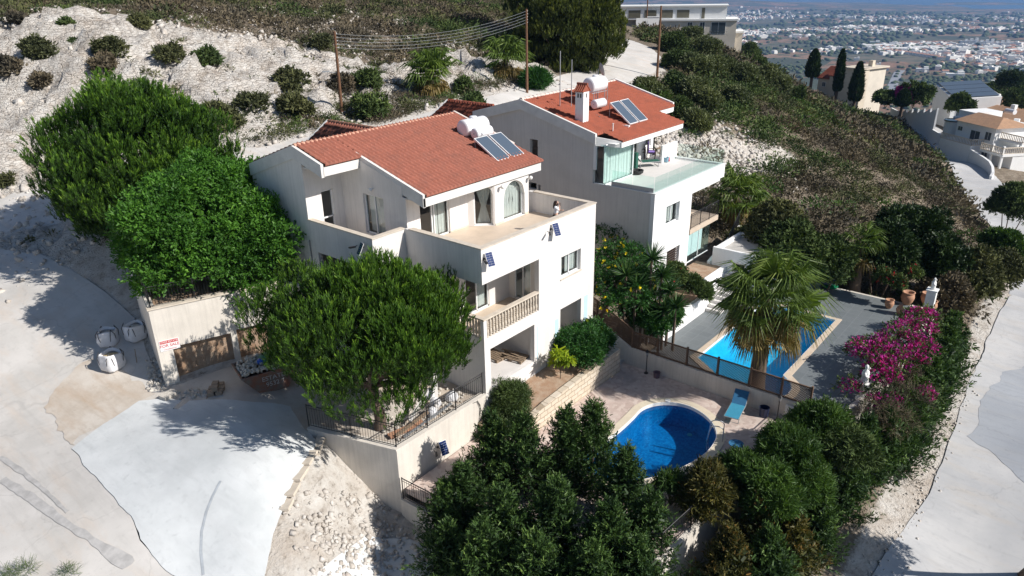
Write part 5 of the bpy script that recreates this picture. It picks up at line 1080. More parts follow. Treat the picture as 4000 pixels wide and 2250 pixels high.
# ------------------------------------------------------------------ bulk bags, shovel, bricks
def bulk_bag(c, s_, rz, lab, fill):
    c = Vector((c.x, c.y, h1(c.x, c.y)+.02)); t = empty('bulk_bag', c, lab, 'bulk bag', 'white bulk bags by the garage wall'); n = 20; V = []; F = []
    prof = [(.36,0),(.44,.02),(.47,.12),(.50,.34),(.48,.60),(.45,.78),(.43,.86),(.39,.85),(.37,.70)]
    for r_, h_ in prof:
        for i in range(n):
            a = 2*math.pi*i/n; sq = 1/max(abs(math.cos(a)), abs(math.sin(a)))**.88; w_ = 1+.035*math.sin(3*a+h_*9+rz*5); V.append(c+Vector((r_*s_*sq*w_*math.cos(a+rz), r_*s_*sq*w_*math.sin(a+rz), h_*s_*(1+.06*math.sin(2*a+rz)))))
    for k in range(len(prof)-1):
        for i in range(n): F.append((k*n+i, k*n+(i+1) % n, (k+1)*n+(i+1) % n, (k+1)*n+i))
    F.append(tuple(range(n-1, -1, -1))); b = MB(); b.add(V, F); b.build('bag_body', M['bag'], t, True)
    b = MB(); b.lathe([(.46*s_,.64*s_),(.30*s_,.72*s_),(.05*s_,.78*s_)], c, 16); b.build('filling', fill, t)
    for k in range(4):
        a = rz+math.pi/4+k*math.pi/2; d = Vector((math.cos(a), math.sin(a), 0))*s_*.58; sd_ = Vector((-d.y, d.x, 0))*.28; b = MB(); b.tube([c+d*.9-sd_+Zv(.35*s_), c+d-sd_*.8+Zv(.72*s_), c+d*.8+Zv(.98*s_), c+d+sd_*.8+Zv(.72*s_), c+d*.9+sd_+Zv(.35*s_)], .016, 5); b.build('handle', M['black'], t)
bulk_bag(at(289,938,-6.9), .95, .3, 'front white bulk bag in full sun, filled with yellow sand', M['sand'])
bulk_bag(at(283,892,-6.85), .88, .9, 'half shaded white bulk bag behind the sunlit one, farthest from the wall', M['rubble'])
bulk_bag(at(352,885,-6.85), .92, .1, 'shaded white bulk bag nearest the garage wall, full of grey rubble', M['rubble'])
p = at(347,928,-6.8); b = MB(); b.cyl((p.x,p.y,-6.75),(p.x+.25,p.y+.5,-6.0),.017); sh_ = b.build('shovel', M['wood'], origin=(p.x,p.y,-6.85)); tag(sh_, 'shovel with a pale blade leaning on the shaded bulk bag', 'shovel')
b = MB(); b.obox((p.x-.06,p.y-.12,-6.8),(.22,.30,.02),.4,-.3); b.build('blade', M['galv'], sh_)
def pallet(c, rz, lab, z, grp=None, sx=1.2, sy=.8, tilt=0):
    t = empty('timber_pallet', (c[0],c[1],z), lab, 'pallet', grp); R_ = Matrix.Translation((c[0],c[1],z)) @ Matrix.Rotation(rz,4,'Z') @ Matrix.Rotation(tilt,4,'Y')
    b = MB(); b.T = R_
    for y in np.linspace(-sy/2+.06, sy/2-.06, 6): b.box(-sx/2,sx/2,y-.045,y+.045,.12,.14)
    b.build('top_boards', M['wood'], t); b = MB(); b.T = R_
    for x in (-sx/2+.06,0,sx/2-.06):
        b.box(x-.05,x+.05,-sy/2,sy/2,.095,.12); b.box(x-.05,x+.05,-sy/2,sy/2,0,.02)
        for y in (-sy/2+.06,0,sy/2-.06): b.box(x-.05,x+.05,y-.06,y+.06,.02,.095)
    b.build('bearers', M['wood'], t); return t
p = at(548,990,-6.85); pallet((p.x,p.y), .9, 'timber pallet carrying buff blocks on the dusty forecourt', -6.86)
for i, (dx, dy, dz) in enumerate(((-.34,-.15,0),(0,-.18,0),(.34,-.12,0),(-.32,.2,0),(.05,.22,0),(-.25,.02,.2),(.12,.05,.2))):
    b = MB(); c_, s_ = math.cos(.9), math.sin(.9); b.obox((p.x+dx*c_-dy*s_, p.y+dx*s_+dy*c_, -6.62+dz), (.30,.26,.195), .9+.1*math.sin(i*3))
    b.thing('concrete_block', M['brick'], 'buff concrete block stacked on the timber pallet before the garage door', 'block', 'blocks on the forecourt pallet')
pallet((3.05,.95), 1.75, 'slatted pallet lying in front in the open ground floor room', -6.53, None); pallet((2.6,1.75), 1.5, 'pale board pallet behind the slatted one in the open ground floor room', -6.53, None, 1.1, .8)
for k, (dx, rz) in enumerate(((-.1,.5),(.1,.35),(.2,.6))):
    b = MB(); b.obox((3.0+dx,1.0+.15*k,-6.36+.02*k),(.9,.09,.02),rz+1.2); b.thing('loose_board', M['wood'], 'loose weathered board thrown across the slatted pallet', 'board', 'boards on the pallet')
# clutter behind the railing
rg = np.random.default_rng(9)
for k, (p0, p1, w_, mt, lab) in enumerate((((-4.6,.7,-6.7),(-2.3,.9,-6.6),.16,'wood','brown plank lying low behind the railing left of the pipes'),((-4.4,.45,-6.75),(-1.6,.55,-6.6),.10,'galv','long grey pipe lying against the railing foot'),((-3.6,.95,-6.6),(-2.0,1.6,-6.2),.14,'floorw','pale plank leaning up behind the railing'),((-2.2,.8,-6.7),(-1.0,2.1,-6.0),.16,'floorw','broad pale board leaning toward the villa wall'),((-4.7,1.0,-6.78),(-3.2,.6,-6.7),.35,'terra','stack of pink roof tiles on the ground behind the railing corner'))):
    p0, p1 = Vector(p0), Vector(p1); d = (p1-p0); b = MB(); s_ = Vector((-d.y, d.x, 0)).normalized()*w_/2; b.hexa([p0-s_, p1-s_, p1+s_, p0+s_],[p0-s_+Zv(.05), p1-s_+Zv(.05), p1+s_+Zv(.05), p0+s_+Zv(.05)]); b.thing('building_board', M[mt], lab, 'board')
for (x, y, r_, lab) in ((-1.1,1.0,.30,'crumpled white sack nearest the villa column behind the railing'),(-1.9,1.2,.26,'white sack behind the railing beside the pale boards'),(-1.5,1.9,.36,'large cream sheet heap by the villa side wall'),(-2.5,.75,.22,'white bag low behind the middle railing post')):
    b = MB(); b.lathe([(r_*.7,0),(r_,.12),(r_*.9,.3),(r_*.5,.42),(.03,.46)], (x,y,-6.87), 9, (.1*math.sin(x*9),.15,1)); b.thing('rubble_sack', M['bag'], lab, 'sack')
k = 130; C0 = np.stack([rg.uniform(-4.6,-.4,k), rg.uniform(.35,2.2,k), np.full(k,-6.83)], -1); V, F = blobs(C0, rg.uniform(.04,.12,(k,3)), rg, .35); tag(np_mesh('building_rubble', V, F, M['rubble']), 'broken stone scattered behind the railing by the pine trunk', 'rubble', None, 'stuff')
# loose stones on the rocky faces, wash-out and verges
CUBE = np.array([(-1,-1,-1),(1,-1,-1),(1,1,-1),(-1,1,-1),(-1,-1,1),(1,-1,1),(1,1,1),(-1,1,1)], float); CF = np.array([(0,3,2,1),(4,5,6,7),(0,1,5,4),(1,2,6,5),(2,3,7,6),(3,0,4,7)])
def stones(name, lab, pts, r_, rg_, mat):
    x, y = pts; z = H(x, y); n = len(x); S3 = r_[:, None]*rg_.uniform(.45,1.2,(n,3)); q = rg_.normal(size=(n,3,3)); q, _ = np.linalg.qr(q); L_ = CUBE[None]*(1+rg_.uniform(-.35,.25,(n,8,3)))*S3[:,None]*.8; V = (np.einsum('nij,nkj->nki', q, L_)+np.stack([x, y, z+r_*.15], -1)[:,None]).reshape(-1,3); F = (CF[None]+(np.arange(n)*8)[:,None,None]).reshape(-1,4); tag(np_mesh(name, V, F, mat), lab, 'stones', None, 'stuff')
M['stones'] = simple('pale_limestone', (.60,.57,.53), .95, .2, 2, c2=(.36,.31,.26), bump=.8, bscale=10)
rg = np.random.default_rng(21); n = 4200; x = rg.normal(37,6.5,n); y = rg.normal(12.5,3.9,n); ok = (y < 19.5) & (x > 24.5); stones('scree_stones', 'pale limestone scree spilling down the slope beside the farther villa', (x[ok], y[ok]), rg.uniform(.05,.26,n)[ok], rg, M['stones'])
n = 9000; x = rg.uniform(-30,42,n); y = rg.uniform(25,62,n); ok = y < 62; stones('cliff_stones', 'limestone stones littering the cut rock face above the upper road', (x[ok], y[ok]), .04+.24*rg.uniform(0,1,n)[ok]**4, rg, M['stones'])
n = 620; x = rg.uniform(-16,4,n); y = rg.uniform(36,50,n); stones('limestone_blocks', 'fractured limestone blocks of the rock cut at the left edge', (x, y), .10+.34*rg.uniform(0,1,n)**2, rg, M['stones'])
n = 420; x = rg.uniform(4,44,n); y = np.interp(x, [4,44], [30,29])+rg.uniform(0,14,n); stones('ledge_blocks', 'broken limestone ledges above the upper road', (x, y), .07+.24*rg.uniform(0,1,n)**3, rg, M['stones'])
n = 520; x = rg.normal(-7.2,1.6,n); y = rg.normal(-.6,1.0,n); y = np.minimum(y, 1.2); ok = (x < -5.5) & (x > -10.2); stones('washout_stones', 'broken stones in the washed-out gully below the driveway', (x[ok], y[ok]), rg.uniform(.03,.13,n)[ok], rg, M['stones'])
n = 260; x = rg.uniform(-2,22,n); y = -15.5+rg.normal(0,.3,n); stones('verge_stones', 'gravel and stones on the verge of the lower street', (x, y), rg.uniform(.02,.07,n), rg, M['stones'])
# concrete kerb slabs of the washed-out ramp edge
ke = [ath(u, v) for u, v in ((812,1108),(790,1140),(768,1175),(745,1215),(728,1255),(715,1290))]
for i in range(len(ke)-1):
    a, c = Vector((*ke[i], 0)), Vector((*ke[i+1], 0)); m_ = (a+c)/2; b = MB(); b.obox((m_.x,m_.y,h1(m_.x,m_.y)+.04), ((c-a).length*.96,.34,.12), math.atan2(c.y-a.y, c.x-a.x), .1); b.thing('kerb_slab', M['coping'], 'pinkish concrete kerb slab on the broken edge of the driveway', 'kerb', 'kerb slabs of the driveway edge')

# ------------------------------------------------------------------ wall mounted solar floodlights
def solar_lamp(anchor, nrm, side, lab, big=1, lamp_off=-.55):
    """anchor on the wall, nrm out of the wall, side = direction along the wall"""
    a = Vector(anchor); n = Vector(nrm); s_ = Vector(side); t = empty('solar_floodlight', a, lab, 'lamp'); b = MB(); b.cyl(a, a+n*.22, .02, None, 6); b.cyl(a+n*.02, a, .06, None, 8); b.build('bracket', M['black'], t)
    c = a+n*.24+s_*.12; ux = (s_*.92+n*.25).normalized(); uy = (Zv(1)*.86+n*-.45).normalized(); uy = (uy-ux*uy.dot(ux)).normalized(); un = ux.cross(uy); 
    if un.dot(n) < 0: un = -un
    def pq(i, j, k): return c+ux*i+uy*j+un*k
    w_, h_ = .17*big, .30*big; b = MB(); b.hexa([pq(-w_,-h_,0),pq(w_,-h_,0),pq(w_,h_,0),pq(-w_,h_,0)],[pq(-w_,-h_,.02),pq(w_,-h_,.02),pq(w_,h_,.02),pq(-w_,h_,.02)]); pf = b.build('panel_frame', M['frame'], t)
    b = MB()
    for i in range(2):
        for j in range(6):
            x0 = -w_+.012+i*(w_-.010); x1 = x0+w_-.016; y0 = -h_+.012+j*(2*h_-.024)/6; y1 = y0+(2*h_-.024)/6-.005; b.hexa([pq(x0,y0,.021),pq(x1,y0,.021),pq(x1,y1,.021),pq(x0,y1,.021)],[pq(x0,y0,.024),pq(x1,y0,.024),pq(x1,y1,.024),pq(x0,y1,.024)])
    b.build('solar_cells', M['pv'], pf)
    lc = a+s_*lamp_off*.6+n*.05; b = MB(); b.cyl(lc, lc+n*.2+Zv(-.02), .015, None, 5); e = lc+n*.30+s_*lamp_off*.3; b.hexa([lc+n*.12-s_*.05-Zv(.05), e-s_*.06-Zv(.09), e+s_*.06-Zv(.09), lc+n*.12+s_*.05-Zv(.05)],[lc+n*.12-s_*.05, e-s_*.06-Zv(.03), e+s_*.06-Zv(.03), lc+n*.12+s_*.05]); b.build('lamp_head', M['black'], t); return t
solar_lamp((.14,0,-.42), (0,-1,0), (1,0,0), 'solar floodlight on the front wall right at the terrace corner', 1, -.2)
solar_lamp((4.62,0,-.35), (0,-1,0), (1,0,0), 'solar floodlight on the front wall under the woman on the terrace')
solar_lamp((-1.83,5.15,-.45), (-1,0,0), (0,-1,0), 'solar floodlight in shade below the small side balcony parapet', .9)
solar_lamp((-3.05,0,-7.75), (0,-1,0), (1,0,0), 'solar floodlight on the tall retaining wall under the iron railing', 1, -.45)
b = MB(); b.tube([(-.6,-.03,-6.7),(-.45,-.05,-7.0),(-.5,-.04,-7.6),(-.62,-.03,-8.3),(-.75,-.03,-8.9)], .012, 5); b.tube([(-.9,-.03,-6.7),(-.6,-.06,-6.72),(-.42,-.05,-7.2),(-.7,-.03,-8.6)], .012, 5); b.thing('hanging_cable', M['black'], 'thin black cables looping down the retaining wall beside the villa column', 'cable')
b = MB(); b.tube([wp3(3.2,-.03,-3.0), wp3(3.6,-.03,-4.1), wp3(4.1,-.03,-5.0)], .012, 5); b.tube([wp3(3.2,-.03,-3.0), wp3(3.9,-.03,-3.8), wp3(4.3,-.03,-5.0)], .012, 5); b.thing('hanging_cable', M['black'], 'two thin cables running down the garage wall from the carob tree', 'cable')
b = MB(); b.box(-1.5,-.95,8.35,8.95,-1,-.32); ac = b.build('air_conditioner', M['white'], origin=(-1.2,8.6,-1)); tag(ac, 'white air conditioner box by the dark door on the small side balcony', 'air conditioner')
b = MB(); b.lathe([(.02,0),(.22,0),(.22,.015),(.02,.02)], (-1.515,8.65,-.66), 16, (-1,0,0)); b.build('fan_grille', M['galv'], ac)

# ------------------------------------------------------------------ patio furniture
def lounger(c, rz, lab, m1, m2, z=-8.5, back=.75, name='sun_lounger'):
    t = empty(name, (c[0],c[1],z), lab, 'sun lounger'); R_ = Matrix.Translation((c[0],c[1],z)) @ Matrix.Rotation(rz,4,'Z')
    b = MB(); b.T = R_; b.hexa([(-.95,-.31,.30),(.30,-.31,.30),(.30,.31,.30),(-.95,.31,.30)],[(-.95,-.31,.325),(.30,-.31,.325),(.30,.31,.325),(-.95,.31,.325)]); b.build('seat', m1, t)
    e = (.30+.72*math.cos(back), .30+.72*math.sin(back)); b = MB(); b.T = R_; b.hexa([(.30,-.31,.30),(e[0],-.31,e[1]),(e[0],.31,e[1]),(.30,.31,.30)],[(.28,-.31,.325),(e[0]-.02,-.31,e[1]+.02),(e[0]-.02,.31,e[1]+.02),(.28,.31,.325)]); b.build('backrest', m2, t)
    b = MB(); b.T = R_
    for y in (-.32,.32): b.tube([(-.97,y,.31),(.30,y,.31),(e[0],y,e[1])],.016)
    b.cyl((-.97,-.32,.31),(-.97,.32,.31),.016); b.cyl((e[0],-.32,e[1]),(e[0],.32,e[1]),.016); b.build('frame', M['galv'], t)
    for x in (-.75,.45):
        b = MB(); b.T = R_; b.tube([(x,-.32,.31),(x-.06,-.30,.0),(x-.06,.30,.0),(x,.32,.31)],.015); b.build('leg', M['galv'], t)
    return t
p = at(1853,1028,-8.25); q = at(1878,985,-8.0)-at(1848,1048,-8.2); lounger((p.x,p.y), math.atan2(q.y,q.x), 'blue sun lounger with raised back between the kidney pool and the boundary wall', M['bluelite'], M['blue'])
p = at(1852,1118,-8.1); t = empty('side_table', (p.x,p.y,-8.5), 'small blue side table half under the oleander by the pool ladder', 'table'); b = MB(); b.lathe([(.30,.42),(.31,.45),(.02,.452)], (p.x,p.y,-8.5), 18); b.build('table_top', M['blue'], t)
for a in (.3,1.9,3.4,5.0):
    b = MB(); b.cyl((p.x+.2*math.cos(a),p.y+.2*math.sin(a),-8.07),(p.x+.27*math.cos(a),p.y+.27*math.sin(a),-8.5),.014); b.build('leg', M['galv'], t)
def post_lamp(x, y, z, lab, h_=1.15):
    t = empty('lamp_post', (x,y,z), lab, 'lamp post'); b = MB(); b.lathe([(.11,0),(.11,.03),(.04,.08),(.024,.14),(.022,h_-.18),(.05,h_-.15),(.03,h_-.12)], (x,y,z), 10); b.build('post', M['iron'], t)
    b = MB(); b.lathe([(.05,h_-.12),(.085,h_+.06)], (x,y,z), 6); l = b.build('lantern', M['galv'], t); b = MB(); b.lathe([(.11,h_+.06),(.03,h_+.16),(.008,h_+.22)], (x,y,z), 6); b.build('lantern_cap', M['iron'], l)
post_lamp(8.72,-3.0,-8.5,'short black lamp post at the foot of the garden stairs'); p = at(1955,1058,-8.5); post_lamp(8.62,-9.75,-8.5,'short black lamp post beside the dark bin at the far end of the patio')
b = MB(); b.lathe([(.14,0),(.18,.28),(.19,.30),(.16,.30),(.14,.08),(.01,.08)], (8.68,-3.62,-8.5), 16, None, False); b.thing('plant_pot', simple('faded_plum_pot', (.20,.13,.16), .7, .1, 6), 'faded plum coloured pot against the boundary wall', 'pot')
b = MB(); b.lathe([(.19,0),(.22,.45),(.23,.47),(.2,.47),(.18,.06),(.01,.06)], (8.6,-9.15,-8.5), 18, None, False); b.thing('waste_bin', simple('dark_blue_bin', (.02,.03,.08), .4, .05, 6), 'dark blue bin standing beside the lamp post at the boundary wall', 'bin')
b = MB(); b.box(8.90,8.98,-10.5,-9.95,-8.45,-7.75); b.thing('wall_panel', M['white'], 'framed white panel leaning on the boundary wall behind the oleanders', 'panel')
# pots, statues and floats of the slate deck
def lathe_pot(x, y, z, s_, lab, amph=False):
    prof = [(.16,0),(.27,.18),(.33,.40),(.30,.56),(.25,.60),(.31,.66),(.32,.70),(.26,.70),(.22,.60),(.02,.45)] if not amph else [(.10,0),(.20,.16),(.24,.32),(.18,.48),(.10,.55),(.14,.62),(.15,.65),(.09,.65),(.02,.5)]
    b = MB(); b.lathe([(r_*s_, h_*s_) for r_, h_ in prof], (x,y,z), 18, None, False); o = b.build('terracotta_pot', M['terra'], origin=(x,y,z), smooth=True); tag(o, lab, 'pot', 'terracotta pots on the slate deck')
    if amph:
        for sg in (-1,1): h = MB(); h.tube([(x+sg*.12*s_,y,z+.58*s_),(x+sg*.26*s_,y,z+.52*s_),(x+sg*.22*s_,y,z+.34*s_)], .02*s_, 6); h.build('handle', M['terra'], o)
for u, v, s_, am, lab in ((2280,765,1.15,0,'big rimmed terracotta pot at the back of the group'),(2328,763,1.0,0,'terracotta pot at the back next to the white pillar'),(2338,785,1.05,0,'front terracotta pot close to the bougainvillea'),(2262,790,.95,1,'two-handled terracotta jug in front of the big pot'),(2235,775,.8,0,'low terracotta bowl at the left end of the pots'),(2322,810,.6,0,'small terracotta pot half under the pink flowers')):
    p = at(u, v, -8.5); lathe_pot(p.x, p.y, -8.5, s_, lab, bool(am))
def figure(b, x, y, z, s_):
    b.lathe([(.16*s_,0),(.15*s_,.08*s_),(.13*s_,.3*s_),(.15*s_,.42*s_),(.12*s_,.55*s_),(.05*s_,.62*s_),(.075*s_,.70*s_),(.07*s_,.78*s_),(.02*s_,.83*s_)], (x,y,z), 12)
    b.tube([(x-.13*s_,y,z+.52*s_),(x-.2*s_,y-.05*s_,z+.38*s_),(x-.05*s_,y-.14*s_,z+.34*s_)], .04*s_, 6); b.tube([(x+.13*s_,y,z+.52*s_),(x+.17*s_,y-.08*s_,z+.62*s_),(x+.05*s_,y-.1*s_,z+.68*s_)], .035*s_, 6)
p = at(2330,800,-8.5); t = empty('statue_pillar', (p.x,p.y,-8.5), 'tall white square pillar topped by a small white statue at the deck corner', 'statue'); b = MB(); b.box(p.x-.24,p.x+.24,p.y-.24,p.y+.24,-8.5,-6.75); b.box(p.x-.29,p.x+.29,p.y-.29,p.y+.29,-6.75,-6.68); b.build('pillar', M['white'], t); b = MB(); figure(b, p.x, p.y, -6.68, .85); b.build('statue_figure', M['white'], t, True)
p = at(2166,1000,-8.4); t = empty('garden_statue', (p.x,p.y,-8.5), 'white seated statue on a small pedestal below the near end of the bougainvillea', 'statue'); b = MB(); b.lathe([(.26,0),(.24,.1),(.12,.2),(.10,.75),(.24,.85),(.26,.92)], (p.x,p.y,-8.5), 14); b.build('pedestal', M['white'], t); b = MB(); figure(b, p.x, p.y, -7.6, 1.15); b.build('statue_figure', M['white'], t, True)
p = at(1628,826,-7.4); t = empty('stone_urn', (p.x,p.y,-8.3), 'white urn on a column at the foot of the yucca behind the lattice fence', 'urn'); b = MB(); b.lathe([(.16,0),(.12,.1),(.10,.7),(.16,.8)], (p.x,p.y,-8.2), 12); b.build('column', M['white'], t); b = MB(); b.lathe([(.08,.8),(.2,.95),(.22,1.1),(.16,1.2),(.2,1.26),(.1,1.26)], (p.x,p.y,-8.2), 14); b.build('urn', M['white'], t, True)
p = at(2078,722,-8.5); b = MB(); b.lathe([(.1,0),(.5,.06),(.55,.18),(.4,.3),(.02,.34)], (p.x,p.y,-8.2), 16); b.thing('pool_float', simple('dark_blue_inflatable', (.015,.03,.20), .3, .1, 5), 'dark blue inflatable heaped in the shade beyond the palm', 'inflatable'); b = MB(); b.lathe([(.2,0),(.48,.05),(.5,.14),(.3,.22)], (p.x+.1,p.y-.2,-8.48), 16); b.thing('pool_float', simple('green_inflatable', (.01,.22,.09), .3, .1, 5), 'green inflatable ring lying under the dark blue one', 'inflatable')
# planted wall, pump house and steps of the second plot
b = MB(); b.box(12.0,17.2,-1.98,-1.75,-8.9,-7.45); b.box(17.2,19.9,-1.98,-1.75,-8.9,-6.4); b.box(12.0,12.2,-1.75,-.2,-8.9,-7.45); b.thing('planter_wall', M['wall2'], 'brilliant white wall along the slate deck under the farther villa', 'wall', origin=(14,-1.9,-8.5))
b = MB(); b.box(12.2,19.9,-1.75,.02,-8.8,-7.5); b.box(17.2,19.9,-1.75,.02,-7.5,-6.5); struct(b.build('planting_bed', M['soil']))
b = MB(); b.panel((19.9,-1.0),(0,-1),3.6,-8.6,-5.35,.2,holes=[(1.4,2.1,-6.6,-6.1)]); b.box(20.1,23.5,-1.3,-1.1,-8.6,-5.35); b.box(23.4,23.6,-4.6,-1.1,-8.6,-5.35); b.box(20.1,23.5,-4.6,-4.4,-8.6,-5.35)
ph_ = b.build('pump_house', M['wall2'], origin=(21.5,-3,-8.5)); b = MB(); b.box(20.0,23.5,-4.5,-1.1,-5.75,-5.6); b.build('flat_roof', M['steps'], ph_); tag(ph_, 'small flat roofed white outbuilding with a square opening beside the long pool', 'outbuilding'); b = MB(); b.box(19.88,19.93,-3.15,-2.35,-6.65,-6.6); b.box(19.88,19.93,-3.15,-2.35,-6.1,-6.05); b.box(19.88,19.93,-3.15,-3.1,-6.65,-6.05); b.box(19.88,19.93,-2.4,-2.35,-6.65,-6.05); b.build('opening_frame', M['coping'], ph_)
b = MB()
for i in range(9): b.box(17.4+.28*i,17.4+.28*(i+1),-2.9,-2.0,-8.9,-8.5+.19*(i+1))
b.thing('deck_stairs', M['floorw'], 'cream stairs climbing from the slate deck to the outbuilding wall', 'stairs')
b = MB(); railing(b, (22.6,-.8,-6.4), (27.5,.6,-6.2), 1.0, 1.6, .14, True); railing(b, (22.0,1.4,-6.4), (27,2.8,-6.2), 1.0, 1.6, .14, True); b.thing('iron_railing', M['iron'], 'pair of iron railings along the path behind the farther villa', 'railing')
b = MB(); b.panel((19.9,-.9),(1,.18),8.0,-8.6,-6.35,.2); b.thing('garden_wall', M['wall2'], 'white garden wall running from the outbuilding toward the fan palm', 'wall')
# ------------------------------------------------------------------ terrace of the second villa
def garden_chair(c, rz, z, lab, cush, wood):
    t = empty('garden_chair', (c[0],c[1],z), lab, 'chair'); R_ = Matrix.Translation((c[0],c[1],z)) @ Matrix.Rotation(rz,4,'Z')
    for x, y in ((-.27,-.25),(.27,-.25),(-.27,.25),(.27,.25)): b = MB(); b.T = R_; b.box(x-.025,x+.025,y-.025,y+.025,0,.62 if y < 0 else 1.05); b.build('leg', wood, t)
    b = MB(); b.T = R_; b.box(-.28,.28,-.27,.27,.40,.43); b.build('seat', wood, t); b = MB(); b.T = R_
    for k in range(5): b.box(-.24+.105*k,-.19+.105*k,.24,.27,.45,1.02)
    b.box(-.28,.28,.235,.275,.98,1.05); b.build('backrest', wood, t)
    for x in (-.28,.28): b = MB(); b.T = R_; b.box(x-.03,x+.03,-.30,.26,.62,.65); b.build('armrest', wood, t)
    if cush:
        b = MB(); b.T = R_; b.hexa([(-.24,-.28,.43),(.24,-.28,.43),(.24,.22,.43),(-.24,.22,.43)],[(-.23,-.27,.51),(.23,-.27,.51),(.23,.21,.51),(-.23,.21,.51)]); b.hexa([(-.24,.14,.5),(.24,.14,.5),(.24,.23,.5),(-.24,.23,.5)],[(-.22,.17,1.12),(.22,.17,1.12),(.22,.25,1.12),(-.22,.25,1.12)]); b.build('cushion', cush, t)
dw = simple('dark_stained_teak', (.07,.04,.025), .6, .1, 9)
p = at(1637,400,-.93); garden_chair((p.x,p.y), .5, -.93, 'dark wooden chair with lilac cushions outside the sliding door', M['purple'], dw)
p = at(1607,398,-.93); garden_chair((p.x,p.y), 1.1, -.93, 'bare dark wooden slatted armchair beside the green recliner', None, dw)
p = at(1622,418,-.93); lounger((p.x,p.y), 2.5, 'green canvas recliner on the glass-fenced terrace', M['green'], M['green'], -.93, .8, 'recliner')
p = at(1675,407,-.93); b = MB(); b.lathe([(.14,0),(.19,.30),(.20,.31),(.17,.31),(.13,.03),(.01,.03)], (p.x,p.y,-.93), 16, None, False); bk = b.build('bucket', M['bucket'], origin=(p.x,p.y,-.93)); tag(bk, 'light blue bucket on the farther villa terrace by the low partition', 'bucket')
b = MB(); b.cyl((p.x,p.y,-.8),(p.x+.5,p.y+.55,.45),.012); b.cyl((p.x,p.y,-.85),(p.x+.05,p.y+.05,-.72),.07,.03); b.thing('mop', M['wood'], 'mop standing in the light blue bucket', 'mop')
b = MB(); b.cyl((p.x+.32,p.y-.02,-.93),(p.x+.34,p.y-.02,-.68),.09,.05); b.thing('spray_bottle', M['red'], 'small red container right beside the light blue bucket', 'container')
p = at(1603,437,-.93); b = MB(); b.lathe([(.24,0),(.36,.08),(.38,.24),(.33,.24),(.30,.10),(.02,.10)], (p.x,p.y,-.93), 18, None, False); b.thing('pet_bed', simple('charcoal_basket', (.035,.035,.035), .9, .1, 9), 'low round charcoal basket by the glass corner room', 'basket')
p = at(1660,392,-.93); b = MB(); b.box(p.x-.35,p.x+.35,p.y-.2,p.y+.2,-.43,-.40); 
for sx in (-.3,.3):
    for sy in (-.16,.16): b.box(p.x+sx-.02,p.x+sx+.02,p.y+sy-.02,p.y+sy+.02,-.93,-.43)
b.thing('wooden_table', M['wood'], 'small slatted wooden table behind the lilac chair', 'table')
p = at(1593,425,-.93); b = MB(); b.box(p.x-.12,p.x+.12,p.y-.25,p.y+.25,-.93,.1); b.thing('folded_parasol', M['green'], 'upright bundle of dark green canvas at the end of the corner room', 'parasol')
b = MB(); p = Vector((19.6,1.2,-4.1)); b.obox((p.x,p.y,p.z+.5),(.7,.04,.5),.3,-.5); pvp = b.build('portable_solar_charger', M['frame'], origin=p); tag(pvp, 'small solar panel propped behind the iron balcony railing of the farther villa', 'solar charger'); b = MB(); b.obox((p.x+.01,p.y-.025,p.z+.51),(.62,.02,.44),.3,-.5); b.build('solar_cells', M['pv'], pvp)
rg = np.random.default_rng(41); n = 260; uv = [(rg.uniform(415,520), rg.uniform(985,1008)) if rg.uniform() < .5 else (rg.uniform(372,415), rg.uniform(925,985)) for _ in range(n)]; pq_ = np.array([at(u, v, -6.9)[:2] for u, v in uv])
stones('forecourt_rubble', 'small rubble along the garage door and beside the bulk bags', (pq_[:,0], pq_[:,1]), .03+.10*rg.uniform(0,1,n)**2, rg, M['rubble'])
for k, (u, v, rz_, L_, lab) in enumerate(((470,1012,.5,1.3,'flat grey sheet lying at the back edge of the driveway'),(505,1016,1.2,.9,'brown board lying on the ground beside the block pallet'),(425,995,.2,.7,'broken concrete slab at the foot of the garage wall corner'))):
    p = at(u, v, -6.85); b = MB(); b.obox((p.x,p.y,-6.80), (L_,.45 if k != 1 else .16,.04 if k < 2 else .14), rz_, .05); b.thing('ground_sheet' if k == 0 else 'building_board' if k == 1 else 'concrete_slab', M['galv'] if k == 0 else M['wood'] if k == 1 else M['rubble'], lab, 'sheet' if k == 0 else 'board' if k == 1 else 'slab')
# ------------------------------------------------------------------ foliage
def unit(a): return a/np.maximum(np.linalg.norm(a, axis=-1, keepdims=True), 1e-9)
def blades(P, D, L, W, rg, tip=.35):
    """leaf quads from base P along D"""
    n = len(P); D = unit(D); S = unit(np.cross(D, rg.normal(size=(n, 3)))); L = np.broadcast_to(L, (n,))[:, None]; W = np.broadcast_to(W, (n,))[:, None]
    V = np.stack([P-S*W*.5, P+S*W*.5, P+D*L+S*W*.5*tip, P+D*L-S*W*.5*tip], 1).reshape(-1, 3)
    return V, np.arange(n*4).reshape(n, 4)
class Fol:
    def __init__(s): s.V = []; s.F = []; s.T = []; s.n = 0
    def add(s, V, F, t): s.V.append(V); s.F.append(F+s.n); s.T.append(t); s.n += len(V)
    def build(s, name, mat, parent=None, origin=None): return np_mesh(name, np.concatenate(s.V), np.concatenate(s.F), mat, parent, origin, np.concatenate(s.T))
def sph(n, rg, up=-1.0):
    v = unit(rg.normal(size=(int(n*3)+10, 3))); v = v[v[:, 2] > up]; return v[:n]
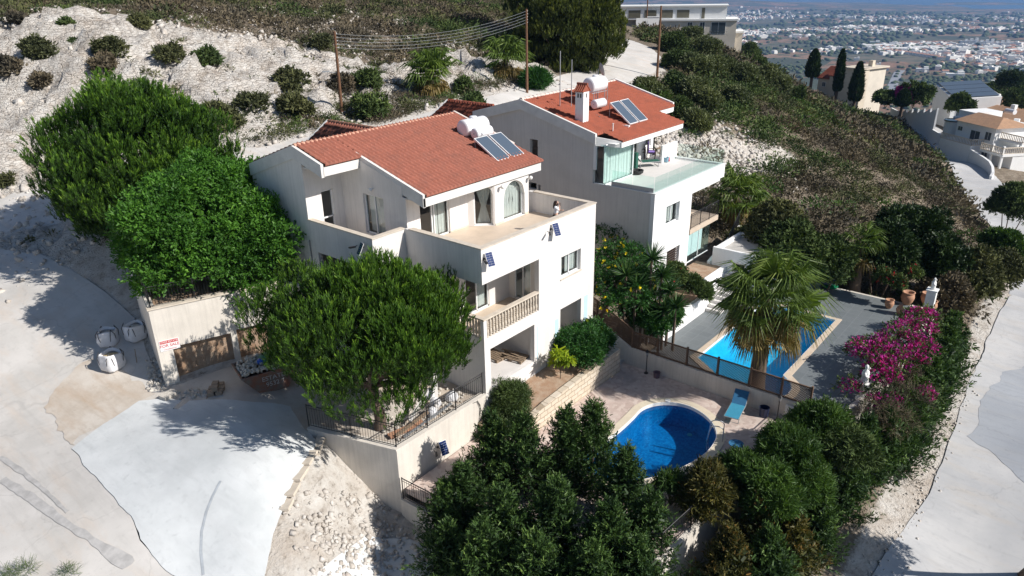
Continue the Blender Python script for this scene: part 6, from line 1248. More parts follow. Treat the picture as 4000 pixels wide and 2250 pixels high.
def trunk(parent, base, top, r0, r1, mat, limbs=(), rg=None, name='trunk', bend=.15):
    b = MB(); base = Vector(base); top = Vector(top); n = 6; pts = []
    for i in range(n+1):
        t = i/n; p = base.lerp(top, t); p += Vector((math.sin(t*4+base.x), math.cos(t*3+base.y), 0))*bend*math.sin(t*math.pi); pts.append((p, r0+(r1-r0)*t))
    for (p, r_), (q, s_) in zip(pts[:-1], pts[1:]): b.cyl(p, q, r_, s_, 9, False)
    for (a, c, r_) in limbs:
        a = Vector(a); c = Vector(c); m_ = a.lerp(c, .5)+Vector((0,0,-.12*(c-a).length)); b.cyl(a, m_, r_, r_*.65, 7, False); b.cyl(m_, c, r_*.65, r_*.25, 6, False)
    b.build(name, mat, parent, True)
LM = {
 'pine': leafmat('stone_pine_needles', (.016,.042,.010), (.065,.150,.017), (.155,.275,.03), .22, .35),
 'pine2': leafmat('aleppo_pine_needles', (.03,.050,.015), (.10,.125,.025), (.17,.19,.03), .2, .35),
 'carob': leafmat('broad_bright_leaves', (.03,.10,.016), (.085,.22,.032), (.17,.35,.06), .3, .6),
 'leyland': leafmat('cypress_sprays', (.016,.040,.014), (.06,.12,.035), (.16,.25,.075), .15, .7),
 'brownley': leafmat('browning_cypress_sprays', (.03,.045,.015), (.11,.10,.03), (.30,.17,.06), .15, .8),
 'oleander': leafmat('oleander_leaves', (.035,.075,.02), (.07,.14,.035), (.13,.19,.06), .25, .8),
 'palm': leafmat('palm_fronds', (.06,.10,.025), (.14,.22,.05), (.30,.34,.12), .25, .8),
 'drypalm': leafmat('dry_palm_fronds', (.16,.12,.05), (.26,.20,.09), (.12,.13,.04), .2, .8),
 'yucca': leafmat('yucca_leaves', (.02,.06,.02), (.055,.13,.04), (.13,.22,.08), .15, .8),
 'bougain': leafmat('magenta_bracts', (.33,.015,.26), (.52,.03,.42), (.62,.08,.50), .3, .9),
 'redfl': leafmat('red_flowers', (.40,.01,.03), (.55,.02,.05), None, .3, .9),
 'scrub': leafmat('olive_scrub_leaves', (.055,.062,.034), (.105,.118,.06), (.155,.17,.085), .1, .25, .95),
 'dry': leafmat('grey_dry_scrub', (.08,.068,.055), (.135,.115,.095), (.19,.165,.14), .05, .3, .95),
 'greens': leafmat('green_scrub_leaves', (.04,.066,.028), (.085,.13,.045), (.14,.19,.06), .12, .3, .9),
 'sage': leafmat('sage_green_scrub', (.07,.09,.05), (.14,.17,.095), (.20,.24,.135), .2, .3),
 'rosemary': leafmat('rosemary_leaves', (.05,.085,.03), (.09,.14,.05), (.15,.19,.08), .2, .9),
 'glossy': leafmat('glossy_green_leaves', (.02,.075,.02), (.04,.13,.03), (.10,.20,.03), .25, .9),
 'lime': leafmat('lime_leaves', (.16,.26,.01), (.30,.38,.02), (.45,.45,.03), .3, .9),
 'yellowfl': leafmat('yellow_flowers', (.75,.60,.02), (.85,.70,.03), None, .2, .9),
 'cyp': leafmat('column_cypress', (.015,.035,.012), (.03,.06,.018), (.05,.085,.025), .1, .6),
}
def crown_shoots(fol, centers, rad, per, rg, L=.42, blade=(.20,.032), up=.75, m=13, flat=.8, dens_up=-.25, tintb=.0):
    """upright bottle-brush shoots over each clump"""
    for c, r_ in zip(centers, rad):
        d = sph(per, rg, dens_up); k = len(d); P = c+d*r_*np.array([1,1,flat])*rg.uniform(.72,1.0,(k,1)); A = unit(d*(1-up)+np.array([0,0,up])+rg.normal(0,.16,(k,3))); tt = rg.uniform(0,1,k)
        s_ = rg.uniform(.06,1,(k,m)); B = P[:,None]+A[:,None]*(s_[...,None]*L*rg.uniform(.75,1.2,(k,1,1))); D = unit(rg.normal(size=(k,m,3))); R0 = unit(D-A[:,None]*(D*A[:,None]).sum(-1,keepdims=True)); B = B+R0*.02; D = unit(R0*.42+A[:,None]*(.9+.4*s_[...,None]))
        V, F = blades(B.reshape(-1,3), D.reshape(-1,3), rg.uniform(.7,1.2,k*m)*blade[0], blade[1], rg, .5); fol.add(V, F, np.clip(np.repeat(tt,m)*.3+s_.ravel()**1.5*.75+tintb+rg.uniform(-.1,.1,k*m),0,1))  # tips lighter as young growth; inner-crown shade put into the colour below
def crown_leaves(fol, centers, rad, per, rg, L=.14, W=.08, droop=0, flat=.85, up=-.4, sprig=6, spread=.16, tintb=0, inner=.6):
    for c, r_ in zip(centers, rad):
        d = sph(per, rg, up); k = len(d); P = c+d*r_*np.array([1,1,flat])*rg.uniform(inner,1.02,(k,1)); tt = rg.uniform(0,1,k)
        A = unit(d+rg.normal(0,.35,(k,3))+np.array([0,0,.25-droop])); B = P[:,None]+A[:,None]*rg.uniform(0,spread*1.6,(k,sprig,1))+rg.normal(0,spread*.30,(k,sprig,3))
        D = unit(A[:,None]*.8+rg.normal(0,.55,(k,sprig,3))+np.array([0,0,-droop])); V, F = blades(B.reshape(-1,3), D.reshape(-1,3), rg.uniform(.7,1.3,k*sprig)*L, W, rg, .6); fol.add(V, F, np.clip(np.repeat(tt,sprig)*.6+rg.uniform(0,.4,k*sprig)+tintb,0,1))
def dome_clumps(c, rh, rz, n, r_, rg, lo=-.55, inner=.35, keep=None):
    d = sph(n, rg, lo); s_ = rg.uniform(.80,1,(len(d),1)); P = np.array(c)+d*s_*(np.array([rh,rh,rz])-r_*.7); k = int(n*inner); d2 = sph(k, rg, lo); P = np.concatenate([P, np.array(c)+d2*rg.uniform(.3,.7,(len(d2),1))*np.array([rh,rh,rz])])
    P = P*1.0; P[:, 2] += rg.normal(0,.15,len(P))
    az = np.arctan2(P[:,1]-c[1], P[:,0]-c[0]); el = (P[:,2]-c[2])/rz; w_ = 1+.045*np.sin(3*az+c[0])+.04*np.sin(5*az+2*el*3+c[1])+.04*np.sin(7*az-4*el)
    P = np.array(c)+(P-np.array(c))*w_[:,None]; P = P[vnoise(P[:,0]*1.1+9, P[:,1]*1.1+P[:,2]*1.3, 5) > .10]
    if keep is not None: P = P[keep(P)]
    return P
def limbs_to(base, cs, rg, k, r_):
    idx = rg.choice(len(cs), min(k, len(cs)), replace=False); return [((base.x, base.y, base.z+rg.uniform(-.8,.4)), tuple(cs[i]), r_) for i in idx]

# the three big pines and the broad green tree
rg = np.random.default_rng(101)
def pine(lab, base, c, rh, rz, nc, cr, per, seed, mat='pine', keep=None, L=.42, m=13, blade=(.21,.036), lo=-.5, tr=.26, name='stone_pine', arms=()):
    rg = np.random.default_rng(seed); t = empty(name, base, lab, 'tree'); cs = dome_clumps(c, rh, rz, nc, cr, rg, lo, .25, keep)
    if len(arms): cs = np.concatenate([cs, np.array(arms)])
    fol = Fol(); crown_shoots(fol, cs, rg.uniform(.75,1.2,len(cs))*cr, per, rg, L=L, m=m, blade=blade); fol.build('crown', LM[mat], t)
    f = Vector((c[0], c[1], c[2]-rz*.45))
    trunk(t, base, f, tr, tr*.6, M['bark'], limbs_to(f, cs, rg, 26, tr*.42)); return t
kp = lambda P: ~((P[:,0] > -.75) & (P[:,1] < 5)) & ~((P[:,0] > -2.7) & (P[:,1] > 3.6))
pine('rounded stone pine in the middle, rising from behind the iron railing corner', (-4.45,1.85,-6.87), (-4.5,2.0,-3.0), 3.95, 3.1, 125, .85, 62, 11, keep=kp, L=.50, m=20, blade=(.15,.032), lo=-.75, arms=[at(u, v, z)[:] for u, v, z in ((665,790,-2.6),(690,770,-2.4),(655,815,-3.0),(700,830,-3.2),(680,860,-3.6),(720,880,-3.9),(730,800,-2.9),(745,705,-1.9),(760,745,-2.2),(1105,735,-2.0),(1125,760,-2.3),(1150,880,-3.6),(1135,910,-3.9))])
pine('largest stone pine, at the far left beside the road', (-3.4,22.6,-3.2), (-3.0,22.9,.35), 5.1, 4.95, 165, 1.1, 66, 12, L=.62, m=20, blade=(.18,.042), lo=-.85)
rg = np.random.default_rng(13); t = empty('carob_tree', (-3.4,14.6,-3.1), 'broad bright green leafy tree between the big pine and the nearer villa', 'tree')
cs = dome_clumps((-3.1,14.7,-1.4), 5.1, 3.7, 190, .9, rg, -.65, .3, lambda P: ~((P[:,0] > -2.35) & (P[:,1] < 13.9) & (P[:,2] < 3.6))); fol = Fol(); crown_leaves(fol, cs, rg.uniform(.7,1.2,len(cs))*.9, 95, rg, L=.15, W=.075, sprig=8, spread=.2); fol.build('crown', LM['carob'], t)
trunk(t, (-3.4,14.6,-3.2), (-3.3,14.9,-2.0), .24, .2, M['bark'], limbs_to(Vector((-3.3,14.9,-1.9)), cs, rg, 24, .1))
b3 = (49.0,31.4); zc = zat(b3[0], b3[1], 95); pine('tall dark pine at the bend of the upper road', (b3[0],b3[1],h1(*b3)), (b3[0]+.2,b3[1]-.2,zc), 6.4, 6.2, 150, 1.35, 80, 14, 'pine2', L=.6, m=12, blade=(.30,.07), lo=-.75, tr=.34, name='pine_tree')
b4 = (70.0,45.5); pine('smaller pine behind the tall one, by the gate of the flat roofed house', (b4[0],b4[1],h1(*b4)), (b4[0],b4[1],zat(b4[0],b4[1],8)), 4.0, 4.5, 60, 1.4, 36, 15, 'pine2', L=.7, m=7, blade=(.5,.14), lo=-.75, tr=.3, name='pine_tree')
b5 = (56.0,40.5); pine('dark pine on the bank behind the tall pine', (b5[0],b5[1],h1(*b5)), (b5[0],b5[1],h1(*b5)+6), 5.0, 4.5, 70, 1.4, 36, 16, 'pine2', L=.7, m=7, blade=(.5,.14), lo=-.75, tr=.3, name='pine_tree')

# conifers: layered sprays on a cone
def conifer(name, lab, x, y, z0, z1, r_, seed, mat='leyland', grp=None, n=260, spr=15, L=.17, W=.05, cat='tree', clip=None):
    rg = np.random.default_rng(seed); t = empty(name, (x,y,z0), lab, cat, grp); h_ = z1-z0; u_ = rg.uniform(0,1,n)**.75; a = rg.uniform(0, 2*math.pi, n); rr = r_*np.clip((1-u_)**.95, .03, 1)*(.78+.22*np.sin(a*3+u_*9+seed)+rg.uniform(-.12,.12,n))*np.interp(u_,[0,.08,.2,1],[.75,.95,1,1])
    P = np.stack([x+rr*np.cos(a), y+rr*np.sin(a), z0+.1+u_*h_*.97], -1); out_ = np.stack([np.cos(a), np.sin(a), .55+.9*u_], -1); fol = Fol(); A = unit(out_+rg.normal(0,.2,(n,3))); LL = np.interp(u_,[0,1],[1.25,.5])*min(1.2, .45+r_*.4)*rg.uniform(.7,1.25,n)
    s_ = rg.uniform(-.85,1,(n,spr)); B = P[:,None]+A[:,None]*(s_[...,None]*LL[:,None,None]*.6)+rg.normal(0,.06,(n,spr,3))*(1.25-s_[...,None]); D = unit(A[:,None]*.8+rg.normal(0,.5,(n,spr,3))+np.array([0,0,.1])); tt = rg.uniform(0,1,n)
    if clip is not None:
        ok = clip(B.reshape(-1,3)); 
    else: ok = np.ones(n*spr, bool)
    Bf = B.reshape(-1,3)[ok]; Df = D.reshape(-1,3)[ok]; V, F = blades(Bf, Df, rg.uniform(.7,1.25,len(Bf))*L, W, rg, .45); fol.add(V, F, np.clip(np.repeat(tt,spr)*.35+s_.ravel()*.45+.12+rg.uniform(-.1,.2,n*spr),0,1)[ok])
    # second layer inside, tinted darker: crown shade put into the colour for depth
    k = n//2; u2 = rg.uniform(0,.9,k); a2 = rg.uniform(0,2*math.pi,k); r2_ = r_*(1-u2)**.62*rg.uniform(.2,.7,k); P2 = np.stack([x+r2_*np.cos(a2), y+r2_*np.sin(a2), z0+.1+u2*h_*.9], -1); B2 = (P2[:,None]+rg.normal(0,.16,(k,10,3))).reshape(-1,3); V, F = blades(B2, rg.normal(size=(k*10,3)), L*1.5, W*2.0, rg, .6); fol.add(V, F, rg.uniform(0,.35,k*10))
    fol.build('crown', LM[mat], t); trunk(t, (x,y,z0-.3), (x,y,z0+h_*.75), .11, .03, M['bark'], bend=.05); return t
FR = [((1236,1062),-5.5,1.35,'front conifer with its top against the white retaining wall'),((1318,1060),-5.2,1.5,'front conifer with twin tips left of the stone wall'),((1425,1050),-5.1,1.35,'front conifer in front of the stone wall'),((1492,1032),-5.0,1.5,'tallest front conifer, its tip reaching the kidney pool patio'),
      ((1575,1150),-5.7,1.35,'front conifer overlapping the near edge of the kidney pool'),((1640,1262),-6.6,1.25,'low right-hand conifer of the front cluster'),((1165,1190),-6.6,1.2,'leftmost conifer of the front cluster beside the gully'),
      ((1265,1250),-6.3,1.5,'near conifer low in the middle left of the front cluster'),((1400,1235),-6.1,1.6,'near conifer low in the centre of the front cluster'),((1530,1290),-6.4,1.55,'near conifer right of the centre of the front cluster'),((1118,1235),-7.3,1.0,'small conifer beside the low black railing at the left end of the front cluster'),((1125,1345),-7.8,1.1,'conifer at the far left bottom of the front cluster'),((1210,1340),-7.0,1.3,'near conifer at the bottom edge left of the front cluster'),((1345,1370),-7.0,1.5,'near conifer cut by the bottom edge in the front cluster'),((1490,1400),-7.2,1.5,'near conifer at the bottom edge right of the front cluster'),((1600,1380),-7.3,1.3,'bottom right conifer of the front cluster by the low wall')]
for i, ((u, v), zt_, r_, lab) in enumerate(FR):
    p = at(u, v, zt_); conifer('conifer', lab, p.x, p.y, max(-10.6, h1(p.x, p.y)), zt_+.25, r_*1.25, 200+i, 'leyland', 'conifers in front of the kidney pool', n=int(200*r_), spr=34, L=.13, W=.04)
# the long hedge row down to the street
rg = np.random.default_rng(55)
HG = [(-.6,-11.6,-7.3,1.15,'brownley'),(.5,-12.6,-7.6,1.3,'leyland'),(1.3,-11.9,-7.2,1.2,'brownley'),(2.2,-12.8,-7.8,1.25,'brownley'),(3.2,-12.2,-7.4,1.2,'leyland'),(3.9,-13.2,-8.2,1.2,'leyland'),(5.0,-12.6,-7.5,1.25,'leyland'),(6.2,-12.4,-7.2,1.25,'leyland'),(7.3,-13.2,-7.9,1.2,'leyland'),(8.3,-12.5,-7.2,1.2,'leyland'),
      (9.6,-13.2,-7.6,1.2,'leyland'),(10.9,-13.7,-7.7,1.2,'leyland'),(12.2,-14.0,-7.9,1.2,'leyland'),(13.5,-14.1,-7.9,1.2,'leyland'),(14.8,-14.1,-7.8,1.2,'leyland'),(16.1,-14.1,-7.9,1.2,'leyland'),(17.4,-14.1,-7.7,1.2,'leyland'),(18.8,-14.1,-7.8,1.2,'leyland'),(20.2,-14.1,-7.8,1.2,'leyland'),(21.6,-14.0,-7.7,1.2,'leyland'),(23.0,-13.9,-7.9,1.2,'leyland'),(24.5,-13.8,-8.0,1.2,'leyland')]
names_h = ['brown-tipped hedge conifer at the near end of the street hedge','dark hedge conifer second from the near end by the low wall','browning hedge conifer beside the oleanders','rusty brown hedge conifer cut by the bottom of the photo','dark hedge conifer behind the rusty brown one','low dark hedge conifer leaning to the street','hedge conifer next to the patio corner','tall hedge conifer behind the oleander clump','hedge conifer spilling toward the street verge','hedge conifer at the end of the lattice fence']
for i, (x, y, zt_, r_, mt) in enumerate(HG):
    lab = names_h[i] if i < len(names_h) else 'dark conifer of the street hedge behind the bougainvillea'
    conifer('hedge_conifer', lab, x, y, h1(x, y)-.1, zt_, r_*1.1, 300+i, mt, 'hedge conifers along the lower street' , n=240 if i < 9 else 190, spr=30 if i < 9 else 22, L=.14 if i < 9 else .18, W=.045 if i < 9 else .06)
# shrubs as things
def shrub(name, lab, x, y, z, r_, seed, mat, hz=.85, per=None, L=.12, W=.05, droop=0, cat='shrub', grp=None, nc=None, stems=True, sprig=6, extra=None, up=-.35):
    rg = np.random.default_rng(seed); t = empty(name, (x,y,z), lab, cat, grp); nc = nc or int(10+10*r_); cs = np.array([x,y,z+r_*hz*.55])+sph(nc, rg, up)*rg.uniform(.35,.72,(nc,1))*np.array([r_,r_,r_*hz]); fol = Fol(); crown_leaves(fol, cs, rg.uniform(.34,.52,len(cs))*r_, per or int(60*r_+30), rg, L=L, W=W, droop=droop, sprig=sprig, spread=.12); fol.build('foliage', LM[mat], t)
    if stems:
        b = MB()
        for i in range(5): c = cs[rg.integers(len(cs))]; b.cyl((x+rg.uniform(-.1,.1),y+rg.uniform(-.1,.1),z-.1), tuple(c), .035, .012, 5, False)
        b.build('stem', M['bark'], t)
    if extra:
        k, mt, n_, sz = extra; f2 = Fol(); c = cs[rg.integers(len(cs), size=n_)]; d = sph(n_, rg, -.1); n_ = len(d); P = c[:n_]+d*r_*.47; B = (P[:,None]+rg.normal(0,.05,(n_,5,3))).reshape(-1,3); V, F = blades(B, rg.normal(size=(n_*5,3)), sz, sz*.8, rg, .8); f2.add(V, F, rg.uniform(0,1,n_*5)); f2.build(k, LM[mt], t)
    return t
shrub('round_shrub', 'large clipped round green shrub against the nearer villa wall in the stone planter', 5.9,-.85,-7.35,1.25,401,'glossy',1.05,150,L=.09,W=.045,nc=40)
shrub('round_shrub', 'green shrub with yellow-green shoots at the garden stairs end of the planter', 7.15,-.75,-7.3,.95,402,'glossy',1.15,120,L=.10,W=.05,nc=26,extra=('new_shoots','lime',60,.10))
shrub('rosemary_bush', 'grey-green rosemary bush at the low end of the planter under the open room', .75,-.75,-7.95,.95,403,'rosemary',1.25,150,L=.13,W=.022,nc=26)
shrub('rosemary_bush', 'straggly low rosemary behind the tips of the front conifers', -.2,-1.3,-8.2,.6,404,'rosemary',.9,80,L=.13,W=.022)
t = empty('young_tree', (4.05,-1.05,-7.45), 'young tree with drooping lime-yellow leaves on a thin stem in the planter', 'tree'); rg = np.random.default_rng(405); fol = Fol(); cs = np.array([4.05,-1.05,-6.35])+sph(9, rg, -.6)*.32; crown_leaves(fol, cs, np.full(len(cs),.22), 16, rg, L=.24, W=.07, droop=.8, sprig=4, spread=.08); fol.build('foliage', LM['lime'], t); b = MB(); b.cyl((4.05,-1.05,-7.45),(4.05,-1.05,-6.4),.02,.015,6); b.build('stem', M['bark'], t)
b = MB(); rgb = np.random.default_rng(8)
for k, (a, l) in enumerate(((-.3,1.0),(.9,.8),(2.2,.7),(-1.4,.6))):
    o = Vector((8.0,.15,-6.9)); d = Vector((math.cos(a),math.sin(a)*.6,.9)).normalized(); s_ = Vector((-d.y,d.x,0)).normalized()*.13; e = o+d*l; m_ = o+d*l*.5; b.add([o, m_-s_, e+Vector((d.x*.1,d.y*.1,-.1)), m_+s_], [(0,1,2,3)])
b.thing('banana_plant', LM['lime'], 'broad-leaved yellow-green plant at the villa corner above the stairs', 'plant')
# oleanders and mixed shrubs of the patio corner
for i, (u, v, z, r_, mt, lab) in enumerate(((1985,1140,-7.6,1.35,'oleander','big oleander clump at the far patio corner behind the bin'),(2060,1075,-7.4,1.3,'oleander','oleander beside the end of the lattice fence'),(1868,1185,-7.9,1.0,'oleander','oleander in front of the small blue table'),(1790,1235,-7.8,1.1,'brownley','yellowing bush right of the near pool edge'),(1935,1235,-7.7,1.2,'oleander','oleander above the hidden white wall end'),(2120,1120,-7.6,1.2,'greens','dark bush between the oleanders and the street hedge'),(2010,1200,-8.0,1.1,'oleander','oleander nearest the street hedge'))):
    p = at(u, v, z+r_*.4); shrub('oleander' if mt == 'oleander' else 'garden_bush', lab, p.x, p.y, z-r_*.45, r_, 420+i, mt, 1.05, 110, L=.20, W=.04, nc=26, sprig=7)
t = shrub('potted_oleander', 'thin tall oleander with bare stems on the near side of the kidney pool', *at(1690,1240,-7.9).xy, -8.3, .72, 430, 'oleander', 1.2, 34, L=.2, W=.035, nc=12)
b = MB(); p = at(1690,1240,-7.9)
for k in range(6): a = k*1.1; b.cyl((p.x,p.y,-8.5),(p.x+.45*math.cos(a),p.y+.45*math.sin(a),-7.6),.02,.01,5,False)
b.build('bare_stem', M['bark'], t)
# bougainvillea
rg = np.random.default_rng(440); t = empty('bougainvillea', (18,-12.2,-8.5), 'long magenta bougainvillea trailing over the outer wall of the slate deck', 'plant'); fg = Fol(); ff = Fol()
bc = [at(u, v, z)[:] for u, v, z in ((2305,800,-7.6),(2280,825,-7.4),(2325,830,-7.5),(2255,850,-7.3),(2290,865,-7.2),(2320,880,-7.4),(2215,870,-7.3),(2240,895,-7.2),(2195,895,-7.4),(2220,925,-7.3),(2255,915,-7.3),(2300,905,-7.4),(2330,800,-7.6),(2205,945,-7.5),(2165,885,-7.6),(2235,955,-7.6))]
bc = np.array(bc); crown_leaves(fg, bc, np.full(len(bc),.68), 90, rg, L=.12, W=.06, sprig=5); crown_leaves(ff, bc+np.array([0,0,.06]), rg.uniform(.35,.66,len(bc)), 58, rg, L=.10, W=.08, sprig=6, up=-.25, inner=.86)
far_b = np.array([at(u, v, -7.9)[:] for u, v in ((2140,975),(2330,990),(2210,1010),(2245,1015))]); crown_leaves(ff, far_b, np.full(4,.28), 40, rg, L=.1, W=.07, sprig=5); crown_leaves(fg, far_b, np.full(4,.6), 60, rg, L=.12, W=.05, sprig=5)
fg.build('foliage', LM['greens'], t); ff.build('flowers', LM['bougain'], t)
t = empty('dry_climber', (15,-12.6,-8.5), 'tangle of grey dry stems below the bougainvillea', 'plant'); fol = Fol(); dc = np.array([at(u, v, -8.0)[:] for u, v in ((2270,960),(2240,1000),(2290,1010),(2210,1040),(2255,1060))]); crown_leaves(fol, dc, np.full(5,.75), 110, rg, L=.32, W=.014, sprig=6); fol.build('twigs', LM['dry'], t)
# red flowering shrubs in the shade
for i, (u, v) in enumerate(((2225,690),(2255,705),(2300,680))): p = at(u, v-22, -6.3); shrub('red_flowering_shrub', ('left','middle','right')[i]+' red flowered shrub in the shade behind the slate deck', p.x, p.y, -7.4, .5, 450+i, 'greens', 1.2, 50, extra=('flowers','redfl',(26,32,8)[i],.12), grp=None)
# yellow flowered tree and yuccas between the villas
rg = np.random.default_rng(460); t = empty('yellow_flowering_tree', (11.6,1.6,-7.6), 'leafy tree with yellow flowers filling the gap between the two villas', 'tree'); pc = [at(u, v, z)[:] for u, v, z in ((1510,560,-3.6),(1525,600,-4.0),(1550,640,-4.2),(1520,660,-4.6),(1570,690,-4.6),(1540,725,-5.0),(1590,640,-4.0),(1600,700,-4.6),(1505,720,-5.2),(1570,590,-3.8),(1620,680,-4.4),(1595,750,-5.2),(1550,770,-5.6),(1510,690,-4.8),(1650,720,-5.0))]
pc = np.array(pc); pc = pc[(pc[:,0] > 8.9)] if (pc[:,0] > 8.9).sum() > 6 else pc+np.array([1.2,.4,0]); rad = rg.uniform(.6,.95,len(pc)); fol = Fol(); crown_leaves(fol, pc, rad, 150, rg, L=.12, W=.06, sprig=6); fol.build('crown', LM['glossy'], t)
f2 = Fol(); k = 70; c = pc[rg.integers(len(pc), size=k)]; d = sph(k, rg, -.3); d[:, 0] = -np.abs(d[:, 0]); P = c[:len(d)]+d*.82; B = (P[:,None]+rg.normal(0,.03,(len(P),6,3))).reshape(-1,3); V, F = blades(B, rg.normal(size=(len(B),3)), .10, .09, rg, .8); f2.add(V, F, rg.uniform(0,1,len(B))); f2.build('flowers', LM['yellowfl'], t); trunk(t, (11.6,1.6,-7.8), tuple(pc.mean(0)), .12, .08, M['bark'], limbs_to(Vector(pc.mean(0)), pc, rg, 10, .05))
def rosette(fol, c, rg, n=46, L=.62, W=.06, up=.15):
    d = sph(n, rg, -.55); k = len(d); V, F = blades(np.repeat(np.array([c]), k, 0)+d*.06, d+np.array([0,0,up]), rg.uniform(.75,1.1,k)*L, W, rg, .12); fol.add(V, F, rg.uniform(0,1,k))
rg = np.random.default_rng(470)
for g_, (lab, lst) in enumerate((('clump of spiky yuccas behind the lattice fence, nearest the villa',((1575,690),(1560,740),(1600,720),(1585,790),(1615,760))),('clump of spiky yuccas over the white planter wall',((1640,650),(1630,700),(1665,690),(1650,740),(1685,730),(1670,780),(1640,790),(1700,770))))):
    t = empty('yucca', at(*lst[3], -7.3)[:], lab, 'plant'); fol = Fol(); b = MB()
    for i, (u, v) in enumerate(lst):
        p = atx(u, v, 10.0+.28*((i*3) % 5)+g_*.9)
        rosette(fol, p[:], rg, 110, .9, .085); b.cyl((p.x,p.y,-8.2),(p.x,p.y,p.z-.05),.08,.06,6,False)
    fol.build('leaves', LM['yucca'], t); b.build('stem', M['palmbark'], t)
for i, (u, v, z, r_, mt, lab) in enumerate(((1640,820,-7.0,.95,'glossy','leafy bush below the yuccas spilling over the lattice fence'),(1680,800,-6.9,.8,'glossy','bush hanging over the white wall of the slate deck'),(1610,790,-7.0,.9,'greens','dark bush in the shade between yuccas and lattice'),(1735,720,-6.6,.55,'rosemary','sparse succulent bush on the white planter wall'),(1770,740,-7.0,.5,'rosemary','leggy bush at the foot of the deck stairs'),(1700,700,-6.0,.7,'greens','shrub with pink flower heads under the glass wall'))):
    p = at(u, v, z); shrub('garden_bush', lab, p.x, p.y, z-r_*.5, r_, 480+i, mt, 1.1, 80, L=.13, W=.06, extra=('flowers','redfl',22,.07) if i == 5 else None)

# ------------------------------------------------------------------ palms
def fan_palm(lab, x, y, z0, zc, r_, seed, n=60, skirt=26, tr=.28, seg=20, W=.035):
    rg = np.random.default_rng(seed); t = empty('fan_palm', (x,y,z0), lab, 'palm'); b = MB(); k = 7
    for i in range(k): a = i/k; c_ = (i+1)/k; b.cyl((x,y,z0+(zc-z0)*a),(x,y,z0+(zc-z0)*c_), tr*(1.45-.75*a**.6), tr*(1.45-.75*c_**.6), 12, False)
    b.build('trunk', M['palmbark'], t, True)
    def fronds(num, lo, hi, mat, nm, droop, rs, tb):
        fol = Fol(); pb = MB(); el = np.arcsin(np.clip(rg.uniform(math.sin(lo), math.sin(hi), num), -1, 1)); az = rg.uniform(0, 2*math.pi, num)
        for e, a in zip(el, az):
            d = np.array([math.cos(e)*math.cos(a), math.cos(e)*math.sin(a), math.sin(e)]); c = np.array([x,y,zc])+d*.12; st = r_*.48*rs*rg.uniform(.6,1.2); h_ = c+d*st+np.array([0,0,-droop*.25*st]); pb.cyl(tuple(c), tuple(h_), .018*r_/2, .009*r_/2, 4, False)
            sd_ = unit(np.cross(d, [0,0,1.0])+1e-6); nrm_ = unit(np.cross(sd_, d)); ang = np.linspace(-1.75, 1.75, seg); dd = unit(d[None]*np.cos(ang)[:,None]+sd_[None]*np.sin(ang)[:,None]+nrm_[None]*.18)
            Ls = r_*.58*rs*rg.uniform(.75,1.1)*(1-.22*np.abs(ang)/1.75)*rg.uniform(.9,1.08,seg); V, F = blades(np.repeat(h_[None],seg,0)+dd*.02, dd, Ls*.6, W*r_/2, rg, 1.3); fol.add(V, F, np.full(seg, np.clip(rg.uniform(0,.8)+tb,0,1)))
            P2 = h_+dd*(Ls*.58)[:,None]; d2 = unit(dd+np.array([0,0,-.75-droop])[None]); V, F = blades(P2, d2, Ls*.62, W*r_/2*1.0, rg, .1); fol.add(V, F, np.full(seg, np.clip(rg.uniform(.1,.9)+tb,0,1)))
        fol.build(nm, LM[mat], t); return pb
    pb = fronds(n, -.55, 1.5, 'palm', 'fronds', .25, 1.0, 0); pb.build('frond_stalks', LM['lime'], t)
    if skirt: pb = fronds(skirt, -1.35, -.55, 'drypalm', 'dry_fronds', 1.2, .95, 0); pb.build('dry_stalks', LM['drypalm'], t)
    return t
px_, py_ = 9.72, -8.25; fan_palm('big fan palm with a drooping skirt of fronds standing between the two pools', px_, py_, -8.6, zat(px_, py_, 742), 2.7, 501, 58, 46, .33, 26, .036)
p = at(1848,560,-6.8); fan_palm('fan palm behind the balcony of the farther villa', p.x, p.y, h1(p.x,p.y), zat(p.x,p.y,487), 2.5, 502, 46, 12, .30, 16, .06)
p = at(2148,735,-8.9); fan_palm('small fan palm among dark trees beyond the slate deck', p.x, p.y, -9, zat(p.x,p.y,610), 1.7, 503, 30, 10, .28, 14, .05)
fan_palm('fan palm beyond the upper road, left of the pair above the roofs', 25.1, 28.4, h1(25.1,28.4), zat(25.1,28.4,180), 2.7, 504, 44, 34, .24, 16, .07)
fan_palm('fan palm beyond the upper road, right of the pair above the roofs', 35.6, 28.8, h1(35.6,28.8), zat(35.6,28.8,145), 2.6, 505, 44, 30, .24, 16, .07)
p = at(1345,228,.2); shrub('agave', 'low spiky green plant on the bank of the upper road behind the far roof', p.x, p.y, h1(p.x,p.y), 1.3, 506, 'glossy', .7, 60, L=.6, W=.07)

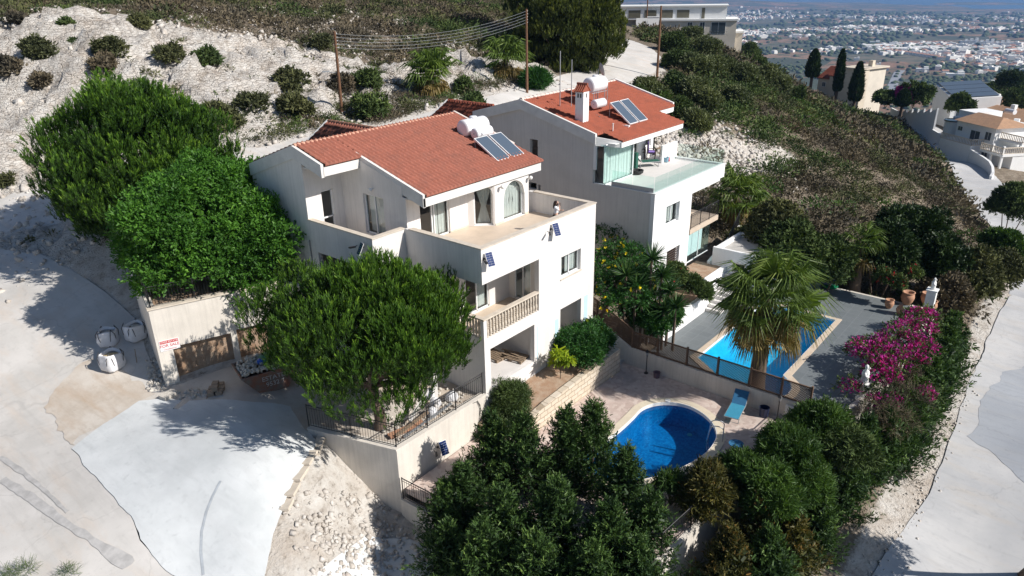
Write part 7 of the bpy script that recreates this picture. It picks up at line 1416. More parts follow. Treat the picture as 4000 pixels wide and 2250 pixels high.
# ------------------------------------------------------------------ hillside scrub
def scrub_mass(name, lab, xy, R, rg, mat, per=70, L=.30, W=.16, hz=.75, hh=None, tb=0.0):
    x, y = xy; n = len(x); z = (H(x, y) if hh is None else hh); d = unit(rg.normal(size=(n, per, 3))); d[..., 2] = np.abs(d[..., 2])*1.0-.12; lump = 1+.25*np.sin(d[..., 0]*5+x[:, None])*np.sin(d[..., 1]*4+y[:, None]*1.7)
    P = np.stack([x, y, z], -1)[:, None]+d*(R[:, None]*lump*rg.uniform(.55,1.02,(n,per)))[..., None]*np.array([1,1,hz]); D = unit(d+rg.normal(0,.6,(n,per,3))); tt = rg.uniform(0,1,n)
    s_ = np.clip(R, .6, 2)[:, None]*rg.uniform(.7,1.3,(n,per)); V, F = blades(P.reshape(-1,3), D.reshape(-1,3), (L*s_).ravel(), (W*s_).ravel(), rg, .6)
    f = Fol(); f.add(V, F, np.clip(np.repeat(tt, per)*.7+rg.uniform(0,.3,n*per)+tb, 0, 1)); o = f.build(name, LM[mat]); tag(o, lab, 'scrub', None, 'stuff'); return o
def off_paving(x, y, pad=None):
    ok = np.ones(len(x), bool)
    for s in SHEETS: ok &= ~inside(s, x, y)
    for s in SHEETS:
        for dx, dy in ((.9,0),(-.9,0),(0,.9),(0,-.9)): ok &= ~inside(s, x+dx, y+dy)
    return ok
plot = [(-9,-13.5),(26.4,-14.5),(26.4,-3),(24,14),(19,17.5),(-3,18),(-9.5,19)]
rg = np.random.default_rng(600); n = 12500
x = 22+163*rg.uniform(0,1,n)**1.15; y = rg.uniform(-20,70,n); barev = lambda X, Y: None
yl = np.interp(x, [20]+[p.x for p, n_ in STL[::-1]]+[190], [-15.3]+[p.y for p, n_ in STL[::-1]]+[42]); yh = np.interp(x, [20,46,57,66,75,90,150], [20.5,21.8,22.8,26,31,47,80])
ok = (y > yl+1.7) & (y < yh-.6) & off_paving(x, y) & ~inside(plot, x, y)
scr = (np.hypot((x-34)/10, (y-15)/6) < 1) | (np.hypot((x-41.5)/9, (y-10)/5) < .95) | (np.hypot((x-48)/5, (y-7)/2.6) < .8)
ok &= ~scr | (rg.uniform(0,1,n) < .07); x, y = x[ok], y[ok]; sel = fbm(x/6, y/6, 90); R = rg.uniform(.45,1.1,len(x))+rg.uniform(0,1,len(x))**3*1.3; far = np.hypot(x, y) > 75
for nm, lab, m_, mt, pr in (('hillside_scrub','olive green maquis scrub covering the slope beyond the villas',(sel > .48) & (sel <= .60),'scrub',190),('dry_scrub','grey-brown dry scrub patches on the slope beyond the villas',sel <= .48,'dry',190),('green_scrub','greener bushes of the slope beyond the villas',sel > .60,'greens',190)):
    nr = m_ & (x < 78); fr = m_ & (x >= 78)
    scrub_mass(nm, lab+', nearer part', (x[nr], y[nr]), R[nr]*(1.15 if mt == 'greens' else .95), rg, mt, 170, .14, .065)
    scrub_mass(nm, lab+', farther part', (x[fr], y[fr]), R[fr]*1.3, rg, mt, 75, .24, .11)
rq = np.random.default_rng(77); q = rq.choice(len(x), 230, replace=False); scrub_mass('yellow_green_scrub', 'yellow-green bushes dotted over the slope beyond the villas', (x[q], y[q]), rq.uniform(.9,2.0,230), rq, 'oleander', 300, .13, .06)
n = 13000; x = rg.uniform(-60,135,n); y = rg.uniform(29,135,n); ed = np.interp(x, [-60,-15,0,8,16,26,40,46], [74,70,62,56,50,41,33,31])+6*(fbm(x/9, y/9, 3)-.5)*2; lim = np.interp(x, [46,66,75,90,110,150], [29,37,44,62,90,140]); ok = (y > ed-1.5) & (y > lim+1) & off_paving(x, y) & (rg.uniform(0,1,n) < np.interp(y, [30,70,135], [1,.8,.5]))
x, y = x[ok], y[ok]; sel = fbm(x/7, y/7, 95); R = rg.uniform(.5,1.3,len(x))+rg.uniform(0,1,len(x))**5*1.2
for nm, lab, m_, mt in (('upper_scrub','olive maquis covering the hilltop above the rock face',(sel > .47) & (sel <= .60),'scrub'),('upper_dry_scrub','grey-brown dry scrub on the hilltop above the rock face',sel <= .47,'dry'),('upper_green_scrub','green bushes on the hilltop above the rock face',sel > .60,'greens')):
    scrub_mass(nm, lab, (x[m_], y[m_]), R[m_], rg, mt, 120, .17, .085)
for nm, lab, mt, n, sd in (('bank_scrub','belt of olive scrub on the bank behind the villas','scrub',700,31),('bank_dry_scrub','dry brown scrub on the bank behind the villas','dry',900,32),('bank_green_scrub','greener scrub on the bank behind the villas','greens',420,33)):
    rq = np.random.default_rng(sd); x = rq.uniform(1,48,n); y = 24.6+rq.uniform(0,1,n)**1.3*np.interp(x,[1,12,25,48],[8,11,12,9]); ok = off_paving(x, y) & (fbm(x/2.6, y/2.6, 90+sd) > .46); scrub_mass(nm, lab, (x[ok], y[ok]), rq.uniform(.3,1.15,n)[ok], rq, mt, 150, .15, .065)
n = 900; x = rg.uniform(-30,45,n); y = rg.uniform(25,46,n); ok = off_paving(x, y) & (fbm(x/4, y/4, 97) > .50); scrub_mass('bank_weeds', 'low dry weeds and tufts along the foot of the rock face', (x[ok], y[ok]), rg.uniform(.2,.6,n)[ok], rg, 'scrub', 40, .4, .12)
n = 260; x = rg.uniform(4,46,n); y = rg.uniform(20,22,n); ok = off_paving(x, y) & ~inside(plot, x, y); scrub_mass('verge_scrub', 'low scrub between the upper road and the villa roofs', (x[ok], y[ok]), rg.uniform(.3,.8,n)[ok], rg, 'greens', 60, .3, .14)
n = 420; x = rg.uniform(12,60,n); y = rg.normal(-15.1,.5,n); ok = off_paving(x, y) & (y > -16); scrub_mass('street_verge_scrub', 'dry weeds between the hedge and the lower street', (x[ok], y[ok]), rg.uniform(.25,.6,n)[ok], rg, 'dry', 50, .35, .05)
n = 150; x = rg.uniform(-22,-14,n); y = rg.uniform(-3,6,n); 
# shrubs one can tell apart on the white rock face
RS = [((105,135),36,'scrub','round olive bush high on the left of the rock face'),((18,185),40,'dry','grey bush at the left edge of the photo on the rock face'),((175,68),20,'greens','small green bush near the top left of the rock face'),((50,50),18,'dry','small dark bush at the top left rim'),((105,205),22,'dry','low brown tuft under the round olive bush'),((283,128),36,'scrub','olive bush on the rock face above the big pine'),((262,165),30,'dry','grey bush just behind the top of the big pine'),((430,140),34,'scrub','pale olive bush in the middle of the rock face'),((520,150),30,'greens','dark green bush alone in the middle of the rock face'),((650,160),12,'dry','tiny bush right of the middle of the rock face'),
      ((740,210),46,'scrub','bush left of the utility pole'),((740,275),44,'scrub','lower bush left of the utility pole'),((640,265),42,'scrub','olive bush right of the big pine top'),((560,300),52,'scrub','bush right behind the big pine crown'),((925,205),42,'greens','bright green bush right of the utility pole'),((935,270),46,'greens','green bush low on the rock right of the utility pole'),((860,215),34,'dry','dark dry bush behind the utility pole'),((1165,215),26,'greens','dark bush right of the left palm'),((1195,255),26,'greens','green weeds between the two palms'),((190,110),12,'greens','thin green tuft beside the small bush on the rock'),
      ((815,110),26,'scrub','bush on the rim of the rock face near the pole'),((350,60),24,'scrub','bush on the rim above the pale rocks'),((20,455),22,'scrub','weedy bush by the road at the left edge')]
for i, ((u, v), rp, mt, lab) in enumerate(RS):
    x_, y_ = ath(u, v+rp*.6); dst = math.hypot(x_-CAM[0], y_-CAM[1]); r_ = rp*KD*dst/FPX; shrub('hillside_bush', lab, x_, y_, h1(x_, y_)-.15, r_, 700+i, mt, .9, int(26+16*r_), L=.26, W=.11, nc=int(8+6*r_), stems=False, sprig=5)
# big grey-green bushes right of the road bend and on the crest
BB = [(1690,105,34),(1735,95,38),(1775,120,36),(1705,150,36),(1745,165,40),(1790,165,34),(1695,205,34),(1735,225,44),(1775,250,40),(1700,270,36),(1745,300,40),(1625,215,30),(1600,235,26),(1830,170,38),(1870,190,38),(1900,165,32),(1930,190,36),(1960,215,30),(1995,235,26),(1850,240,34),(1660,235,22)]
for i, (u, v, rp) in enumerate(BB):
    x_, y_ = ath(u, v+rp*.7); dst = math.hypot(x_-CAM[0], y_-CAM[1]); r_ = min(3.2, rp*KD*dst/FPX); shrub('hillside_bush', 'large grey-green bush among those crowding the slope between the road bend and the crest', x_, y_, h1(x_, y_)-.3, r_, 900+i, 'greens' if i % 3 == 0 else 'sage', .95, 90, L=.24, W=.10, nc=34, stems=False, sprig=6, grp='large bushes below the road bend')
# weeds at the bottom left corner
for i, (u, v) in enumerate(((72,1438),(165,1452),(25,1455))):
    x_, y_ = ath(u, v); shrub('weed_tuft', ('wispy green weed','spreading grey-green weed','low weed')[i]+' at the bottom left corner of the photo', x_, y_, h1(x_, y_), .26, 740+i, 'rosemary', .9, 9, L=.22, W=.01, nc=4, stems=False)
# dark trees behind the slate deck and the street corner
TR = [((2000,610),-5.2,2.0,'greens','dark tree behind the deck, left of the small fan palm'),((1960,560),-4.6,1.8,'scrub','dark tree above the outbuilding'),((2080,640),-6.2,1.7,'greens','shaded tree left of the small fan palm trunk'),((2230,610),-5.8,2.0,'cyp','dark bushy conifer right of the small fan palm'),((2300,560),-5.4,2.2,'cyp','big dark green conifer behind the statue pillar'),((2365,640),-6.8,1.8,'cyp','dark green conifer sloping toward the street'),((2440,680),-8.0,2.0,'scrub','olive bush between the dark conifer and the street'),((2380,730),-8.4,1.5,'dry','grey shrub beside the dark conifer'),((2530,600),-9.5,1.6,'oleander','loose green shrub leaning over the street'),((2555,500),-12,2.4,'greens','tree at the right edge by the junction'),((2520,660),-9.8,1.5,'scrub','bush at the foot of the slope beside the street'),((1920,600),-6.0,1.5,'greens','bush behind the outbuilding roof'),((1870,600),-6.6,1.2,'scrub','bush next to the palm behind the farther villa'),((1880,125),None,3.2,'greens','bright green tree on the crest of the slope')]
for i, ((u, v), zc, r_, mt, lab) in enumerate(TR):
    if zc is None: x_, y_ = ath(u, v+20); z_ = h1(x_, y_)+.6
    else: p = at(u, v, zc); x_, y_, z_ = p.x, p.y, zc-r_
    z_ = max(z_, h1(x_, y_)-.2) if zc is None else z_; tr_ = shrub('garden_tree', lab, x_, y_, z_-.2, r_, 760+i, mt, 1.2, int(60+30*r_), L=.24, W=.10, nc=int(16+10*r_), stems=False, cat='tree', sprig=6)
    g0 = h1(x_, y_); b = MB()
    for a in (0.3, 2.4, 4.4): b.cyl((x_+.15*math.cos(a), y_+.15*math.sin(a), g0-.2), (x_+.5*r_*math.cos(a), y_+.5*r_*math.sin(a), z_+r_*.5), .07, .04, 6, False)
    b.build('trunk', M['bark'], tr_)
# ------------------------------------------------------------------ poles and wires
def upole(lab, p0, p1, r_=.13, cross=5):
    p0 = Vector(p0); p1 = Vector(p1); t = empty('utility_pole', p0, lab, 'utility pole'); b = MB(); b.cyl(p0-Zv(.3), p1, r_, r_*.7, 10); b.build('pole', M['pole'], t)
    d = Vector((.8,.25,0)).normalized()
    for k in range(cross): q = p1-Zv(.18+.24*k); b = MB(); b.cyl(q, q+d*.22, .012, None, 5); b.lathe([(.03,-.04),(.045,0),(.03,.04)], q+d*.22, 8); b.build('insulator', M['galv'], t)
    return t
pa0, pa1 = Vector((14.9,27.9,.0)), Vector((14.35,27.0,6.75)); pb0 = at(1326,240,.1); pb1 = Vector((pb0.x, pb0.y, 7.6))
T1 = upole('brown wooden utility pole standing behind the roof of the nearer villa', pa0, pa1); upole('wooden utility pole mostly hidden behind the right palm', pb0, pb1)
b = MB(); q = pa0.lerp(pa1, .56); b.cyl(q, q+Vector((-.55,.35,.12)), .025, None, 6); b.obox(q+Vector((-.75,.48,.16)), (.5,.16,.08), 2.57); b.build('street_lamp_arm', M['galv'], T1); b = MB(); q = pa0.lerp(pa1, .05)+Vector((.1,-.25,.25)); b.obox(q, (.45,.04,.6), .3, -.4); pp = b.build('solar_cell_panel', M['frame'], T1); b = MB(); b.obox(q+Vector((.0,-.022,.008)), (.39,.03,.54), .3, -.4); b.build('solar_cells', M['pv'], pp)
for k in range(5):
    a = pa1-Zv(.18+.24*k)+Vector((.2,.06,0)); c = pb1-Zv(.18+.24*k); pts = [a.lerp(c, i/14)-Zv(4*.85*(i/14)*(1-i/14)) for i in range(15)]; b = MB(); b.tube(pts, .011, 4); b.thing('overhead_wire', M['galv'], 'one of five sagging overhead wires between the pole and the palms', 'wire', 'overhead wires', origin=a)
m_ = pa1.lerp(pb1, .72); b = MB(); b.cyl(m_-Zv(4*.85*.72*.28+.12), m_-Zv(4*.85*.72*.28+1.22), .02, None, 5); b.thing('wire_spacer', M['black'], 'dark vertical spacer bar holding the five wires apart', 'spacer')
g0 = at(1653,190,-.1); zt_ = zat(g0.x, g0.y, 14); upole('wooden utility pole on the outer side of the road bend', (g0.x,g0.y,h1(g0.x,g0.y)), (g0.x,g0.y,zt_), .14)
g1 = at(1626,66,.6); upole('utility pole at the flat roofed house gate, cut by the top of the photo', (g1.x,g1.y,h1(g1.x,g1.y)), (g1.x,g1.y,zat(g1.x,g1.y,-8)), .16, 3)
for k in range(3):
    a = Vector((g0.x,g0.y,zt_-.2-.24*k)); c = Vector((g1.x,g1.y,zat(g1.x,g1.y,-6)-.24*k)); b = MB(); b.tube([a.lerp(c, i/8)-Zv(2*(i/8)*(1-i/8)) for i in range(9)], .014, 4); b.thing('overhead_wire', M['galv'], 'overhead wire running from the bend pole to the gate pole', 'wire', 'wires along the bend', origin=a)

# ------------------------------------------------------------------ far buildings of the hillside
class Loc:
    def __init__(s, o, a): s.o = Vector(o); s.a = a; s.M = Matrix.Translation(o) @ Matrix.Rotation(a, 4, 'Z')
def fbox(par, L_, boxes, nm, mat):
    b = MB(); b.T = L_.M
    for q in boxes: b.box(*q)
    return b.build(nm, mat, par)
def fwin(par, L_, q, mat=None):
    b = MB(); b.T = L_.M; x0,x1,y0,y1,z0,z1 = q; b.box(*q); w_ = b.build('window', M['frame'], par); b = MB(); b.T = L_.M
    if abs(x1-x0) < abs(y1-y0): b.box(x0-.02,x1+.02,y0+.08,y0+(y1-y0)/2-.04,z0+.08,z1-.08); b.box(x0-.02,x1+.02,y0+(y1-y0)/2+.04,y1-.08,z0+.08,z1-.08)
    else: b.box(x0+.08,x0+(x1-x0)/2-.04,y0-.02,y1+.02,z0+.08,z1-.08); b.box(x0+(x1-x0)/2+.04,x1-.08,y0-.02,y1+.02,z0+.08,z1-.08)
    b.build('pane', M['farpane'], w_)
M['farpane'] = solarmat('dark_far_glass', (.05,.07,.09)); M['cream'] = simple('cream_render', (.66,.58,.47), .9, .06, .4, streak=.1); M['buff'] = simple('buff_stone_cladding', (.68,.62,.53), .9, .08, .5)
# flat roofed house on the crest (local: x away from the camera, y along the facade to the left)
pA = at(1838,110,-3.2); LA = Loc((pA.x+55,pA.y+25,0), math.radians(15)); 
def place_facade(u0, u1, dist, v=290):
    def rayxy(u): d = FW+R2*((u*KD-2000)/FPX)+U2*((1125-v*KD)/FPX); return Vector((d.x, d.y)).normalized()
    a = rayxy(u0); c = rayxy(u1); return Vector(CAM[:2])+a*dist[0], Vector(CAM[:2])+c*dist[1]
P0, P1_ = place_facade(1853, 1596, (168, 170), 60); ang = math.atan2(P1_.y-P0.y, P1_.x-P0.x)-math.pi/2; ang = math.atan2(P0.y-CAM[1], P0.x-CAM[0])+math.radians(2.5); LA = Loc((P0.x,P0.y,0), ang); WL = (P1_-P0).length
zt0 = zat(P0.x, P0.y, 30); zt1 = zat(P0.x, P0.y, 49)
mh = empty('flat_roofed_house', (P0.x,P0.y,-4), 'long modern white house with flat roofs on the crest at the top of the photo', 'house')
up0 = WL*.10
fbox(mh, LA, [(1.2,9,up0,WL+4,zt1,zt0+1.1)], 'upper_floor', M['wall2']); fbox(mh, LA, [(.9,9.3,up0-.3,WL+4.2,zt0+1.1,zt0+1.35)], 'flat_roof', M['white'])
fbox(mh, LA, [(0,9,.0,WL*.75,-10,zt1-.25)], 'lower_floor', M['buff']); fbox(mh, LA, [(-.25,9.2,-.3,WL*.78,zt1-.25,zt1+.12)], 'slab_edge', M['white']); fbox(mh, LA, [(3,9,-1.6,0,-11,zt1-2.9)], 'side_wing', M['buff']); fbox(mh, LA, [(2.8,9,-1.8,0,zt1-2.9,zt1-2.5)], 'side_slab', M['white'])
for k in range(4): y0 = WL*(.46+.16*k); fbox(mh, LA, [(1.15,1.25,y0,y0+WL*.12,zt1+.35,zt0+.45)], 'recess', simple('shaded_recess', (.16,.15,.11), .9, .1, 1)) if k == 0 else fbox(mh, LA, [(1.15,1.25,y0,y0+WL*.12,zt1+.35,zt0+.45)], 'recess', bpy.data.materials['shaded_recess'])  # flat dark panels; the shade of recesses is put into their colour
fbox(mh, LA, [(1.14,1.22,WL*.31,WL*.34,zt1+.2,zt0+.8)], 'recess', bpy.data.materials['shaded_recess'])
for (a, c) in ((.10,.24),(.30,.35),(.42,.47)): fwin(mh, LA, (-.04,.05,WL*a,WL*c,zt1-2.9,zt1-.45))
b = MB(); b.T = LA.M
for z in (.3,.6,.9): b.cyl((-.3,WL*.08,zt1-3.2+z),(-.3,WL*.26,zt1-3.2+z),.03,None,4)
b.build('balcony_rail', M['steel'], mh)
# white gate walls along the bend
for i, (u, v, w_, h_, lab) in enumerate(((1577,40,2.4,2.6,'grey gate pier half hidden by the pine at the top'),(1592,58,4.0,2.2,'pale slatted double gate of the flat roofed house'),(1618,68,3.0,2.3,'light garage door panel between the gate and the white pier'),(1642,74,2.2,2.8,'broad white gate pier beside the road bend'))):
    p = at(u, v, .8); g = h1(p.x, p.y); b = MB(); b.obox((p.x,p.y,g+h_/2), (.3,w_,h_), ang+.15)
    if i == 1:
        for q in (-1.0,0,1.0): b.obox((p.x-.2,p.y+q,g+h_/2), (.1,.12,h_*1.08), ang+.15)
    if i == 3: b.obox((p.x,p.y,g+h_+.08), (.45,w_+.2,.14), ang+.15)
    b.thing('gate_pier' if i != 1 else 'gate', M['wall2'] if i != 0 else M['retain'], lab, 'gate' if i == 1 else 'wall')
b = MB(); p = at(1668,66,.4); g = h1(p.x,p.y)
for k in range(9): b.obox((p.x+.1*k,p.y-.55*k+2,g+.9), (.08,.16,1.5), ang)
b.thing('picket_fence', M['white'], 'white picket fence right of the broad gate pier', 'fence')
p = at(1648,80,.4); b = MB(); b.lathe([(.1,-.5),(.7,-.35),(.85,0),(.7,.35),(.1,.5)], (p.x,p.y,h1(p.x,p.y)+.5), 14); b.thing('red_dome', simple('faded_red_cover', (.38,.08,.06), .8, .1, 2), 'rounded faded red cover on the verge by the bend pole', 'cover')
# beige house with the cypresses
P0, P1_ = place_facade(2163, 2042, (183, 190), 215); ang2 = math.atan2(P1_.y-P0.y, P1_.x-P0.x)-math.pi/2; LB = Loc((P0.x,P0.y,0), ang2); WL = (P1_-P0).length; zb0 = zat(P0.x,P0.y,262); ztp = zat(P0.x,P0.y,176)
bh = empty('beige_house', (P0.x,P0.y,zb0), 'beige house with red roof patches between three column cypresses', 'house')
fbox(bh, LB, [(0,9,-.0,WL*.42,zb0-3,ztp)], 'wall', M['buff']); fbox(bh, LB, [(-.05,2.2,-.35,0,zb0-3,ztp+.3)], 'corner_pier', M['cream']); fbox(bh, LB, [(1.5,9,WL*.42,WL*.72,zb0-3,ztp-2.0)], 'wall', M['cream']); fbox(bh, LB, [(2.5,9,WL*.72,WL*1.02,zb0-3,ztp-3.0)], 'wall', M['cream']); fbox(bh, LB, [(5,6,1,2,ztp,ztp+1.6)], 'chimney', M['cream'])
fbox(bh, LB, [(-.3,9.3,-.6,WL*.42,ztp,ztp+.3)], 'parapet', M['cream'])
def froof(par, L_, pts, mat, nm='roof'):
    b = MB(); b.T = L_.M; b.add(pts, [(0,1,2,3),(3,2,1,0)]); 
    lo = [(x,y,z-.2) for x,y,z in pts]; b.hexa(lo, pts); return b.build(nm, mat, par)
froof(bh, LB, [(1.2,WL*.42,ztp-2.0),(1.2,WL*.74,ztp-2.0),(5,WL*.74,ztp-.2),(5,WL*.42,ztp-.2)], M['roof2']); froof(bh, LB, [(2.2,WL*.74,ztp-2.9),(2.2,WL*1.04,ztp-2.9),(7,WL*1.04,ztp-.6),(7,WL*.74,ztp-.6)], M['roof2'])
fwin(bh, LB, (1.42,1.55,WL*.5,WL*.58,ztp-6.4,ztp-5.2)); fwin(bh, LB, (2.42,2.55,WL*.84,WL*.92,ztp-4.9,ztp-3.8)); fwin(bh, LB, (2.42,2.55,WL*.80,WL*.98,ztp-8,ztp-6.4))
for i, (u, vt, vb, r_, lab) in enumerate(((2047,128,195,1.35,'widest column cypress left of the beige house'),(2113,128,230,.85,'slim column cypress in the middle of the beige house front'),(2157,160,255,1.35,'column cypress nearest the blank wall of the beige house'),(2273,228,268,1.25,'column cypress behind the stepped white wall'))):
    Pq = place_facade(u, u, (166, 166), (vt+vb)/2)[0]; z0, z1 = zat(Pq.x,Pq.y,vb), zat(Pq.x,Pq.y,vt); rg = np.random.default_rng(800+i); t = empty('cypress', (Pq.x,Pq.y,z0), lab, 'tree'); n_ = 2600; u_ = rg.uniform(0,1,n_); a = rg.uniform(0,6.283,n_); rr = r_*np.interp(u_,[0,.06,.4,.8,1],[.7,.95,1,.62,.05])*rg.uniform(.6,1,n_); P = np.stack([Pq.x+rr*np.cos(a), Pq.y+rr*np.sin(a), z0+u_*(z1-z0)], -1); fol = Fol(); V, F = blades(P, np.stack([np.cos(a)*.4, np.sin(a)*.4, np.ones(n_)], -1)+rg.normal(0,.3,(n_,3)), .6, .22, rg, .4); fol.add(V, F, rg.uniform(0,1,n_)); fol.build('crown', LM['cyp'], t); b = MB(); b.cyl((Pq.x,Pq.y,z0-2),(Pq.x,Pq.y,z0+2),.3,None,6); b.build('trunk', M['bark'], t)
# stepped white boundary wall and curved wall of the villa road
def vxy(u, v, z): p = at(u, v, z); return p
sw = [pd(*q) for q in ((2241,271,178),(2293,297,168),(2335,320,159),(2370,340,152),(2405,358,146),(2439,374.4,140),(2473.5,395.9,134),(2487,406,131),(2494,419,128.5),(2495,433,126.5),(2489,443,125.5))]
b = MB()
for p, q in zip(sw[:-1], sw[1:]): d = Vector((q.x-p.x,q.y-p.y,0)).normalized(); n_ = Vector((d.y,-d.x,0))*-.35; b.hexa([p-Zv(6), q-Zv(6), q+n_-Zv(6), p+n_-Zv(6)],[p, q, q+n_, p+n_])
b.thing('curved_wall', M['wall2'], 'long white curved wall sweeping down beside the road to the white villa', 'wall')
b = MB(); s0 = pd(2252,284,176); s1 = pd(2353,296,157); k = 7
for i in range(k): a = s0.lerp(s1, i/k); c = s0.lerp(s1, (i+1)/k); h_ = .8+1.1*(i/k); d = (c-a); n_ = Vector((-d.y,d.x,0)).normalized()*.3; b.hexa([a-Zv(9), c-Zv(9), c+n_-Zv(9), a+n_-Zv(9)],[a+Zv(h_-.9), c+Zv(h_), c+n_+Zv(h_), a+n_+Zv(h_-.9)])
b.thing('stepped_wall', M['wall2'], 'brilliant white wall with a saw-tooth top above the curved wall', 'wall')
# white villa with tan roof
P0, P1_ = place_facade(2497, 2396, (140, 146), 365); ang3 = math.atan2(P1_.y-P0.y, P1_.x-P0.x)-math.pi/2; LC = Loc((P0.x,P0.y,0), ang3); WL = (P1_-P0).length; ze = zat(P0.x,P0.y,323); zg = zat(P0.x,P0.y,414)
wv = empty('white_villa', (P0.x,P0.y,zg), 'white villa with tan tiled roof, arches and balustraded terraces on the right', 'house')
fbox(wv, LC, [(0,8,0,WL,zg-2,ze)], 'wall', M['wall2']); fbox(wv, LC, [(3.0,10,WL,WL*1.55,zg-2,ze-.3)], 'wall', M['wall2']); fbox(wv, LC, [(3.6,9,WL*1.05,WL*1.5,ze-.3,ze+.9)], 'roof_room', M['wall2']); fbox(wv, LC, [(-.2,6,-4.5,0,zg-2,zg+2.6)], 'side_wing', M['wall2'])
z2 = (ze+zg)/2+.3; fbox(wv, LC, [(-2.4,0,WL*.22,WL*1.05,zg-2,z2-.4),(-2.2,8,-4.6,0,z2-.9,z2-.5)], 'terrace_block', M['wall2'])
b = MB(); b.T = LC.M; b.add([(-.5,-.6,ze),(6.5,-.6,ze),(6.5,WL+.3,ze),(-.5,WL+.3,ze),(3.0,2.2,ze+1.25),(3.0,WL-.8,ze+1.25)], [(0,1,4),(1,2,5,4),(2,3,5),(3,0,4,5),(3,2,1,0)]); b.build('roof', M['roof3'], wv)
def fbalu(par, L_, pts, z, h_=.95):
    b = MB(); b.T = L_.M
    for (x0,y0),(x1,y1) in zip(pts[:-1], pts[1:]):
        a = Vector((x0,y0,z)); c = Vector((x1,y1,z)); n_ = max(2, int((c-a).length/.32)); b.cyl(a+Zv(h_), c+Zv(h_), .1, None, 4); b.cyl(a+Zv(.05), c+Zv(.05), .08, None, 4)
        for i in range(n_+1): q = a.lerp(c, i/n_); b.cyl(q, q+Zv(h_), .07, None, 5, False)
    b.build('balustrade', M['coping'], par)
fbalu(wv, LC, [(-2.3,WL*1.05),(-2.3,WL*.22),(-.1,WL*.22)], z2-.4); fbalu(wv, LC, [(-2.2,0),(-2.2,-4.4),(4,-4.6)], z2-.5); fbalu(wv, LC, [(1,-.2),(1,-4.4),(6,-4.4)], ze-1.6); fbalu(wv, LC, [(2.4,WL*1.3),(2.4,WL*1.5)], z2-.2)
fbox(wv, LC, [(.9,6,-4.5,0,ze-1.9,ze-1.6)], 'upper_balcony_slab', M['wall2'])
for x, y in ((-2,-4.3),(-2,-2.2),(.9,-4.3),(3.5,-4.4)): fbox(wv, LC, [(x-.15,x+.15,y-.15,y+.15,zg-2,ze-1.9)], 'column', M['wall2'])
for q in ((-.06,.05,.6,1.9,ze-2.2,ze-.8),(-.06,.05,WL*.82,WL*.95,ze-1.7,ze-.9),(2.94,3.05,WL*1.12,WL*1.22,ze-2.9,ze-1.3),(-.06,.05,.5,1.8,zg+1.0,zg+2.6),(-.06,.05,WL*.35,WL*.6,z2-.3,z2+1.6)): fwin(wv, LC, q)
b = MB(); b.T = LC.M; b.cyl((5.2,WL*.3,ze+1.9),(5.2,WL*.3+1.8,ze+1.9),.4,None,12); b.build('water_tank', M['tank'], wv)
b = MB(); b.T = LC.M; b.lathe([(1.4,0),(1.4,5.0)], (2.4,WL*1.42,zg), 16); b.build('round_turret', M['wall2'], wv); b = MB(); b.T = LC.M; b.lathe([(1.6,5.0),(1.6,5.2),(.1,5.3)], (2.4,WL*1.42,zg), 16); b.build('turret_top', M['farpane'], wv)
# house with the solar roof
P0, P1_ = place_facade(2397, 2335, (172, 180), 255); ang4 = math.atan2(P1_.y-P0.y, P1_.x-P0.x)-math.pi/2-.1; LD = Loc((P0.x,P0.y,0), ang4); WL = (P1_-P0).length; z1_ = zat(P0.x,P0.y,250); z0_ = z1_-6
sh2 = empty('solar_roof_house', (P0.x,P0.y,z0_), 'white mono-pitch house covered with dark solar panels behind the white villa', 'house'); b = MB(); b.T = LD.M; b.hexa([(0,0,z0_-3),(9,0,z0_-3),(9,WL,z0_-3),(0,WL,z0_-3)],[(0,0,z1_),(9,0,z1_+.6),(9,WL,z1_+2.2),(0,WL,z1_+1.7)]); b.build('wall', M['wall2'], sh2)
for k in range(4):
    b = MB(); b.T = LD.M; y0, y1 = .3+k*WL/4, .1+(k+1)*WL/4; zz = lambda y, x: z1_+.15+.2*y+.06*x; b.hexa([(.4,y0,zz(y0,.4)),(8.6,y0,zz(y0,8.6)),(8.6,y1,zz(y1,8.6)),(.4,y1,zz(y1,.4))],[(.4,y0,zz(y0,.4)+.12),(8.6,y0,zz(y0,8.6)+.12),(8.6,y1,zz(y1,8.6)+.12),(.4,y1,zz(y1,.4)+.12)]); b.build('solar_array', M['collector'], sh2)
fwin(sh2, LD, (-.06,.05,.5,1.3,z1_-3,z1_-.9)); fwin(sh2, LD, (1.0,3.0,-.06,.05,z1_-3.6,z1_-.8)); fbox(sh2, LD, [(-.5,9.5,-3.5,0,z0_-3,z1_-4.2)], 'terrace', M['white'])
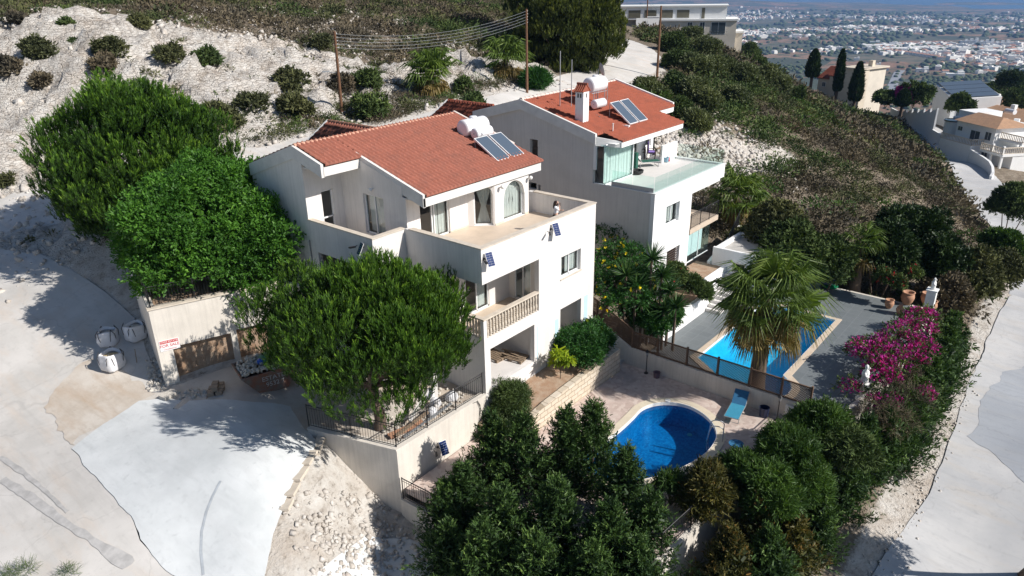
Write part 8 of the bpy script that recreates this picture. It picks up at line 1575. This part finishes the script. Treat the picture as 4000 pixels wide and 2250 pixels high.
# lower tan roofs at the right edge
for i, (u, v, dist, w_, lab) in enumerate(((2470,290,172,15,'tan roofed house behind the white villa roof'),(2550,305,165,12,'tan roofed house at the right edge behind the round balconies'),(2520,268,215,12,'tan roofed house with a clipped garden farther behind'),(2572,345,150,8,'white low wing beside the villa at the right edge'))):
    Pq = place_facade(u, u, (dist, dist), v)[0]; zr = zat(Pq.x,Pq.y,v); Lq = Loc((Pq.x,Pq.y,0), ang3+.2*i); t = empty('tiled_house', (Pq.x,Pq.y,zr-6), lab, 'house'); fbox(t, Lq, [(0,8,-w_/2,w_/2,zr-9,zr)], 'wall', M['wall2']); b = MB(); b.T = Lq.M; b.add([(-.6,-w_/2-.6,zr),(8.6,-w_/2-.6,zr),(8.6,w_/2+.6,zr),(-.6,w_/2+.6,zr),(4,-w_/2+3,zr+1.7),(4,w_/2-3,zr+1.7)], [(0,1,4),(1,2,5,4),(2,3,5),(3,0,4,5),(3,2,1,0)]); b.build('roof', M['roof3'] if i != 3 else M['white'], t); fbox(t, Lq, [(3,3.8,w_*.2,w_*.2+.8,zr,zr+2.4)], 'chimney', M['wall2'])
for i, (u, v, r_, dist, mt, lab) in enumerate(((2300,250,3.4,172,'greens','bushy tree between the cypress and the solar roof house'),(2230,255,2.6,172,'greens','round tree at the foot of the beige house'),(2445,245,3.4,185,'palm','bright tree right of the solar roof house'),(2540,215,4,240,'cyp','dark tree behind the tan roofs'),(2275,245,2.0,172,'bougain','magenta bush beside the cypress behind the stepped wall'),(2560,262,3.6,200,'greens','green tree at the right edge above the tan roofs'),(2415,270,2.4,165,'greens','tree beside the solar roof house terrace'),(2495,240,3.6,250,'greens','tree behind the tan roofed house'))):
    Pq = place_facade(u, u, (dist, dist), v)[0]; zq = zat(Pq.x,Pq.y,v)-r_*.5; shrub('garden_tree', lab, Pq.x, Pq.y, zq, r_, 850+i, mt, 1.0, 60, L=.5, W=.25, nc=22, cat='tree', stems=True)
# isolated things of the plain one can tell apart
def farhouse(u, v, dist, w_, d_, h_, lab, red=False, nm='country_house'):
    Pq = at(u, v, -215)
    for _ in range(6): Pq = at(u, v, pzf(Pq.x, Pq.y))
    z = Pq.z; t = empty(nm, (Pq.x,Pq.y,z), lab, 'house'); Lq = Loc((Pq.x,Pq.y,z), math.radians(20)); fbox(t, Lq, [(0,d_,-w_/2,w_/2,-4,h_),(d_*.3,d_,-w_/2,-w_/8,h_,h_*1.5)], 'wall', M['twall'])
    b = MB(); b.T = Lq.M
    if red: b.add([(-.6,-w_/2-.6,h_),(d_+.6,-w_/2-.6,h_),(d_+.6,w_/2+.6,h_),(-.6,w_/2+.6,h_),(d_/2,-w_/4,h_+2.4),(d_/2,w_/4,h_+2.4)], [(0,1,4),(1,2,5,4),(2,3,5),(3,0,4,5)])
    else: b.box(-.3,d_+.3,-w_/2-.3,w_/2+.3,h_,h_+.3)
    b.build('roof', M['troof'] if red else M['white'], t)
farhouse(2403,197,900,34,20,9,'large white house alone among orchards, mid plain'); farhouse(2320,182,900,26,16,8,'pale house left of the large white one in the plain'); farhouse(2505,212,760,16,12,7,'cream house with a track on the plain above the tan roofs'); farhouse(2155,152,700,13,10,6,'white house just behind the slim cypress'); farhouse(2210,165,780,10,8,5,'small white house on a bare red field'); farhouse(2200,112,1700,30,14,9,'pair of white blocks in the orchard left of centre')
for k in range(12): farhouse(2266+9*k, 134+1.3*k if k < 11 else 150, 1450, 15, 10, 6.5, 'red roofed house of the long row beyond the bare fields', True, 'row_house')
for o in [q for q in COL.objects if q.name.startswith('row_house')]: o['group'] = 'red roofed row on the plain'
for k in range(9): farhouse(2424+13*k, 112+1.0*k, 1900, 22, 14, 11+2*(k % 3), 'white block of the dense terrace group in mid plain', False, 'terrace_block')
for o in [q for q in COL.objects if q.name.startswith('terrace_block')]: o['group'] = 'white terrace blocks on the plain'
# straight grey road strip running away on the plain
rp_ = [at(u, v, -185) for u, v in ((2232,225),(2250,195),(2262,165),(2270,158))]; b = MB()
for p, q in zip(rp_[:-1], rp_[1:]):
    z0, z1 = pzf(p.x,p.y)+1.2, pzf(q.x,q.y)+1.2; d = Vector((q.x-p.x,q.y-p.y,0)).normalized(); n_ = Vector((-d.y,d.x,0))*9; b.hexa([Vector((p.x,p.y,z0-3))-n_, Vector((q.x,q.y,z1-3))-n_, Vector((q.x,q.y,z1-3))+n_, Vector((p.x,p.y,z0-3))+n_],[Vector((p.x,p.y,z0))-n_, Vector((q.x,q.y,z1))-n_, Vector((q.x,q.y,z1))+n_, Vector((p.x,p.y,z0))+n_])
struct(b.build('country_road', simple('far_asphalt', (.28,.29,.31), .9, .05, .05)))
# junction furniture
p = at(2500,525,-15.3); b = MB(); b.box(p.x-.6,p.x+.6,p.y-1.4,p.y+1.4,-15.6,-14.6); b.box(p.x-.5,p.x+.5,p.y-3.5,p.y-3.1,-15.6,-14.4)
# tree leaning in at the bottom right corner
q0 = at(2566,1452,-12.2); q1 = at(2760,1330,-7.5); t = empty('roadside_tree', (q0.x,q0.y,h1(q0.x,q0.y)), 'leaning trunk of a roadside tree at the bottom right corner throwing shade on the street', 'tree'); rg = np.random.default_rng(990); cs = np.array([q1.x+.4,q1.y-.4,-6.6])+sph(40, rg, -.6)*rg.uniform(.5,1.7,(40,1)); fol = Fol(); crown_leaves(fol, cs, np.full(40,.55), 50, rg, L=.16, W=.06); fol.build('crown', LM['oleander'], t); trunk(t, (q0.x,q0.y,h1(q0.x,q0.y)-.2), (q1.x,q1.y,-7.0), .17, .10, M['bark'], limbs_to(Vector((q1.x,q1.y,-7.0)), cs, rg, 12, .06), bend=.1)
# ------------------------------------------------------------------ woman on the terrace
PX_, PY_ = 5.86, .62; W_ = empty('person', (PX_,PY_,-1), 'woman with long dark hair and white blouse on the big terrace, hand to face', 'person')
fa = math.radians(-60)   # facing direction
def pw3(f, l, z): return Vector((PX_+f*math.cos(fa)-l*math.sin(fa), PY_+f*math.sin(fa)+l*math.cos(fa), -1+z))
M['skin'] = simple('skin', (.62,.38,.28), .6, .04, 9); M['hair'] = simple('dark_brown_hair', (.035,.015,.01), .5, .2, 30); M['blouse'] = simple('white_blouse', (.80,.80,.82), .8, .04, 9); M['trouser'] = simple('black_trousers', (.012,.012,.015), .8, .05, 9)
def skin(name, verts, edges, radii, mat, parent, root=0, sub=1):
    me = bpy.data.meshes.new(name); me.from_pydata([v-ORG[parent.name] for v in verts], edges, []); o = bpy.data.objects.new(name, me); COL.objects.link(o); o.parent = parent; ORG[o.name] = ORG[parent.name]; me.materials.append(mat)
    sm = o.modifiers.new('skin', 'SKIN'); sm.use_smooth_shade = True
    for i, r_ in enumerate(radii): me.skin_vertices[0].data[i].radius = (r_, r_*.85) if not isinstance(r_, tuple) else r_; me.skin_vertices[0].data[i].use_root = (i == root)
    ss = o.modifiers.new('sub', 'SUBSURF'); ss.levels = sub; ss.render_levels = sub; return o
J = {'pel':(0,0,.88),'sp':(0,0,1.05),'ch':(.0,0,1.22),'nk':(.01,0,1.36),'hd':(.05,0,1.46),'ht':(.06,0,1.56),
 'ls':(0,.16,1.29),'le':(.10,.20,1.05),'lw':(.28,.06,1.12),'rs':(0,-.16,1.29),'re':(.18,-.22,1.16),'rw':(.17,-.08,1.38),
 'lh':(0,.09,.84),'lk':(.03,.10,.46),'lf':(0,.11,.07),'lt':(.16,.13,.03),'rh':(0,-.09,.84),'rk':(.05,-.10,.46),'rf':(-.02,-.11,.07),'rt':(.14,-.13,.03)}
K_ = list(J); idx = {k: i for i, k in enumerate(K_)}; Vv = [pw3(*J[k]) for k in K_]; Ed = [(idx[a], idx[b_]) for a, b_ in (('pel','sp'),('sp','ch'),('ch','nk'),('nk','hd'),('hd','ht'),('ch','ls'),('ls','le'),('le','lw'),('ch','rs'),('rs','re'),('re','rw'),('pel','lh'),('lh','lk'),('lk','lf'),('lf','lt'),('pel','rh'),('rh','rk'),('rk','rf'),('rf','rt'))]
Rr = dict(pel=.12,sp=.10,ch=.12,nk=.05,hd=.09,ht=.06,ls=.05,le=.04,lw=.025,rs=.05,re=.04,rw=.025,lh=.085,lk=.06,lf=.04,lt=.03,rh=.085,rk=.06,rf=.04,rt=.03); Rl = [Rr[k] for k in K_]
for hnd, w_, dr, sgn in (('l','lw',Vector((.5,-.8,.1)),1),('r','rw',Vector((.1,.5,.85)),-1)):
    wp_ = J[w_]; palm = tuple(wp_[i]+dr[i]*.06 for i in range(3)); Vv.append(pw3(*palm)); Rl.append(.022); pi_ = len(Vv)-1; Ed.append((idx[w_], pi_))
    for f in range(4):
        o_ = (f-1.5)*.017; a = tuple(palm[i]+dr[i]*.035+(o_ if i == 0 else 0) for i in range(3)); c = tuple(palm[i]+dr[i]*(.065+.008*(f in (1,2)))+(o_ if i == 0 else 0)-(.01 if i == 2 else 0) for i in range(3))
        Vv += [pw3(*a), pw3(*c)]; Rl += [.009,.007]; k = len(Vv); Ed += [(pi_,k-2),(k-2,k-1)]
    th = tuple(palm[i]+(.035,.02*sgn,.02)[i] for i in range(3)); Vv.append(pw3(*th)); Rl.append(.009); Ed.append((pi_, len(Vv)-1))
skin('body', Vv, Ed, Rl, M['skin'], W_, 0, 1)
skin('blouse', [pw3(*J[k]) for k in ('pel','sp','ch','ls','le','rs','re')]+[pw3(.0,0,1.33)], [(0,1),(1,2),(2,3),(3,4),(2,5),(5,6),(2,7)], [.135,.125,.145,.075,.055,.075,.055,.06], M['blouse'], W_)
skin('trousers', [pw3(*J[k]) for k in ('pel','lh','lk','lf','rh','rk','rf')], [(0,1),(1,2),(2,3),(0,4),(4,5),(5,6)], [.14,.105,.075,.06,.105,.075,.06], M['trouser'], W_)
skin('hair', [pw3(.0,0,1.58), pw3(-.03,0,1.50), pw3(-.07,.01,1.38), pw3(-.09,.02,1.25), pw3(-.08,.02,1.15), pw3(.05,.06,1.46), pw3(.06,.08,1.32), pw3(.05,-.06,1.46), pw3(.05,-.08,1.34)], [(0,1),(1,2),(2,3),(3,4),(1,5),(5,6),(1,7),(7,8)], [.095,.11,.10,.09,.04,.04,.035,.04,.035], M['hair'], W_)
b = MB(); b.lathe([(.004,-.012),(.011,0),(.004,.012)], pw3(.14,.03,1.47), 6); b.lathe([(.004,-.012),(.011,0),(.004,.012)], pw3(.14,-.03,1.47), 6); b.build('eyes', M['dark'], W_)
b = MB(); c = pw3(.15,0,1.445); b.cyl(c+Zv(.02), pw3(.165,0,1.43), .006, .011, 6); b.cyl(pw3(.145,-.018,1.40), pw3(.145,.018,1.40), .006, None, 6); b.build('nose_and_mouth', simple('lip_skin', (.55,.25,.20), .5, .03, 9), W_)
b = MB()
for s_ in (-1, 1): b.lathe([(.004,-.025),(.018,0),(.004,.025)], pw3(.04,.095*s_,1.45), 8)
b.build('ears', M['skin'], W_)
b = MB(); b.obox(pw3(.20,-.05,1.42), (.014,.07,.14), fa); b.thing('mobile_phone', M['black'], 'dark mobile phone held up by the woman on the terrace', 'phone')

# ------------------------------------------------------------------ air
m, nt, out = newmat('hazy_air'); vv = nt.nodes.new('ShaderNodeVolumePrincipled'); vv.inputs['Color'].default_value = (.30,.52,.95,1); vv.inputs['Density'].default_value = 9e-5; vv.inputs['Anisotropy'].default_value = .1
nt.links.new(vv.outputs[0], out.inputs['Volume'])
b = MB(); b.box(-1500,23000,-13000,17000,-330,40); hz = b.build('haze', m); hz['kind'] = 'stuff'; hz['label'] = 'thin blue haze deepening over the far plain and the sea'
